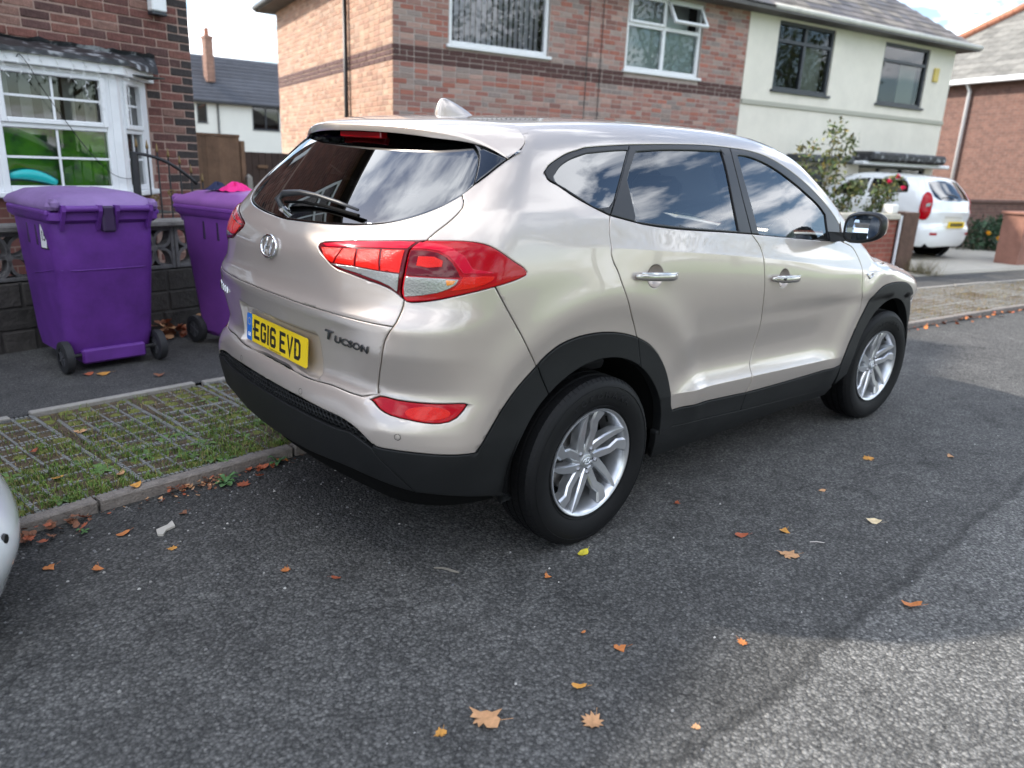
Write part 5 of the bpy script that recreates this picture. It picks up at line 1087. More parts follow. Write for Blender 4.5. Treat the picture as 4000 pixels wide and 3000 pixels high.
dc=join(crv(t['arch_r_out'][7:]),crv(t['sill_top'][:4]),crv([t['sill_top'][3],t['door_m2'][1],(2.482,.356)]),[(2.30,.368),(2.054,.385),(1.924,.393)],cb_[::-1])
panel('door_cladding',[dc],CLAD,parent=RD,off=.005,depth=.04,gap=.0012)
fi0=circ_sz(2.67,RIN,178,2,44)
dcf=join(crv(t['sill_top'][3:]+[(3.497,.439)]),[(3.49,.30)],[(3.432,.300),(2.904,.330),(2.482,.356)],crv([(2.482,.356),t['door_m2'][1],t['sill_top'][3]]))
panel('door_cladding',[dcf],CLAD,parent=FD,off=.005,depth=.04,gap=.0012)
fo=crv(t['arch_f_out'][0:8]+fro)
panel('front_arch_cladding',[join(fo,[fi0[-1]],fi0[::-1],[(3.52,.31)])],CLAD,off=.006,depth=.05,gap=.0012)
sl_=join([(1.80,.39),(1.924,.393),(2.054,.385),(2.504,.353),(2.904,.330),(3.432,.300),(3.52,.30),(3.52,.235)],[(1.86,.235),(1.82,.30)])
panel('sill',[sl_],CLAD,off=.002,depth=.03,gap=.0012)
# front end, simple: bumper, grille, headlamps
fz=[(4.50,.80),(4.56,.80)]
fb=join([fro[3]],fro[4:],[(4.55,.30),(4.9,.24),(5.3,.24),(S4+YC,.24)],[(S4+YC,.50),(5.35,.50),(5.0,.72),(4.62,.76)])
xs_=S4+YC
def fpanel(name,lp,m,**k):
    lp=[(xs_-a,b) for a,b in lp]
    return panel(name,[lp],m,chart='f',**k)
fpanel('front_bumper',fb,PAINT,both=False)
fpanel('front_grille',[(xs_,.505),(xs_,.86),(5.15,.85),(4.98,.73),(5.33,.505)],TRIM,both=False)
fpanel('headlamp',[(4.62,.77),(4.99,.735),(5.14,.85),(4.75,.90),(4.50,.905)],WHL,both=True)
# dark liner under all seams
def liner():
    s=np.arange(0,S4+YC+.02,.04); z=np.arange(.26,1.60,.03); S,Z=np.meshgrid(s,z); P=chart_c(np.stack([S.ravel(),Z.ravel()],1)); Nn=grad(P); Q=P-Nn*.036
    hole=[np.array(offloop(densify(l if area(l)>0 else l[::-1]),-.02,0)[0]).tolist() for l in (gq,gr,gf)]
    wheel=[[(a,b) for a,b in circ_sz(0,.46,0,360,40)],[(a,b) for a,b in circ_sz(2.67,.46,0,360,40)]]
    f=[];n=len(s)
    cen=np.stack([S+.02,Z+.015],-1).reshape(-1,2); bad=np.zeros(len(cen),bool)
    for h_ in hole+wheel: bad|=inside(cen,[h_])
    bad|=inside(cen,[[(-.1,1.21),(.2,1.215),(.43,1.225),(.6,1.27),(.70,1.345),(.75,1.41),(.74,1.47),(.70,1.52),(.6,1.57),(-.1,1.6)]])
    bad|=(cen[:,0]>3.4)&(cen[:,1]>.98)
    for j in range(len(z)-1):
        for i in range(n-1):
            if not bad[j*n+i]: f.append((j*n+i,j*n+i+1,(j+1)*n+i+1,(j+1)*n+i))
    v=np.vstack([Q,Q*[1,-1,1]]).tolist(); k=len(Q); f+= [tuple(q+k for q in a[::-1]) for a in f]
    obj('inner_shell',v,f,SEAMB,suv)
liner()
# --- lamps: outer lens, then the fields one sees behind it
LI=panel('tail_lamp_inner',[join(crv(t['lamp_in'][0:7]),crv(t['lamp_in'][6:14]),crv(t['lamp_in'][13:]+t['lamp_in'][:1]))],REDD,parent=TG,off=.004,h=.012,dd=.01,gap=.0014)
LO=panel('tail_lamp',[join(crv(t['lamp_out'][0:9]),crv(t['lamp_out'][8:17]),crv(t['lamp_out'][16:]+t['lamp_out'][:1]))],REDL,off=.004,h=.012,dd=.01,gap=.0014)
def fld(name,pts,m,par,off,cl=True): return panel(name,[join(crv(pts,True))],m,parent=par,off=off,gap=0,depth=.002,bev=.0015,drop=.0008,h=.02)
def poly(name,pts,m,par,off): return panel(name,[pts],m,parent=par,off=off+.0006,gap=0,depth=.003,bev=.0015,drop=.0006,h=.012,dd=.01)
c=t['li_cells']; top=c[0:5]; bot=[c[10],c[9],c[8],c[7],c[6]]
def lerp(a,b,q): return (a[0]+(b[0]-a[0])*q,a[1]+(b[1]-a[1])*q)
def along(P,q):
    q*=len(P)-1; i=min(int(q),len(P)-2); return lerp(P[i],P[i+1],q-i)
cells=[0,.30,.50,.75,1.0]
for q0,q1 in zip(cells[:-1],cells[1:]):
    fld_=[along(top,q0+.012),along(top,(q0+q1)/2),along(top,q1-.012),along(bot,min(q1+.02,1)-.012),along(bot,(q0+q1)/2),along(bot,q0+.03)]
    poly('lamp_cell',fld_,REDB,LI,.0055)
poly('lamp_top_band',[(.335,1.171),(.42,1.185),(.506,1.198),(.595,1.210),(.642,1.213),(.628,1.193),(.559,1.186),(.49,1.178),(.43,1.171),(.36,1.164)],PINK,LI,.005)
poly('reversing_lens',t['li_white'],WHL,LI,.0055)
poly('lamp_bulb_chamber',t['lo_dark'],REDD,LO,.005)
poly('lamp_core',[(.662,1.174),(.70,1.176),(.722,1.166),(.722,1.148),(.69,1.142),(.662,1.146)],REDB,LO,.0062)
poly('indicator_lens',t['lo_white'],WHL,LO,.0055)
poly('amber_bulb',[(.735,1.108),(.757,1.109),(.752,1.097),(.738,1.092)],AMB,LO,.0066)
poly('lamp_arm',t['lo_arm'],PINK,LO,.0055)
poly('lamp_reflector',t['lo_refl'],REDB,LO,.0055)
# --- spoiler
def spoiler():
    rs=[(-.14,0,0),(-.16,-.11,0),(-.205,-.25,0),(-.245,-.40,0),(-.25,-.50,0)]
    rs=[tuple(chart_t(np.array([[a,b]]))[0]) for a,b,_ in rs]+[tuple(q) for q in chart_c(np.array(t['c_seam'][0:7]))]
    te=[(-.535,0,1.578),(-.530,-.13,1.577),(-.515,-.27,1.574),(-.49,-.41,1.566),(-.462,-.50,1.556),(-.445,-.545,1.548),(-.428,-.585,1.538),(-.413,-.62,1.527),(-.402,-.65,1.516),(-.392,-.675,1.505),(-.382,-.697,1.494),tuple(chart_c(np.array(t['c_seam'][6:7]))[0])]
    te[-1]=tuple(np.array(te[-1])+np.array([-.002,-.004,0]))
    def res(P,n=40):
        P=np.array(P); d=np.r_[0,np.cumsum(np.linalg.norm(np.diff(P,axis=0),axis=1))]; d/=d[-1]; q=np.linspace(0,1,n); return np.stack([pchip(d,P[:,k])(q) for k in range(3)],1)
    n=40; A=res(rs,n); T_=res(te,n); rows=[]
    fall=np.linspace(0,1,n)
    th=.026*(1-ss(.55,1,fall)); crown=.012*(1-ss(.6,1,fall))
    for w in (0,.25,.5,.75,.92,1):
        M_=A*(1-w)+T_*w; M_[:,2]+=crown*4*w*(1-w); 
        nrm=np.zeros_like(M_); nrm[:,2]=.003
        rows.append(M_+nrm*(w<1))
    # rear face and underside
    f1=T_.copy(); f1[:,0]-=.004*(1-fall); f1[:,2]-=th*.35
    f2=T_.copy(); f2[:,0]+=.004; f2[:,2]-=th
    rows+= [f1,f2]
    und=[]
    u1=f2.copy(); u1[:,0]+=.03; u1[:,2]-=.004; u2=f2*.0+f2; 
    g=np.array([(-.47,0,1.540),(-.465,-.15,1.540),(-.45,-.3,1.538),(-.43,-.42,1.534),(-.415,-.50,1.528),(-.408,-.55,1.522),(-.402,-.59,1.516),(-.398,-.63,1.508),(-.393,-.66,1.499),(-.388,-.68,1.492),(-.38,-.70,1.486),te[-1]])
    G=res(g,n); G[-1]=T_[-1]
    V=np.vstack(rows); K=len(rows); Nn=n
    Fc=[(i*n+j,i*n+j+1,(i+1)*n+j+1,(i+1)*n+j) for i in range(K-1) for j in range(n-1)]
    def sym(V,Fc):
        k=len(V); V2=V*[1,-1,1]; mp=np.arange(k)+k; c_=np.where(np.abs(V[:,1])<1e-6)[0]; mp[c_]=c_
        return np.vstack([V,V2]).tolist(), Fc+[tuple(int(mp[q]) for q in f[::-1]) for f in Fc]
    v,f=sym(V,Fc); o=obj('spoiler',v,f,PAINT,TG,True)
    bm=bmesh.new(); bm.from_mesh(o.data); bmesh.ops.remove_doubles(bm,verts=bm.verts,dist=1e-5); bmesh.ops.recalc_face_normals(bm,faces=bm.faces); bm.to_mesh(o.data); bm.free()
    V=np.vstack([f2+[.0,0,-.001],.5*(f2+G)+[0,0,.006],G,G+[.06,0,.03]]); Fc=[(i*n+j,i*n+j+1,(i+1)*n+j+1,(i+1)*n+j) for i in range(3) for j in range(n-1)]
    v,f=sym(V,Fc); obj('spoiler_underside',v,f,GBLACK,TG,True)
    # high brake light let into the underside
    m=MB(); 
    for k in range(1): m.bbox(-.512,-.478,-.15,.15,1.526,1.552,.004)
    m.build('high_brake_light',mat('brake_lens',(.16,.001,.004),.1,coat=.3,spec=.2),TG)
spoiler()
# aerial fin
m=MB(); rings=[]
for k in range(15):
    q=k/14; z=1.622+.082*(1-(1-q)**1.25); x0=-.150+.030*q**2+.012*(q>.92)*(q-.92)/.08; x1=.085-.195*q**1.15; w=.033*(1-q**1.6)**.62+.0015
    if x1<x0+.006: x1=x0+.006
    ring=[]
    for a in range(22):
        an=2*math.pi*a/22; c_,s_=math.cos(an),math.sin(an); xx=math.copysign(abs(c_)**.75,c_); ring.append(((x0+x1)/2+(x1-x0)/2*xx,w*math.copysign(abs(s_)**.85,s_)*(1-.45*max(c_,0)),z))
    rings.append(ring)
m.loft(rings); m.build('aerial_fin',PAINT,suv,True,sharp=75)
# rear wiper
def onb(s,z,off=0,y=None):
    P=chart_c(np.array([[abs(s),z]])); n=grad(P); q=(P+n*off)[0]
    return Vector((q[0],q[1] if s>=0 else -q[1],q[2]))
WB=mat('wiper_black',(.03,.03,.032),.45)
m=MB(); arm=[onb(s,z,o) for s,z,o in ((-.05,1.247,.010),(-.085,1.262,.035),(-.06,1.280,.040),(.05,1.292,.040),(.16,1.292,.036),(.29,1.284,.030),(.40,1.274,.022))]
m.tube(arm,[.011,.013,.013,.010,.008,.007,.005],8); wo=m.build('rear_wiper',WB,TG,True)
m=MB(); m.tube([onb(s,z,o) for s,z,o in ((-.07,1.268,.012),(.05,1.279,.010),(.2,1.278,.010),(.41,1.263,.012))],.006,6); m.build('wiper_blade',SEAMB,wo)
m=MB(); m.tube([onb(-.05,1.247,-.01),onb(-.05,1.247,.02)],.014,12); m.build('wiper_pivot',CHROME,wo,True,sharp=40)
# sensors
for s,z in ((.655,.588),(.262,.632)):
    for sg in (1,-1):
        Pq=onb(s*sg,z,.0005); n=grad(np.array([[Pq.x,-abs(Pq.y),Pq.z]]))[0]; nv=Vector((n[0],n[1]*sg,n[2])); M=Matrix.Translation(Pq)@nv.to_track_quat('Z','Y').to_matrix().to_4x4()
        m=MB(); m.lathe([(.0,.001),(.008,.001),(.0095,.0006)],16,M); m.cm=1; m.lathe([(.0098,.0002),(.0108,.0008),(.0115,.0002)],16,M); m.build('parking_sensor',None,BU,True,mats=[PAINT,CLAD])
# --- honeycomb of the bumper grille
m=MB()
mu_f=pchip([0,.09,.17,.309,.401,.493,.55,.591],[.613,.612,.611,.606,.601,.597,.580,.545]); ml_f=pchip([0,.092,.24,.369,.473,.524,.565,.591],[.560,.558,.556,.552,.553,.558,.546,.531])
hx=.0125
def onbN(A):
    A=np.array(A,float); P=chart_c(np.stack([np.abs(A[:,0]),A[:,1]],1)); P=P+grad(P)*A[:,2:3]; P[:,1]*=np.where(A[:,0]<0,-1,1); return P
ask=[]
for row in range(6):
    for colm in range(30):
        cs=colm*hx*1.75+(row%2)*hx*.875+.004; cz_=.533+row*hx*1.5
        if cs>.575 or not (float(ml_f(cs))+.004<cz_<float(mu_f(cs))-.003): continue
        for rr,of in ((hx*1.02,-.006),(hx*.72,-.004),(hx*.55,-.018)):
            for k in range(6):
                a=R(60*k+30); ask.append((max(cs+rr*math.cos(a),1e-6),cz_+rr*math.sin(a),of))
Q=onbN(ask)
for k in range(0,len(Q),18):
    for sg in (1,-1):
        rr=[[(q[0],q[1]*sg,q[2]) for q in Q[k+6*j:k+6*j+6]][::sg] for j in range(3)]; m.loft(rr,caps=False)
m.build('grille_mesh',CLAD,GR)
# --- number plate
YEL=mat('plate_yellow',(.86,.60,.015),.28,coat=.6); BLK=mat('plate_black',(.012,.012,.012),.4); EUB=mat('plate_blue',(.02,.16,.55),.3,coat=.6); WHT=mat('plain_white',(.78,.78,.76),.5)
tl=.06; PM=Matrix(((0,math.sin(tl),-math.cos(tl),-.888),(-1,0,0,0),(0,math.cos(tl),math.sin(tl),.768),(0,0,0,1)))
def xf(o,M): o.data.transform(M); return o
m=MB(); m.prism(rrect(.520,.111,.009),-.004,.0); PL=xf(m.build('number_plate',YEL,TG),PM)
m=MB(); q=rrect(.520,.111,.009); band=[(min(x,-.212),y) for x,y in q]; bb=[]
for p_ in band:
    if not bb or math.hypot(p_[0]-bb[-1][0],p_[1]-bb[-1][1])>1e-6: bb.append(p_)
m.prism(bb,.0,.0006); xf(m.build('country_band',EUB,PL),PM)
m=MB()
for k in range(12):
    a=R(30*k); m.prism([( -.236+.0135*math.cos(a)+.0018*math.cos(R(72*j)),.022+.0135*math.sin(a)+.0018*math.sin(R(72*j))) for j in range(5)],.0006,.001)
xf(m.build('star_ring',YEL,PL),PM)
textmesh('country_letters','GB',.022,WHT,PL,PM@Matrix.Translation((-.236,-.032,.0008)),.0003,.0006)
def strip(m,pts,w,z0,z1,closed=False):
    P=[Vector(p) for p in pts]; n=len(P); Lf=[];Rt=[]
    for i,p in enumerate(P):
        a=P[i-1] if (i>0 or closed) else None; b=P[(i+1)%n] if (i<n-1 or closed) else None
        d1=(p-a).normalized() if a is not None else (b-p).normalized(); d2=(b-p).normalized() if b is not None else d1
        t_=(d1+d2).normalized(); nn=Vector((-t_.y,t_.x)); k=1/max(.5,nn.dot(Vector((-d1.y,d1.x)))); Lf.append(p+nn*w/2*k); Rt.append(p-nn*w/2*k)
    for i in range(n if closed else n-1):
        j=(i+1)%n; m.prism([(Rt[i].x,Rt[i].y),(Rt[j].x,Rt[j].y),(Lf[j].x,Lf[j].y),(Lf[i].x,Lf[i].y)],z0,z1)
GL={'E':([[(50,72),(7,72),(7,7),(50,7)]],[(14,41,32.5,46.5)],50),
'G':([[(43,54),(43,66),(37,72),(13,72),(7,66),(7,13),(13,7),(37,7),(43,13),(43,38),(27,38)]],[],50),
'1':([[(7,79),(7,0)]],[],14),
'6':([[(43,58),(43,66),(37,72),(13,72),(7,66),(7,13),(13,7),(37,7),(43,13),(43,34),(37,40),(14,40)]],[],50),
'V':([[(5,79),(25,6),(45,79)]],[],50),
'D':([[(7,72),(7,7),(32,7),(43,18),(43,61),(32,72)]],[],50)}
x=-.192
for ch in 'EG16 EVD':
    if ch==' ': x+=.033-.011; continue
    st,bx,w=GL[ch]; m=MB()
    for s_ in st: strip(m,[(x+a/1000,-.0395+b/1000-.001) for a,b in s_],.014,0,.0007,closed=(ch=='D'))
    for (a,b,c_,d) in bx: m.prism([(x+a/1000,-.0405+c_/1000),(x+b/1000,-.0405+c_/1000),(x+b/1000,-.0405+d/1000),(x+a/1000,-.0405+d/1000)],0,.0007)
    xf(m.build('plate_character',BLK,PL),PM); x+=w/1000+.011
for bx_ in (-.190,.172):
    m=MB(); m.lathe([(0,.005),(.004,.005),(.006,.003),(.0065,0)],14,Matrix.Translation((bx_,-.002,.0008))); xf(m.build('plate_screw',BLK,PL,True),PM)
textmesh('dealer_line','Motorpoint Car Supermarket',.0085,BLK,PL,PM@Matrix.Translation((.0,-.0495,.0004)),.0001)
# --- maker's oval with slanted bar letter
def oval_logo(name,M,a,b,parent,matl,th=.0055,hgt=.006):
    m=MB(); n=40; ring=[(a*math.cos(2*math.pi*k/n),b*math.sin(2*math.pi*k/n),hgt*.5) for k in range(n)]; m.tube(ring,th*b/.04,8,closed=True)
    def bar(p,q,w0,w1):
        p=Vector(p);q=Vector(q);mid=(p+q)/2; pts=[p,p.lerp(mid,.5),mid,mid.lerp(q,.5),q]; m.tube([(v.x,v.y,hgt*.6) for v in pts],[w0,(w0+w1)/2,w1,(w0+w1)/2,w0],8)
    k=b/.04
    bar((-.030*k-.006*k,-.031*k),(-.010*k,.033*k),.003*k,.0060*k); bar((.010*k,-.033*k),(.036*k,.031*k),.003*k,.0060*k); bar((-.024*k,-.006*k),(.024*k,.006*k),.003*k,.0035*k)
    o=m.build(name,matl,parent,True); o.data.transform(M); return o
q=onb(0.0,1.122,.002); n=grad(np.array([[q.x,0.,q.z]]))[0]; nv=Vector(n)
Zl=nv; Xl=Vector((0,-1,0)); Yl=Zl.cross(Xl).normalized(); LM=Matrix(((Xl.x,Yl.x,Zl.x,q.x),(Xl.y,Yl.y,Zl.y,q.y),(Xl.z,Yl.z,Zl.z,q.z),(0,0,0,1)))
oval_logo('maker_badge',LM,.062,.040,TG,CHROME)
# model lettering
a=onb(.385,.872,.001); b=onb(.585,.862,.001); Xl=(b-a).normalized(); mid=onb(.484,.866,.0015); n=grad(np.array([[mid.x,mid.y,mid.z]]))[0]; Zl=Vector(n); Zl=(Zl-Xl*Zl.dot(Xl)).normalized(); Yl=Zl.cross(Xl)
BM=Matrix(((Xl.x,Yl.x,Zl.x,mid.x),(Xl.y,Yl.y,Zl.y,mid.y),(Xl.z,Yl.z,Zl.z,mid.z),(0,0,0,1)))
DCHR=mat('dark_chrome',(.26,.26,.27),.14,1.0)
textmesh('model_lettering','T',.050,DCHR,TG,BM@Matrix.Translation((-.094,.002,.002)),.002,.0016,.25,sx=1.35)
textmesh('model_lettering','ucson'.upper(),.036,DCHR,TG,BM@Matrix.Translation((.022,-.005,.002)),.002,.0012,.25,sx=1.36,spacing=1.02)
m=MB()
for k in range(5):
    q=onb(-(.50+.026*k),.868,.0); m.bbox(q.x-.006,q.x+.006,q.y-.009,q.y+.009,q.z-.016,q.z+.016,.003)
m.build('trim_lettering',CHROME,TG)
# --- door handles with cups
HS=mat('handle_silver',(.42,.40,.37),.22,.85,.8)
for nm,(cs,cz_) in HC.items():
    D=RD if nm=='rear_door' else FD; dz=-.05 if nm=='rear_door' else -.045
    for sg,par in ((1,D[0]),(-1,D[1])):
        # cup
        A=[];nr=26;rings=((1.0,-.001),(.9,-.012),(.7,-.022),(.4,-.028),(.05,-.030))
        for rr,of in rings:
            for k in range(nr): an=2*math.pi*k/nr; A.append(((cs+.0505*rr*math.cos(an))*sg,cz_+.0435*rr*math.sin(an),of))
        Q=onbN(A).tolist(); f=[(i*nr+k,i*nr+(k+1)%nr,(i+1)*nr+(k+1)%nr,(i+1)*nr+k) for i in range(4) for k in range(nr)]+[tuple(range(4*nr,5*nr))]
        obj('handle_cup',Q,f,PAINT,par,True)
        us_=np.linspace(-.132,.132,17); A=[]
        prof=[]
        for u in us_:
            e=1-abs(u/.132)**4; of=.010+.032*(1-abs(u/.132)**2.5); hz=.0085+.0085*e; hd=.004+.006*e
            for k in range(10):
                an=2*math.pi*k/10; A.append(((cs+u)*sg,cz_+u*dz+hz*math.cos(an),of+hd*math.sin(an)))
        Q=onbN(A); m=MB(); m.loft([[tuple(v) for v in Q[i*10:i*10+10]] for i in range(17)]); hd_=m.build('door_handle',HS,par,True)
        A=[((cs+u)*sg,cz_+u*dz+.013,.012+.030*(1-abs(u/.132)**2.5)+.004) for u in us_[1:-1]]; m=MB(); m.tube([tuple(v) for v in onbN(A)],.0026,6); m.build('handle_chrome',CHROME,hd_,True)
        if nm=='front_door':
            q=onb((cs-.075)*sg,cz_+.004,.047); m=MB(); m.lathe([(0,.001),(.006,.001),(.0065,0)],14,Matrix.Translation(q)@Matrix.Rotation(R(90*sg),4,'X')); m.build('key_lock',CLAD,hd_)
# chrome strip badge on the wing
for sg in (1,-1):
    m=MB(); A=[(3.60,.957),(3.665,.965),(3.665,.945),(3.628,.935)]; m.tube([tuple(v) for v in onbN([(a*sg,b,.002) for a,b in A])],.0045,6,closed=True); m.build('wing_badge',CHROME,suv,True)
# --- door mirrors
for sg in (-1,1):
    par=FD[0] if sg<0 else FD[1]
    rings=[];n=24
    for (xo,wy,hz,yo) in ((-.045,.098,.070,0),(-.030,.108,.080,0),(.0,.108,.080,.0),(.035,.096,.070,.004),(.07,.066,.048,.014),(.085,.03,.02,.02)):
        ring=[]
        for k in range(n):
            an=2*math.pi*k/n; c_,s_=math.cos(an),math.sin(an); ex=.62
            yy=math.copysign(abs(c_)**ex,c_)*wy; zz=math.copysign(abs(s_)**ex,s_)*hz; zz*=(1-.18*(yy/wy)) if yy>0 else 1
            ring.append((1.845+xo+.10*yy*.4,sg*(1.005+yo+yy*.93),1.238+zz+.012*(yy/.1)))
        rings.append(ring)
    m=MB(); m.loft(rings[2:],caps=False); mo=m.build('mirror_cap',PAINT,par,True)
    m=MB(); m.loft([rings[0],rings[1],rings[2]],caps=False)
    # flange towards glass
    ce=Vector((1.80,sg*1.005,1.238)); inn=[tuple(ce.lerp(Vector(v),.90)+Vector((-.002 if False else 0,0,0))) for v in rings[0]]; m.loft([rings[0],inn],caps=False)
    m.build('mirror_housing',TRIM,mo,True,sharp=50)
    inn2=[(v[0]+.046-sg*.44*(v[1]-sg*1.005),v[1],v[2]) for v in inn]; m=MB(); m.loft([inn,inn2],caps=False); m.add(inn2,[tuple(range(n))]); m.build('mirror_glass',mat('mirror_glass',(.55,.60,.66),.02,1.0),mo)
    m=MB(); m.loft([[(1.83+a,sg*(.835),1.150+b) for a,b in ((-.045,-.006),(.05,-.006),(.04,.045),(-.04,.05))],[(1.84+a,sg*.955,1.175+b) for a,b in ((-.03,-.01),(.04,-.01),(.03,.03),(-.03,.03))]]); m.build('mirror_arm',TRIM,mo)
# --- wheels
def make_wheel(name,cx,sg,steer=0):
    W0=bpy.data.objects.new(name,None); W0.location=(cx,sg*.80,.347); W0.rotation_euler=(0,0,steer); link(W0,suv)
    # local: wheel axis along +Y*sg outward. build with lathe about z then rotate so z -> outward
    M=Matrix.Rotation(R(90 if sg<0 else -90),4,'X')
    if sg>0: M=M@Matrix.Rotation(R(180),4,'Z')
    tp=[(.222,.074),(.229,.088),(.240,.094),(.262,.103),(.292,.1075),(.318,.105),(.333,.098),(.342,.090),(.3475,.080)]
    prof=tp[:]
    for (h0,dp) in ((.062,1),(.054,0),(.050,0),(.022,1),(.014,0),(.010,0),(-.014,1),(-.022,0)): pass
    tread=[(.350,.078),(.3515,.046),(.344,.045),(.344,.037),(.352,.036),(.3525,.005),(.344,.004),(.344,-.004),(.3525,-.005),(.352,-.036),(.344,-.037),(.344,-.045),(.3515,-.046),(.350,-.078)]
    prof=tp+tread+[(r,-h) for r,h in tp[::-1]]
    m=MB(); m.lathe(prof,96,M); ty=m.build('tyre',RUBBER,W0,True,sharp=32)
    # shoulder tread blocks
    m=MB()
    for k in range(84):
        a=2*math.pi*k/84; Rz=Matrix.Rotation(a,4,'Z')
        for s2 in (1,-1):
            pts=[(.3485,.050*s2),(.3525,.052*s2),(.3505,.080*s2),(.340,.0935*s2),(.330,.0990*s2),(.329,.094*s2)]
            w=.0095
            ringA=[M@Rz@Vector((r,-w,h)) for r,h in pts]; ringB=[M@Rz@Vector((r,w,h)) for r,h in pts]; m.loft([ringA,ringB])
        for h0,h1 in ((.008,.034),(-.034,-.008)):
            m.box(.3515,.3535,-.0085,.0085,h0,h1,M@Rz)
    tb=m.build('tread_blocks',RUBBER,ty); tb['kind']='stuff'
    # raised rings and lettering of the sidewall
    m=MB(); 
    for r,h in ((.238,.0948),(.318,.1056)): m.tube([M@Vector((r*math.cos(2*math.pi*k/72),r*math.sin(2*math.pi*k/72),h)) for k in range(72)],.0013,5,closed=True)
    m.build('sidewall_ring',RUBBER,ty,True)
    word='YOKOHAMA'
    for off in (62,):
        for i,ch in enumerate(word):
            a=R(off+ (len(word)/2-i)*6.6) if sg<0 else R(off-(len(word)/2-i)*6.6)
            a=R(118-i*9.0)
            L_=M@Matrix.Rotation(a-math.pi/2,4,'Z')@Matrix.Translation((0,.283,.1068))@Matrix.Rotation(R(4),4,'X')
            if i==0: lets=[]
            lets.append((ch,L_))
        par=ty
        bmx=bmesh.new()
        for ch,L_ in lets:
            o=textmesh('tyre_lettering',ch,.034,RUBBER,None,L_,.0012,.0008,sx=1.25); bmx.from_mesh(o.data); COL.objects.unlink(o); bpy.data.objects.remove(o)
        me=bpy.data.meshes.new('tyre_lettering'); bmx.to_mesh(me); bmx.free(); me.materials.append(mat('tyre_letter',(.007,.007,.008),.6,spec=.3)); link(bpy.data.objects.new('tyre_lettering',me),ty)
    # rim barrel
    m=MB(); m.lathe([(.226,.090),(.224,.0955),(.217,.094),(.209,.080),(.202,.060),(.196,.02),(.192,-.05)],72,M); rim=m.build('rim',ALLOY,W0,True,sharp=50)
    # five pairs of spokes
    def spoke(pts,hs,w,dep):
        m=MB(); rings=[]
        for i,(x,y) in enumerate(pts):
            p=Vector((x,y)); a=Vector(pts[max(i-1,0)]); b=Vector(pts[min(i+1,len(pts)-1)]); t_=(b-a).normalized(); nn=Vector((-t_.y,t_.x)); ww=w[i]; h=hs[i]
            e=[(p+nn*ww,h-dep),(p+nn*ww,h-.007),(p+nn*ww*.72,h),(p-nn*ww*.72,h),(p-nn*ww,h-.007),(p-nn*ww,h-dep)]
            rings.append([Vector((v.x,v.y,hh)) for v,hh in e])
        m.loft(rings); return m
    for k in range(5):
        Rz=Matrix.Rotation(R(90+72*k+6),4,'Z')
        # blade: straight, tapering to a point at the rim
        m=spoke([(.030,.030),(.070,.034),(.12,.034),(.17,.030),(.214,.022)],[.062,.066,.074,.082,.090],[.020,.020,.018,.0145,.006],.045)
        sp=m.build('spoke',ALLOY,rim,True,sharp=30); sp.data.transform(M@Rz)
        # arm: broader, bends sideways before the rim
        m=spoke([(.040,-.012),(.080,-.022),(.125,-.036),(.165,-.030),(.205,-.058)],[.062,.066,.073,.080,.088],[.021,.020,.019,.023,.030],.045)
        sp=m.build('spoke',ALLOY,rim,True,sharp=30); sp.data.transform(M@Rz)
    m=MB(); m.lathe([(0,.058),(.052,.058),(.072,.052),(.080,.030),(.080,.0)],40,M); m.build('hub',ALLOY,rim,True,sharp=40)
    m=MB(); m.lathe([(0,.0655),(.026,.065),(.030,.062),(.031,.055)],32,M); cap=m.build('centre_cap',mat('cap_grey',(.36,.37,.38),.35,.6),rim,True,sharp=45)
    oval_logo('cap_badge',M@Matrix.Translation((0,0,.0665)),.021,.0135,cap,CHROME,.006,.001)
    for k in range(5):
        a=R(90+72*k+36+10); c_=(.052*math.cos(a),.052*math.sin(a))
        m=MB(); Mt=M@Matrix.Translation((c_[0],c_[1],0)); m.lathe([(.0145,.0592),(.0145,.0600),(.0,.0600)],16,Mt); m.build('lug_recess',SEAMB,rim)
        m=MB(); m.lathe([(.0095,.059),(.0095,.066),(.006,.071),(0,.072)],6,Mt); m.build('lug_nut',mat('nut_steel',(.30,.30,.31),.35,.9),rim)
    m=MB(); m.lathe([(.0,.010),(.145,.010),(.148,.006),(.148,-.01),(0,-.01)],40,M); m.build('brake_disc',DISC,W0,True,sharp=40)
    m=MB(); m.lathe([(.0,-.03),(.195,-.03)],40,M); m.build('wheel_back',SEAMB,W0)
    m=MB(); m.tube([M@Vector((.196*math.cos(R(58)),.196*math.sin(R(58)),.055)),M@Vector((.178*math.cos(R(58)),.178*math.sin(R(58)),.072))],.0045,8); m.build('valve',SEAMB,rim)
    return W0
make_wheel('rear_wheel',0,-1); make_wheel('rear_wheel',0,1); make_wheel('front_wheel',2.67,-1,-R(5)); make_wheel('front_wheel',2.67,1,-R(5))
# wheel wells, underbody
for cx in (0,2.67):
    for sg in (1,-1):
        m=MB(); n=28; A=[];Bq=[];C_=[]
        for k in range(n+1):
            a=R(4+178*k/n); A.append((cx+.445*math.cos(a),sg*.885,.347+.445*math.sin(a))); Bq.append((cx+.43*math.cos(a),sg*.52,.347+.43*math.sin(a)))
        m.loft([A,Bq],caps=False,closed=False); m.add(Bq,[tuple(range(n+1))]); m.build('wheel_arch_liner',SEAMB,suv,True,sharp=40)
m=MB(); m.box(.46,2.20,-.80,.80,.24,.30); m.box(-.30,3.2,-.50,.50,.28,.34); m.build('underbody',SEAMB,suv)
m=MB(); m.tube([(-.35,.45,.36),(-.66,.47,.37)],.03,10); m.build('exhaust',mat('exhaust_steel',(.3,.29,.28),.4,.9),suv,True)
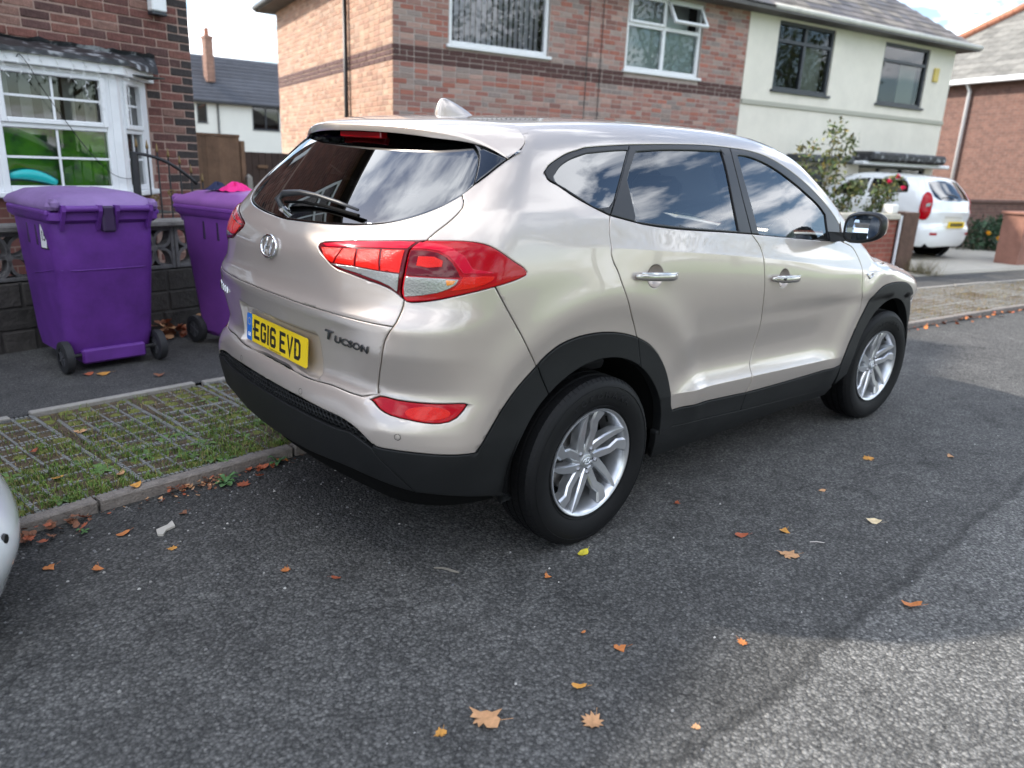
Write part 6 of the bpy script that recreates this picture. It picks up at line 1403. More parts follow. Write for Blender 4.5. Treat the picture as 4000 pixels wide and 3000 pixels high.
# --- cabin
FAB=mat('seat_fabric',(.045,.045,.05),.85,bump=.3,bscale=200); LTR=mat('pale_cabin_trim',(.45,.44,.41),.7); DSH=mat('dashboard_plastic',(.03,.03,.032),.6)
def cushion(name,x0,x1,y0,y1,z0,z1,tilt=0,m_=FAB,r=.05):
    m=MB(); m.bbox(x0,x1,y0,y1,z0,z1,r); o=m.build(name,m_,suv,True,sharp=70); c_=Vector(((x0+x1)/2,(y0+y1)/2,z0)); o.data.transform(Matrix.Translation(c_)@Matrix.Rotation(tilt,4,'Y')@Matrix.Translation(-c_)); return o
m=MB(); m.box(-.60,2.25,-.70,.70,.36,.40); m.build('cabin_floor',DSH,suv)
for sg in (-1,1):
    y=sg*.38
    cushion('front_seat_cushion',1.05,1.58,y-.26,y+.26,.60,.78); cushion('front_seat_back',.98,1.12,y-.25,y+.25,.72,1.24,-R(14)); cushion('front_headrest',.86,.96,y-.14,y+.14,1.27,1.44,-R(10),r=.04)
cushion('rear_seat_cushion',.10,.62,-.66,.66,.62,.80); cushion('rear_seat_back',.02,.16,-.66,.66,.76,1.25,-R(20))
for y in (-.42,0,.42): cushion('rear_headrest',-.15,-.06,y-.13,y+.13,1.26,1.40,-R(14),r=.035)
cushion('dashboard',1.86,2.35,-.74,.74,.72,1.08,0,DSH,.07)
m=MB(); m.tube([(1.72+.06*math.cos(2*math.pi*k/28)*-1*.0+.075*math.sin(2*math.pi*k/28)*-.9,-.38+.185*math.cos(2*math.pi*k/28),1.03+.17*math.sin(2*math.pi*k/28)) for k in range(28)],.014,8,closed=True); m.tube([(1.72,-.56,1.03),(1.76,-.38,1.01),(1.72,-.20,1.03)],.02,8); m.build('steering_wheel',DSH,suv,True)
m=MB(); m.box(-.05,1.40,-.52,.52,1.56,1.575); m.build('headliner',LTR,suv)
m=MB(); m.box(-.72,-.05,-.72,.72,.86,.875); m.build('parcel_shelf',DSH,suv)
for sg in (-1,1):
    for (x0,x1,x2,x3) in ((.93,.99,.93,.99),):
        m=MB(); m.loft([[(.92,sg*.82,1.20),(1.03,sg*.82,1.20),(1.03,sg*.79,1.20),(.92,sg*.79,1.20)],[(.93,sg*.65,1.56),(1.01,sg*.65,1.56),(1.01,sg*.62,1.56),(.93,sg*.62,1.56)]]); m.build('pillar_trim',LTR,suv)
    m=MB(); m.loft([[(-.62,sg*.66,1.20),(-.40,sg*.74,1.20),(-.38,sg*.70,1.20),(-.60,sg*.62,1.20)],[(-.36,sg*.57,1.53),(-.26,sg*.62,1.53),(-.26,sg*.58,1.53),(-.36,sg*.53,1.53)]]); m.build('pillar_trim',LTR,suv)
    m=MB(); m.loft([[(1.0,sg*.79,1.05),(1.0,sg*.72,1.05),(2.1,sg*.72,1.0),(2.1,sg*.79,1.0)],[(1.0,sg*.82,1.19),(1.0,sg*.76,1.19),(1.95,sg*.76,1.13),(1.95,sg*.82,1.13)]]); m.build('door_card',DSH,suv)
# bright jacket lying on the dashboard
m=MB(); rings=[]
for i,(x_,y_,z_,r_) in enumerate(((1.70,-.70,1.10,.03),(1.74,-.66,1.13,.08),(1.80,-.58,1.14,.10),(1.86,-.50,1.13,.09),(1.90,-.42,1.11,.03))):
    rings.append([(x_+r_*.8*math.cos(2*math.pi*k/12)*(1+.2*math.sin(3*k+i)),y_+r_*.5*math.sin(2*math.pi*k/12*2)*.3,z_+r_*math.sin(2*math.pi*k/12)*(1+.15*math.cos(5*k+i))) for k in range(12)])
m.loft(rings); jk=m.build('folded_cloth',mat('pale_cloth',(.62,.66,.60),.8),None,True); tag(jk,'pale crumpled cloth on the dashboard behind the SUV front side window','cloth'); jk.location=suv.location; jk.rotation_euler=suv.rotation_euler
# ================================================================== garden wall of pierced blocks, railing
GWM=frame((-1.37,3.34,0),R(11.5))
BLKM=mat('dark_block',(.045,.040,.036),.92,bump=1.0,bscale=35,var=.45,vscale=10,objrand=.25); CAPM=mat('wall_cap',(.17,.16,.15),.9,bump=.8,bscale=60,var=.35,vscale=12,objrand=.12); SCR=mat('screen_block',(.13,.125,.125),.9,bump=.7,bscale=80,var=.4,vscale=12,objrand=.1)
gw=empty('garden_wall',(-1.37,3.34,0),R(11.5),'dark block garden wall with pierced flower screen blocks behind the bins','garden wall')
for r,(z0,z1) in enumerate(((.04,.20),(.205,.36),(.365,.535))):
    u=-2.6+(.14 if r%2 else 0); rr=random.Random(r)
    while u<1.62:
        w=rr.choice([.22,.30,.42,.36]); b=MB(); b.bbox(u,min(u+w,1.66)-.010,rr.uniform(0,.012),.19,z0,z1,.012); b.build('block',BLKM,gw); u+=w
b=MB(); b.box(-2.6,1.66,.02,.17,.04,.535); b.build('mortar',mat('dark_mortar',(.05,.046,.042),.95),gw)
def screen(u):
    m=MB(); s=.335; z0=.54; m.bbox(u,u+.028,.04,.15,z0,z0+s,.004); m.bbox(u+s-.028,u+s,.04,.15,z0,z0+s,.004); m.bbox(u+.028,u+s-.028,.041,.149,z0,z0+.028,.004); m.bbox(u+.028,u+s-.028,.041,.149,z0+s-.028,z0+s,.004)
    c=(u+s/2,z0+s/2); h=s/2-.02
    for sx in (1,-1):
        for sz in (1,-1):
            for sd in (1,-1):
                pts=[]
                for k in range(9):
                    q=k/8; bul=.062*math.sin(math.pi*q); x=h*q; z=h*q; px=x*sx-sd*sx*bul*.7; pz=z*sz+sd*sz*bul*.7; pts.append((px,pz))
                w=.011
                for k in range(8):
                    a=Vector(pts[k]);d=Vector(pts[k+1]); t_=(d-a).normalized(); nv=Vector((-t_.y,t_.x))*w; y0,y1=.045+.0003*k,.145-.0003*k
                    ring=lambda P:[(c[0]+P.x+nv.x,y0,c[1]+P.y+nv.y),(c[0]+P.x-nv.x,y0,c[1]+P.y-nv.y),(c[0]+P.x-nv.x,y1,c[1]+P.y-nv.y),(c[0]+P.x+nv.x,y1,c[1]+P.y+nv.y)]
                    m.loft([ring(a),ring(d)],caps=False)
    m.tube([(c[0],.044,c[1]),(c[0],.146,c[1])],.026,12)
    return m.build('screen_block',SCR,gw)
for k in range(12): screen(-2.40+.342*k)
u=-2.6
while u<1.62: b=MB(); b.bbox(u,min(u+.60,1.68)-.006,-.02,.21,.878,.925,.010); b.build('cap_stone',CAPM,gw); u+=.60
IRON=mat('wrought_iron',(.016,.016,.018),.5,bump=.2,bscale=80); RUST=mat('gilded_finial',(.16,.105,.04),.5,.4)
rl=empty('iron_railing',(-1.37,3.34,0),R(11.5),'black wrought iron railing with curved top rail behind the wall','railing')
b=MB(); b.bbox(1.185,1.225,.24,.28,.05,1.435,.004); b.build('post',IRON,rl)
top=[(1.205+.52*k/14,.26,1.425-.02*(k/14)-.21*(k/14)**2.2) for k in range(15)]
b=MB(); b.tube(top,.014,6); b.build('top_rail',IRON,rl,True)
b=MB(); b.tube([(1.20,.26,.40),(2.1,.26,.40)],.010,6); b.build('lower_rail',IRON,rl)
for k,u in enumerate((1.235,1.32,1.40,1.49,1.585,1.68,1.78)):
    q=(u-1.205)/.52; zt=1.425-.02*q-.21*q**2.2 if q<1 else 1.19-.25*(q-1); b=MB(); b.tube([(u,.26,.2),(u,.26,zt+.06)],.0065,6); br_=b.build('bar',IRON,rl)
    b=MB(); b.tube([(u,.26,zt+.045),(u,.26,zt+.06),(u,.26,zt+.075),(u,.26,zt+.12)],[.007,.013,.010,.001],6); b.build('finial',RUST,br_,True)
b=MB()
for u,z in ((1.49,1.115),(1.345,1.075)):
    for sg in (1,-1):
        b.tube([(u+sg*.035*(1-k/22)*math.cos(k*.42)*1.0,.252,z+.035*(1-k/26)*math.sin(k*.42)) for k in range(18)],.0055,5)
b.build('scroll_rosette',RUST,rl,True)
# leaf pile against the wall foot: see leaves
# ================================================================== wheelie bins
PUR=mat('purple_plastic',(.125,.032,.25),.48,bump=.12,bscale=250,var=.30,vscale=5); PURL=mat('faded_purple_lid',(.21,.125,.30),.55,bump=.12,bscale=200,var=.25,vscale=4)
PUR2=mat('purple_plastic_faded',(.16,.045,.25),.46,bump=.10,bscale=250,var=.22,vscale=3); 
BRUB=mat('bin_wheel_rubber',(.02,.02,.022),.7)
def ringz(w,d,r,z,cy=0,n=5): return [(x,y,z) for x,y in rrect(w,d,r,n,0,cy)]
def make_bin(label,loc,rz,pm,lm,group):
    """origin on the ground under the middle; hinge, handle and wheels on the -y side"""
    e=empty('wheelie_bin',loc,rz,label,'bin',group)
    m=MB(); m.loft([ringz(.53,.58,.08,.10,.03),ringz(.55,.64,.085,.20,.02),ringz(.588,.735,.09,.66,.0),ringz(.594,.742,.09,.668,.0),ringz(.615,.775,.09,.97,-.0)]); 
    m.build('body',pm,e,True,sharp=48)
    m=MB(); m.bbox(-.20,.20,-.31,-.10,.045,.14,.012); m.build('foot',pm,e)
    m=MB(); m.loft([ringz(.62,.79,.06,.955),ringz(.655,.84,.06,.975),ringz(.66,.85,.06,1.02),ringz(.62,.80,.06,1.025)]); m.build('collar',pm,e,True,sharp=40)
    for sx in (-1,1):
        for yy in (-.08,.08): m=MB(); m.bbox(sx*.302-.006,sx*.302+.006,yy-.012,yy+.012,.80,.93,.004); m.build('side_slot',mat('dark_purple',(.03,.012,.05),.5),e)
    # moulded line round the lower body
    m=MB(); zl=.665
    m.tube([(-.291,.1,.60),(-.296,-.10,zl-.03),(-.296,-.27,zl),(-.268,-.346,zl),(-.205,-.3725,zl),(.0,-.3725,zl-.002),(.205,-.3725,zl),(.268,-.346,zl+.002),(.296,-.27,zl)],.0035,6); m.build('moulded_line',pm,e,True)
    m=MB(); m.bbox(-.335,-.295,-.40,.36,1.0,1.035,.01); m.bbox(.295,.335,-.40,.36,1.0,1.035,.01); m.build('rim_side',pm,e)
    # lid: shallow dome with a raised middle
    m=MB(); m.loft([ringz(.655,.87,.05,1.035,.01),ringz(.665,.885,.05,1.055,.012),ringz(.63,.84,.06,1.085,.012),ringz(.52,.66,.10,1.125,.02),ringz(.50,.62,.10,1.132,.02),ringz(.30,.36,.10,1.148,.02),ringz(.05,.06,.02,1.152,.02)]); lid=m.build('lid',lm,e,True,sharp=50)
    for x in (-.285,.285): m=MB(); m.bbox(x-.025,x+.025,-.455,-.33,1.035,1.10,.02); m.build('lid_shoulder',lm,lid)
    m=MB(); m.bbox(-.16,.16,.43,.475,1.04,1.075,.012); m.build('lid_grip',lm,lid)
    # handle bar in two runs, gussets, hinge block
    m=MB(); m.tube([(-.262,-.455,1.045),(-.045,-.455,1.045)],.019,12); m.tube([(.045,-.455,1.045),(.262,-.455,1.045)],.019,12); m.build('handle_bar',pm,e,True,sharp=40)
    for x in (-.255,-.05,.05,.255):
        m=MB(); m.prism([(-.475,1.066),(-.475,1.03),(-.445,.985),(-.40,.91),(-.375,.91),(-.375,1.066)],x-.011,x+.011,Matrix(((0,0,1,0),(1,0,0,0),(0,1,0,0),(0,0,0,1)))); m.build('gusset',pm,e)
    m=MB(); m.bbox(-.038,.038,-.46,-.38,.90,1.06,.012); m.build('hinge_block',mat('dark_purple',(.03,.012,.05),.5),e)
    for sx in (-1,1):
        M=Matrix.Translation((sx*.292,-.285,.105))@Matrix.Rotation(R(90),4,'Y'); m=MB(); m.lathe([(.06,-.026),(.085,-.029),(.102,-.022),(.105,0),(.102,.022),(.085,.029),(.06,.026)],32,M); wv=m.build('wheel',BRUB,e,True,sharp=50)
        m=MB(); m.lathe([(0,-.018),(.062,-.018),(.062,.018),(0,.018)],24,M)
        for k in range(6):
            a=R(60*k); m.box(.015,.06,-.006,.006,-.024,.024,M@Matrix.Rotation(a,4,'Z'))
        m.lathe([(0,-.028),(.016,-.028),(.016,.028),(0,.028)],14,M); m.build('hub',mat('bin_hub',(.06,.06,.065),.5),wv)
    m=MB(); m.tube([(-.28,-.285,.105),(.28,-.285,.105)],.012,10); m.build('axle',BRUB,e)
    return e
B1=make_bin('purple wheelie bin with number 15 sticker, its back to the road',(-.85,2.93,.055),R(6),PUR,PURL,None)
STK=mat('sticker_white',(.70,.70,.70),.5)
MS=Matrix.Translation((-.302,-.225,.865))@Matrix.Rotation(R(-84),4,'Z')@Matrix.Rotation(R(90),4,'X')@Matrix.Rotation(R(-2.2),4,'X')
m=MB(); m.bbox(-.062,.062,-.078,.078,0,.0015,.0005,MS); st=m.build('number_sticker',BLK,B1)
m=MB(); m.bbox(-.052,.022,-.07,.07,.0016,.0026,.0004,MS); m.build('number_panel',STK,st)
textmesh('house_number','15',.085,BLK,st,MS@Matrix.Translation((-.014,0,.003)),.0006,.0012,sx=.72)
m=MB(); m.bbox(-.02,.05,-.02,.012,1.1535,1.1565,.001); pz=m.build('paper_scrap',STK,None); pz.matrix_world=Matrix.Translation((-.84,2.93,.055))@Matrix.Rotation(R(-28),4,'Z'); tag(pz,'small white scrap of paper on the lid of the number 15 bin','paper')
B2=make_bin('purple wheelie bin with pink cloth on its lid, partly hidden by the SUV',(.215,2.83,.055),R(180+14),PUR2,mat('faded_purple_lid_two',(.24,.085,.30),.5,bump=.1,bscale=200,var=.2,vscale=4),None)
MS=Matrix.Translation((.2495,-.21,.33))@Matrix.Rotation(R(90),4,'Z')@Matrix.Rotation(R(90),4,'X')@Matrix.Rotation(R(-8),4,'X')
m=MB(); m.bbox(-.05,.05,-.065,.065,0,.0015,.0005,MS); st=m.build('label_sticker',mat('sticker_blue',(.08,.22,.36),.4),B2); m=MB(); m.bbox(-.045,.04,.01,.06,.0017,.0024,.0003,MS); m.build('label_panel',STK,st)
def cloth(name,label,cx,cy,z,rx,ry,h,m_,seed):
    rg=np.random.default_rng(seed); n=26; v=[];f=[]; ph=rg.uniform(0,6.28,4)
    for i in range(9):
        q=i/8
        for k in range(n):
            a=2*math.pi*k/n; r=q*(1+.16*math.sin(3*a+ph[0])+.1*math.sin(5*a+ph[1])); zz_=h*(1-q**2.2)*(1+.35*math.sin(4*a+3*q+ph[2]))+.004+.008*math.sin(7*a+9*q+ph[3])*(q); v.append((cx+rx*r*math.cos(a),cy+ry*r*math.sin(a),z+max(zz_,.002)))
    for i in range(8):
        for k in range(n): f.append((i*n+k,i*n+(k+1)%n,(i+1)*n+(k+1)%n,(i+1)*n+k))
    return tag(obj(name,v,f,m_,None,True),label,'cloth')
cloth('pink_cloth','bright pink crumpled cloth lying on the lid of the second bin',.10,2.72,1.195,.115,.075,.050,mat('pink_fabric',(.78,.02,.22),.85,bump=.5,bscale=150),3)
cloth('navy_cloth','navy blue cloth beside the pink cloth on the bin lid',.02,2.84,1.196,.075,.06,.045,mat('navy_fabric',(.012,.018,.06),.85,bump=.5,bscale=150),5)
m=MB(); m.bbox(-.09,.11,-.07,.07,0,.004,.001); pp=m.build('white_paper',STK,None); pp.matrix_world=Matrix.Translation((.26,2.68,1.198))@Matrix.Rotation(R(20),4,'Z')@Matrix.Rotation(R(3),4,'X'); tag(pp,'sheet of white paper on the second bin lid right of the pink cloth','paper')
# ================================================================== white hatchbacks
WPNT=mat('white_car_paint',(.80,.82,.82),.22,0,1.0,coatr=.02)
def make_hatch(name,label,loc,rz,nose=0):
    e=empty(name,loc,rz,label,'car'); sxyz=(.80,.87,.925)
    sh=bpy.data.objects.new('shell',None); link(sh,e); sh.scale=sxyz
    sh.name='body_shell'
    arcs=[]
    low=[(0,.27),(.5,.25),(.80,.26)]
    low+= [p for p in circ_sz(0,.43,190,-8,24)]+[(2.1,.24),(3.2,.24)]+[p for p in circ_sz(2.67,.43,188,0,24)]
    smax=4.52
    upf=UC2[::-1]; upr=[(s,float(z)) for s,z in zip(np.linspace(0,.70,12),[1.585]*12)]
    gl=[(1.10,1.30),(1.10,1.44),(1.25,1.52),(1.7,1.535),(2.2,1.545),(2.2,1.25),(1.6,1.27)]; gl2=[(2.28,1.245),(2.28,1.545),(2.5,1.535),(2.75,1.49),(3.05,1.36),(3.16,1.25),(3.14,1.17)]
    rwn=[(0,1.16),(.35,1.165),(.52,1.18),(.585,1.24),(.60,1.40),(.56,1.525),(0,1.545)]
    lamp=[(.64,1.30),(.70,1.32),(.77,1.27),(.81,1.13),(.82,.96),(.79,.80),(.71,.80),(.66,.94),(.64,1.10)]
    body=join(low,[(4.52,.55),(4.52,.80)],[(4.55,UC2[-1][1])],upf,UC[::-1],upr[::-1])
    par=(e,e)
    objs=[]
    def P_(nm,loops,m,both=True,**k):
        r=panel(nm,loops,m,parent=(e,e),both=both,h=.05,**k); r=r if isinstance(r,tuple) else (r,)
        for q in r:
            q.data.transform(Matrix.Diagonal((*sxyz,1))); objs.append(q)
            if nose:
                for vv in q.data.vertices:
                    c=vv.co
                    if c.x>1.9 and c.z>.30: c.x-=nose*max(c.z-.30,0)**1.5*float(ss(1.9,2.8,c.x))
                    if c.x>2.3 and c.z<.40: c.x+=(.40-c.z)*.45*float(ss(2.3,2.6,c.x))
        return r
    # body with openings for glass; the rear screen opening touches the centre line, so it is part of the outline
    body=join(low,[(4.52,.55),(4.52,.80)],[(4.55,UC2[-1][1])],upf,UC[::-1],upr[::-1],[(0,1.545)],[p for p in rwn[::-1]][1:],[(0,1.16)])
    P_('body',[body,gl,gl2],WPNT,False)
    P_('side_window',[gl],RGLASS,off=-.004,gap=-.004); P_('side_window',[gl2],RGLASS,off=-.004,gap=-.004)
    P_('rear_window',[rwn],RGLASS,False,off=-.003,gap=-.002)
    P_('tail_lamp',[join(crv(lamp,True))],REDL,off=.010,gap=0); P_('tail_lamp_lens',[[(.66,1.12),(.73,1.10),(.74,1.04),(.67,1.05)]],WHL,off=.014,gap=0,depth=.003)
    P_('rear_reflector',[[(.50,.50),(.63,.50),(.63,.55),(.50,.545)]],REDL,off=.006,gap=0)
    tp=join(xy(chart_c(np.array(upr[::1]))),xy(Pu[:ix+1]),[(1.475,-.45),(1.495,0)])
    P_('roof_panel',[tp],WPNT,False,chart='t'); P_('windscreen',[ws],RGLASS,False,chart='t'); P_('bonnet',[bon],WPNT,False,chart='t')
    fr=[(xs_-a,b) for a,b in [(4.50,.82),(4.50,.20),(4.9,.13),(5.3,.13),(xs_,.13),(xs_,.84),(5.1,.86),(4.8,.90),(4.55,.93)]]
    P_('front_bumper',[fr],WPNT,False,chart='f')
    bpy.data.objects.remove(sh)
    m=MB(); q=[(-.13,-.018),(.13,-.018),(.13,.018),(-.13,.018)]
    m.box(-.775,-.765,-.26,.26,.60,.71); m.build('number_plate',YEL,e); m=MB(); m.box(-.7775,-.7752,-.20,.20,.625,.685); m.build('plate_lettering',mat('plate_grey',(.10,.08,.02),.5),e)
    m=MB(); m.tube([(-.70,.0,1.145),(-.665,.15,1.18),(-.66,.30,1.19)],.012,6); m.build('rear_wiper',WB,e)
    m=MB(); m.box(-.62,2.3,-.62,.62,.22,.30); m.build('underbody',SEAMB,e)
    for cx in (0,2.136):
        for sg in (-1,1):
            M=Matrix.Translation((cx,sg*.69,.29))@Matrix.Rotation(R(90),4,'X'); m=MB(); m.lathe([(.19,-.08),(.27,-.085),(.288,-.06),(.29,0),(.288,.06),(.27,.085),(.19,.08)],40,M); wv=m.build('wheel',RUBBER,e,True,sharp=45)
            m=MB(); m.lathe([(0,-.075*1),(.06,-.07),(.15,-.06),(.19,-.078)],32,M); m.lathe([(0,.075*1),(.06,.07),(.15,.06),(.19,.078)],32,M); m.build('wheel_cover',ALLOY,wv,True)
            m=MB(); m.lathe([(.36,-.10),(.36,.10)],24,Matrix.Translation((cx,sg*.62,.30))@Matrix.Rotation(R(90),4,'X')); m.lathe([(0,.0),(.36,.0)],24,Matrix.Translation((cx,sg*.50,.30))@Matrix.Rotation(R(90),4,'X')); m.build('wheel_arch_liner',SEAMB,e)
    return e
wc=make_hatch('hatchback_car','white hatchback with red tail lamps parked on the far driveway',(13.6,2.97,.075),R(78.2))
lc=make_hatch('parked_car','white car whose rounded bumper shows at the left edge',(-4.625,.20,.0),R(2),1.7)
fbm=[o for o in lc.children if o.name.startswith('front_bumper')][0].data
for sg in (-1,1):
    vb_=min(fbm.vertices,key=lambda v:(v.co.y-sg*.50)**2+(v.co.z-.33)**2+(0 if v.co.x>2.3 else 9)); nv=Vector((.83,sg*.55,.05)).normalized()
    m=MB(); m.lathe([(0,.004),(.014,.004),(.017,-.004)],16,Matrix.Translation(vb_.co)@nv.to_track_quat('Z','Y').to_matrix().to_4x4()); m.build('parking_sensor',BLK,lc)
# ================================================================== boundary walls beyond, shrubs
RW2=brickmat('garden_brick',(.30,.085,.055),(.22,.065,.045),(.25,.17,.13)); CST=mat('pale_coping',(.50,.46,.38),.85,var=.15,vscale=8); BRNP=mat('brown_pillar_brick',(.105,.060,.042),.9,bump=.6,bscale=30,var=.35,vscale=7)
Mb=frame((11.0,1.95,0),R(-11.8))
def thing(name,mb,m,label,cat,M,**k): o=mb.build(name,m,None,**k); o.matrix_world=M; return tag(o,label,cat)
e=empty('front_garden_wall',(11.0,1.95,0),R(-11.8),'low red brick garden wall with pale coping beside the SUV mirror','garden wall')
b=MB(); b.box(-5.2,-.62,.02,.22,.03,.885); b.build('brickwork',RW2,e); b=MB(); b.bbox(-5.25,-.62,-.03,.27,.885,.975,.015); b.build('coping',CST,e)
b=MB(); b.bbox(-.80,-.64,.02,.20,.976,1.12,.02); b.build('pier_cap',mat('white_paint',(.75,.74,.70),.6),e)
b=MB(); b.bbox(-.56,-.17,-.05,.30,.03,1.0,.01); thing('gate_pillar',b,BRNP,'brown brick gate pillar in front of the white hatchback','pillar',Mb)
b=MB(); b.tube([(-.60,-.02,.05),(-.60,-.02,.95)],.022,8); thing('white_pole',b,UP,'slim white pole beside the brown gate pillar','pole',Mb)
b=MB(); b.box(3.10,4.4,-.05,.35,.03,.97); b.bbox(3.06,4.44,-.09,.39,.97,1.02,.01); thing('brick_pier',b,mat('orange_pier_brick',(.26,.125,.09),.9,bump=.4,bscale=20,var=.25,vscale=6),'orange brick pier at the right edge beyond the driveway','pillar',Mb)
b=MB(); b.box(3.9,9.5,3.0,3.2,.03,1.05); b.bbox(3.86,9.55,2.95,3.25,1.05,1.12,.01); thing('side_wall',b,WT3,'brick side wall behind the flower bed right of the white hatchback','wall',Mb)
LEAFA=mat('shrub_leaf',(.075,.10,.028),.6,island=.5,hue=[(.07,.105,.028),(.10,.13,.035),(.13,.13,.04),(.05,.08,.025),(.15,.12,.03)])
def leafcloud(n,pts,rad,size,seed):
    rg=np.random.default_rng(seed); v=[];f=[]
    for i in range(n):
        c=pts[int(rg.integers(0,len(pts)))]; r=rad*rg.random()**.5; d=rg.normal(size=3); d/=np.linalg.norm(d); p=np.array(c)+d*r; a=rg.normal(size=3); a/=np.linalg.norm(a); b=np.cross(a,rg.normal(size=3)); b/=max(np.linalg.norm(b),1e-6); s=size*rg.uniform(.6,1.3); k=len(v)
        v+=[tuple(p-a*s),tuple(p+b*s*.45),tuple(p+a*s),tuple(p-b*s*.45)]; f.append((k,k+1,k+2,k+3))
    return v,f
def shrub(name,label,M,stems,n,rad,size,seed,cat='shrub',leafm=LEAFA,flowers=(),fm=None,fr=.05):
    e=empty(name,M.translation,M.to_euler().z,label,cat)
    b=MB(); ends=[]
    for st_ in stems:
        b.tube(sag(st_,5),[.016-.012*k/(5*(len(st_)-1)) for k in range(5*(len(st_)-1)+1)],5); q=sag(st_,5); ends+= [tuple(p) for p in q[len(q)//4:]]
    b.build('stems',mat('green_stem',(.09,.075,.04),.8),e); v,f=leafcloud(n,ends,rad,size,seed); lf=obj('foliage',v,f,leafm,e); lf['kind']='stuff'
    for (x,y,z) in flowers:
        m=MB()
        for j in range(9):
            a=R(40*j); tl=R(20+25*(j%3)); q=Matrix.Translation((x,y,z))@Matrix.Rotation(a,4,'Z')@Matrix.Rotation(-tl,4,'Y'); m.add([q@Vector(c) for c in ((0,-fr*.15,0),(fr*.7,-fr*.4,fr*.15),(fr,0,fr*.25),(fr*.7,fr*.4,fr*.15),(0,fr*.15,0))],[(0,1,2,3,4)])
        m.build('flower',fm,e)
    return e
PNK=mat('pink_petal',(.75,.03,.12),.6); YLW=mat('yellow_petal',(.80,.42,.02),.6)
Mr=frame((10.6,2.6,0),R(-11.8))
shrub('rose_bush','tall thin rose bush with pink flowers behind the garden wall',Mr,[[(-1.2,0,.05),(-1.22,.05,.9),(-1.24,0,1.6),(-1.22,0,2.2)],[(-1.3,.2,.05),(-1.5,.1,.8),(-1.75,0,1.4),(-1.82,0,1.9)],[(-1.1,0,.05),(-1.0,0,.9),(-.9,.1,1.6),(-.88,0,2.05)],[(-.8,0,.05),(-.7,0,.7),(-.6,0,1.2),(-.45,0,1.35)],[(-.5,.2,.05),(-.2,0,.7),(.0,0,1.1),(.15,0,1.35)],[(-.3,0,.05),(.1,0,.8),(.3,0,1.2),(.42,0,1.45)],[(-1.7,0,.05),(-1.9,0,.6),(-2.1,0,1.1),(-2.2,0,1.3)],[(-1.0,0,.05),(-.9,0,.6),(-.75,0,1.1)],[(-1.5,.1,.05),(-1.45,0,.7),(-1.4,0,1.2)]],2600,.19,.045,4,'shrub',LEAFA,[(.44,-.05,1.50),(.23,-.05,1.42),(.64,-.05,1.33)],PNK,.075)
shrub('flower_bed_plant','leafy flower bed plant with yellow blooms below the far side wall',frame((16.6,2.75,0),R(-11.8)),[[(.2*k,.15*(k%3),.05),(.2*k+.05,.1,.35),(.2*k+.1,.05,.62+.06*(k%2))] for k in range(-1,11)],2200,.20,.05,6,'plant',mat('bed_leaf',(.03,.07,.03),.6,island=.5),[(.05,-.2,.42),(.75,-.25,.47),(.5,-.2,.3)],YLW,.09)
# dry tuft at the pillar foot
v=[];f=[];rg=np.random.default_rng(31)
for i in range(260):
    a=rg.uniform(0,6.28); x,y=rg.normal(0,.12,2); h=rg.uniform(.12,.34); k=len(v); w=.006; v+=[(x-w,y,0),(x+w,y,0),(x+.18*math.cos(a),y+.18*math.sin(a),h)]; f.append((k,k+1,k+2))
o=obj('dry_tuft',v,f,DRY); o.location=(10.75,1.72,.06); tag(o,'dry brown grass tuft at the foot of the brown gate pillar','grass tuft')
# ================================================================== trees across the road (mirrored in glass and paint)
BARK=mat('bark',(.05,.04,.03),.9,bump=.8,bscale=20); TLF=mat('tree_leaf',(.04,.07,.02),.6,island=.5,hue=[(.04,.07,.018),(.055,.085,.022),(.03,.055,.015),(.07,.09,.02)])
def tree(label,loc,h,seed):
    e=empty('park_tree',loc,0,label,'tree','trees across the road'); rg=np.random.default_rng(seed); b=MB(); b.tube([(0,0,0),(.05,.03,h*.2),(0,.1,h*.45),(.1,0,h*.8)],[.24,.19,.14,.04],9); ends=[]
    for k in range(11):
        a=rg.uniform(0,6.28); z=h*rg.uniform(.28,.6); L_=h*rg.uniform(.2,.36); q=[(0,.05,z),(L_*.5*math.cos(a),L_*.5*math.sin(a),z+L_*.35),(L_*math.cos(a),L_*math.sin(a),z+L_*.75)]; b.tube(q,[.08,.05,.015],6); ends+= [q[1],q[2],q[2]]
    ends+=[(0,0,h*.7),(0,0,h*.85),(.4,.2,h*.8)]
    b.build('trunk',BARK,e,True); v,f=leafcloud(3600,ends,h*.16,.13,seed); o=obj('crown',v,f,TLF,e); o['kind']='stuff'
for k,(x,y,h) in enumerate(((-7.5,-17,10.5),(-.5,-16,9.5),(6.5,-17.5,11.5),(13.5,-15.5,10),(21,-17,12),(30,-18,11))): tree(('first','second','third','fourth','fifth','sixth')[k]+' leafy tree along the lawn across the road, seen only mirrored',(x,y,.05),h,50+k)
e=empty('opposite_house',(-6,-36,0),0,'plain brick house across the lawn, seen only in reflections','house'); b=MB(); b.box(0,16,0,-8,0,5); b.build('wall',WT3,e); hip_roof(e,0,16,-8,0,5,2.6,ROOF)
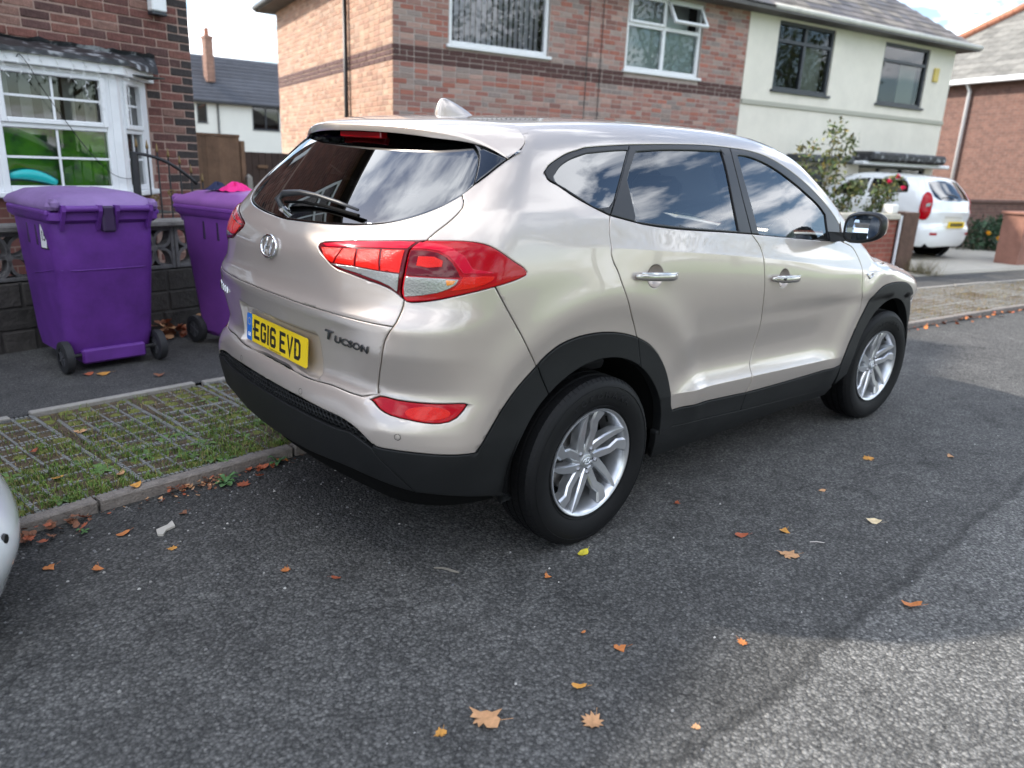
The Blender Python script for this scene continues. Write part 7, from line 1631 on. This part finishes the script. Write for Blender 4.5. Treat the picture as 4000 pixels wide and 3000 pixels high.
# ================================================================== fallen leaves and litter
OUT={'maple':[(0,-.5),(.08,-.30),(.30,-.42),(.24,-.20),(.52,-.14),(.34,.02),(.50,.26),(.24,.20),(.20,.42),(.08,.30),(0,.55),(-.10,.32),(-.22,.44),(-.24,.20),(-.48,.28),(-.34,.02),(-.50,-.12),(-.24,-.20),(-.28,-.40),(-.08,-.30)],
'torn':[(-.5,.35),(-.35,.2),(-.42,.0),(-.25,.05),(-.30,-.3),(-.18,-.22),(-.12,-.45),(.0,-.2),(.12,-.42),(.42,-.32),(.48,.0),(.36,.1),(.5,.38),(.2,.30),(.05,.42),(-.15,.30)],
'oval':[(-.5,0),(-.38,.16),(-.15,.26),(.12,.27),(.36,.18),(.5,.02),(.36,-.15),(.12,-.25),(-.15,-.25),(-.38,-.15)],
'heart':[(-.45,.05),(-.35,.28),(-.12,.34),(.0,.20),(.15,.30),(.45,.15),(.20,-.12),(.0,-.42),(-.18,-.22)]}
LC={'orange':(.50,.17,.045),'rust':(.34,.085,.035),'tan':(.50,.27,.13),'amber':(.55,.26,.05),'yellow':(.62,.52,.04),'brown':(.20,.08,.04),'pale':(.58,.46,.28)}
def leafm(c): return mat('leaf_'+c,LC[c],.75,var=.30,vscale=60,objrand=.12)
def leaf(label,x,y,z,size,kind,c,rz,curl=.16,seed=0,stem=True,group=None,name='fallen_leaf'):
    rg=random.Random(seed*7+int(x*1000)); curl*=.45 if kind in ('maple','torn') else 1; P=OUT[kind]; n=len(P); v=[(0,0,.0)]; f=[]
    def zc(px,py): return curl*(px*px*1.2+.5*py*py)+curl*.5*math.sin(5*px+seed)*py
    for q in (.5,1.0):
        for px,py in P: v.append((px*q,py*q,zc(px*q,py*q)+(.02*rg.uniform(-1,1) if q==1 else 0)))
    f=[(0,1+k,1+(k+1)%n) for k in range(n)]+[(1+k,1+n+k,1+n+(k+1)%n,1+(k+1)%n) for k in range(n)]
    v=[(a*size,b*size,d*size+.003) for a,b,d in v]
    if stem:
        i=len(v); x0,x1=.45*size,.85*size; w=.012*size; v+=[(x0,-w,.004),(x1,-w+.1*size,.006),(x1,w+.1*size,.006),(x0,w,.004)]; f.append((i,i+1,i+2,i+3))
    zmin=min(q[2] for q in v); v=[(a,b,d-zmin+.001) for a,b,d in v]
    o=obj(name,v,f,leafm(c),None,True); o.location=(x,y,z); o.rotation_euler=(0,0,rz); return tag(o,label,'leaf',group)
LV=[('yellow oval leaf lying just below the SUV rear wheel',-.083,-.962,.052,'oval','yellow',.2),
('small orange leaf left of the yellow leaf below the rear wheel',-.317,-.999,.030,'heart','orange',.9),
('curled rust leaf on the dark road behind the SUV bumper',-.934,-.530,.030,'oval','rust',2.2),
('orange heart shaped leaf in the middle of the lower road',-.432,-1.449,.040,'heart','orange',-.4),
('pointed amber leaf with a stem above the two maple leaves',-.672,-1.491,.036,'oval','amber',-.7),
('large tan maple leaf at the bottom of the road',-.975,-1.418,.072,'torn','tan',-.8),
('small torn amber leaf left of the large tan maple leaf',-1.098,-1.383,.028,'torn','amber',.5),
('jagged tan maple leaf right of the large one at the bottom',-.747,-1.613,.050,'maple','tan',.4),
('small star shaped orange leaf on the right lower road',-.095,-1.682,.030,'maple','orange',1.1),
('rust brown leaf on the road right of the yellow leaf',.566,-1.274,.050,'oval','rust',-.5),
('amber leaf on the road beside the front wheel',1.935,-1.221,.055,'torn','amber',.3),
('tiny tan leaf far right on the road beyond the front wheel',2.359,-1.497,.040,'oval','tan',.7),
('small rust leaf by the SUV sill shadow right of the rear wheel',.602,-.917,.034,'heart','rust',.2),
('tiny tan leaf in mid road below the SUV doors',1.304,-1.267,.034,'oval','tan',-.3),
('pale oval leaf on the road right of the amber leaf pair',1.165,-1.574,.055,'oval','pale',-.9),
('amber folded leaf above the spotted tan leaf',.754,-1.370,.045,'heart','amber',.1),
('spotted tan leaf, largest on the right half of the road',.572,-1.484,.064,'torn','tan',-.6),
('long orange red leaf near the right edge on the paler tarmac',.585,-1.952,.060,'oval','orange',-.75),
('tiny leaf crumb left of the orange heart shaped leaf',-.466,-1.317,.016,'oval','orange',0),
('tiny tan leaf crumb at the lower right of the road',-.539,-1.808,.020,'torn','tan',0),
('orange leaf near the kerb closest to the white bumper',-1.704,.156,.040,'heart','orange',.4),
('folded orange leaf on the dark tarmac right of the white bumper',-1.576,.045,.040,'heart','orange',1.2),
('small pale amber leaf on the dark tarmac behind the SUV',-1.320,.037,.028,'torn','amber',.3),
('pointed orange leaf beside the pale stone near the kerb',-1.430,.268,.046,'oval','orange',.35),
('small orange leaf below the SUV bumper corner',-1.053,-.371,.030,'maple','orange',.8),
('upright brown leaf in the gutter near the kerb',-1.183,.307,.036,'heart','brown',.4),
('rust leaf in the gutter under the SUV bumper',-.873,.436,.050,'maple','rust',.7),
('amber leaf lying on the kerb stone',-1.290,.575,.048,'oval','amber',.5),
('pale leaf in the verge grass near the middle panel',-1.312,1.426,.050,'torn','tan',.2),
('brown leaf in the green verge grass near the kerb',-1.302,.751,.045,'oval','tan',.9),
('pale leaf in the left verge grass',-1.528,.865,.040,'oval','amber',.1),
('dark red leaf on the verge at the left edge',-1.552,1.255,.045,'heart','rust',.1),
('brown leaf on the footway under the number 15 bin',-1.024,2.504,.060,'oval','rust',.1),
('orange leaf on the footway between the bin wheels',-.941,2.467,.070,'oval','amber',.1),
('thin dark leaf on the footway right of the number 15 bin',-.665,2.250,.060,'oval','brown',.05)]
for i,(lb,x,y,s,k,c,rz) in enumerate(LV):
    z=0.001
    if y>.5 and y<1.9: z=.056
    elif y>2: z=.056
    leaf(lb,x,y,z,s*1.3,k,c,rz,.30+.45*((i*37)%10)/10,i)
# banked leaves along the gutter and between the bins: one mass each
def litter(name,n,fx,size,seed,label_kind,cols):
    rg=random.Random(seed); v=[];f=[];fm=[]
    for i in range(n):
        x,y,z=fx(rg); s=size*rg.uniform(.5,1.3); P=OUT[rg.choice(['oval','heart','maple','torn'])]; m=Matrix.Translation((x,y,z))@Matrix.Rotation(rg.uniform(0,6.28),4,'Z')@Matrix.Rotation(rg.uniform(-.7,.7),4,'X')@Matrix.Rotation(rg.uniform(-.6,.6),4,'Y'); b=len(v); c=rg.randrange(len(cols)); v.append(m@Vector((0,0,0))); nn_=len(P)
        cu=rg.uniform(.2,.9)
        for px,py in P: v.append(m@Vector((px*s,py*s,cu*s*(px*px+py*py))))
        f+=[(b,b+1+k,b+1+(k+1)%nn_) for k in range(nn_)]; fm+=[c]*nn_
    return tag(obj(name,v,f,None,None,False,[leafm(c) for c in cols],fm),kind='stuff')
def gut(x0,x1,w,zt):
    def fx(rg): x=rg.uniform(x0,x1); return (x,float(YK_L(x))-.01-abs(rg.gauss(0,w)),rg.uniform(.004,zt))
    return fx
litter('gutter_leaves',34,gut(-1.78,-1.52,.06,.04),.036,1,0,['brown','brown','rust','brown'])
litter('gutter_leaves',90,gut(-1.18,-.90,.05,.03),.022,2,0,['brown','rust','brown','tan'])
litter('gutter_leaves',40,gut(-1.55,-.5,.05,.012),.020,3,0,['brown','rust','tan'])
litter('gutter_leaves',12,gut(-.80,-.58,.05,.02),.040,4,0,['rust','rust','orange'])
litter('far_gutter_leaves',80,gut(5.4,9.5,.06,.03),.045,5,0,['rust','brown','brown','orange'])
litter('leaf_pile',60,lambda rg:(-.22+rg.gauss(0,.10),3.36+rg.gauss(0,.07),.06+abs(rg.gauss(0,.04))),.09,6,0,['brown','rust','tan','brown'])
# weeds at the kerb foot, paper, twig, stone
def weed(label,x,y,z,r,n,seed,name='kerb_weed',group=None):
    v,f=rosette(0,0,0,r,n,seed,WEED,.9); o=obj(name,v,f,mat('kerb_weed_leaf',(.075,.17,.05),.55,var=.2,vscale=60),None,True); o.location=(x,y,z); return tag(o,label,'weed',group)
weed('green leafy weed at the kerb below the SUV bumper',-.645,.565,.01,.055,7,3); weed('tiny green weed in the gutter left of the pale stone',-1.545,.37,.005,.024,6,5)
weed('yellow green tuft at the kerb beside the brown leaf heap',-.93,.50,.004,.06,14,8)
b=MB(); b.prism([(-.055,-.012),(-.03,.022),(.02,.016),(.055,.028),(.03,-.014),(-.01,-.010),(-.045,-.03)],.001,.010); o=b.build('flat_stone',mat('pale_card',(.46,.43,.38),.9,var=.15,vscale=30),None); o.location=(-1.285,.208,0); o.rotation_euler=(.04,0,.45); tag(o,'pale torn piece of card on the dark road near the kerb','litter'); o.name='torn_card'
b=MB(); b.tube([(-.03,0,.004),(.0,.002,.005),(.03,-.002,.004)],.0022,5); o=b.build('twig',mat('pale_twig',(.50,.45,.42),.7),None); o.location=(.771,-1.506,0); o.rotation_euler=(0,0,-.75); tag(o,'thin pale stick on the road right of the spotted leaf','twig')
b=MB(); b.tube([(-.05,.0,.004),(-.015,.004,.006),(.02,.0,.004),(.05,-.008,.005)],[.003,.004,.005,.003],6); o=b.build('catkin',mat('pale_catkin',(.30,.27,.22),.9,bump=1,bscale=400),None); o.location=(-.585,-.731,0); o.rotation_euler=(0,0,-.95); tag(o,'grey catkin twig on the road left of the rear wheel','twig')
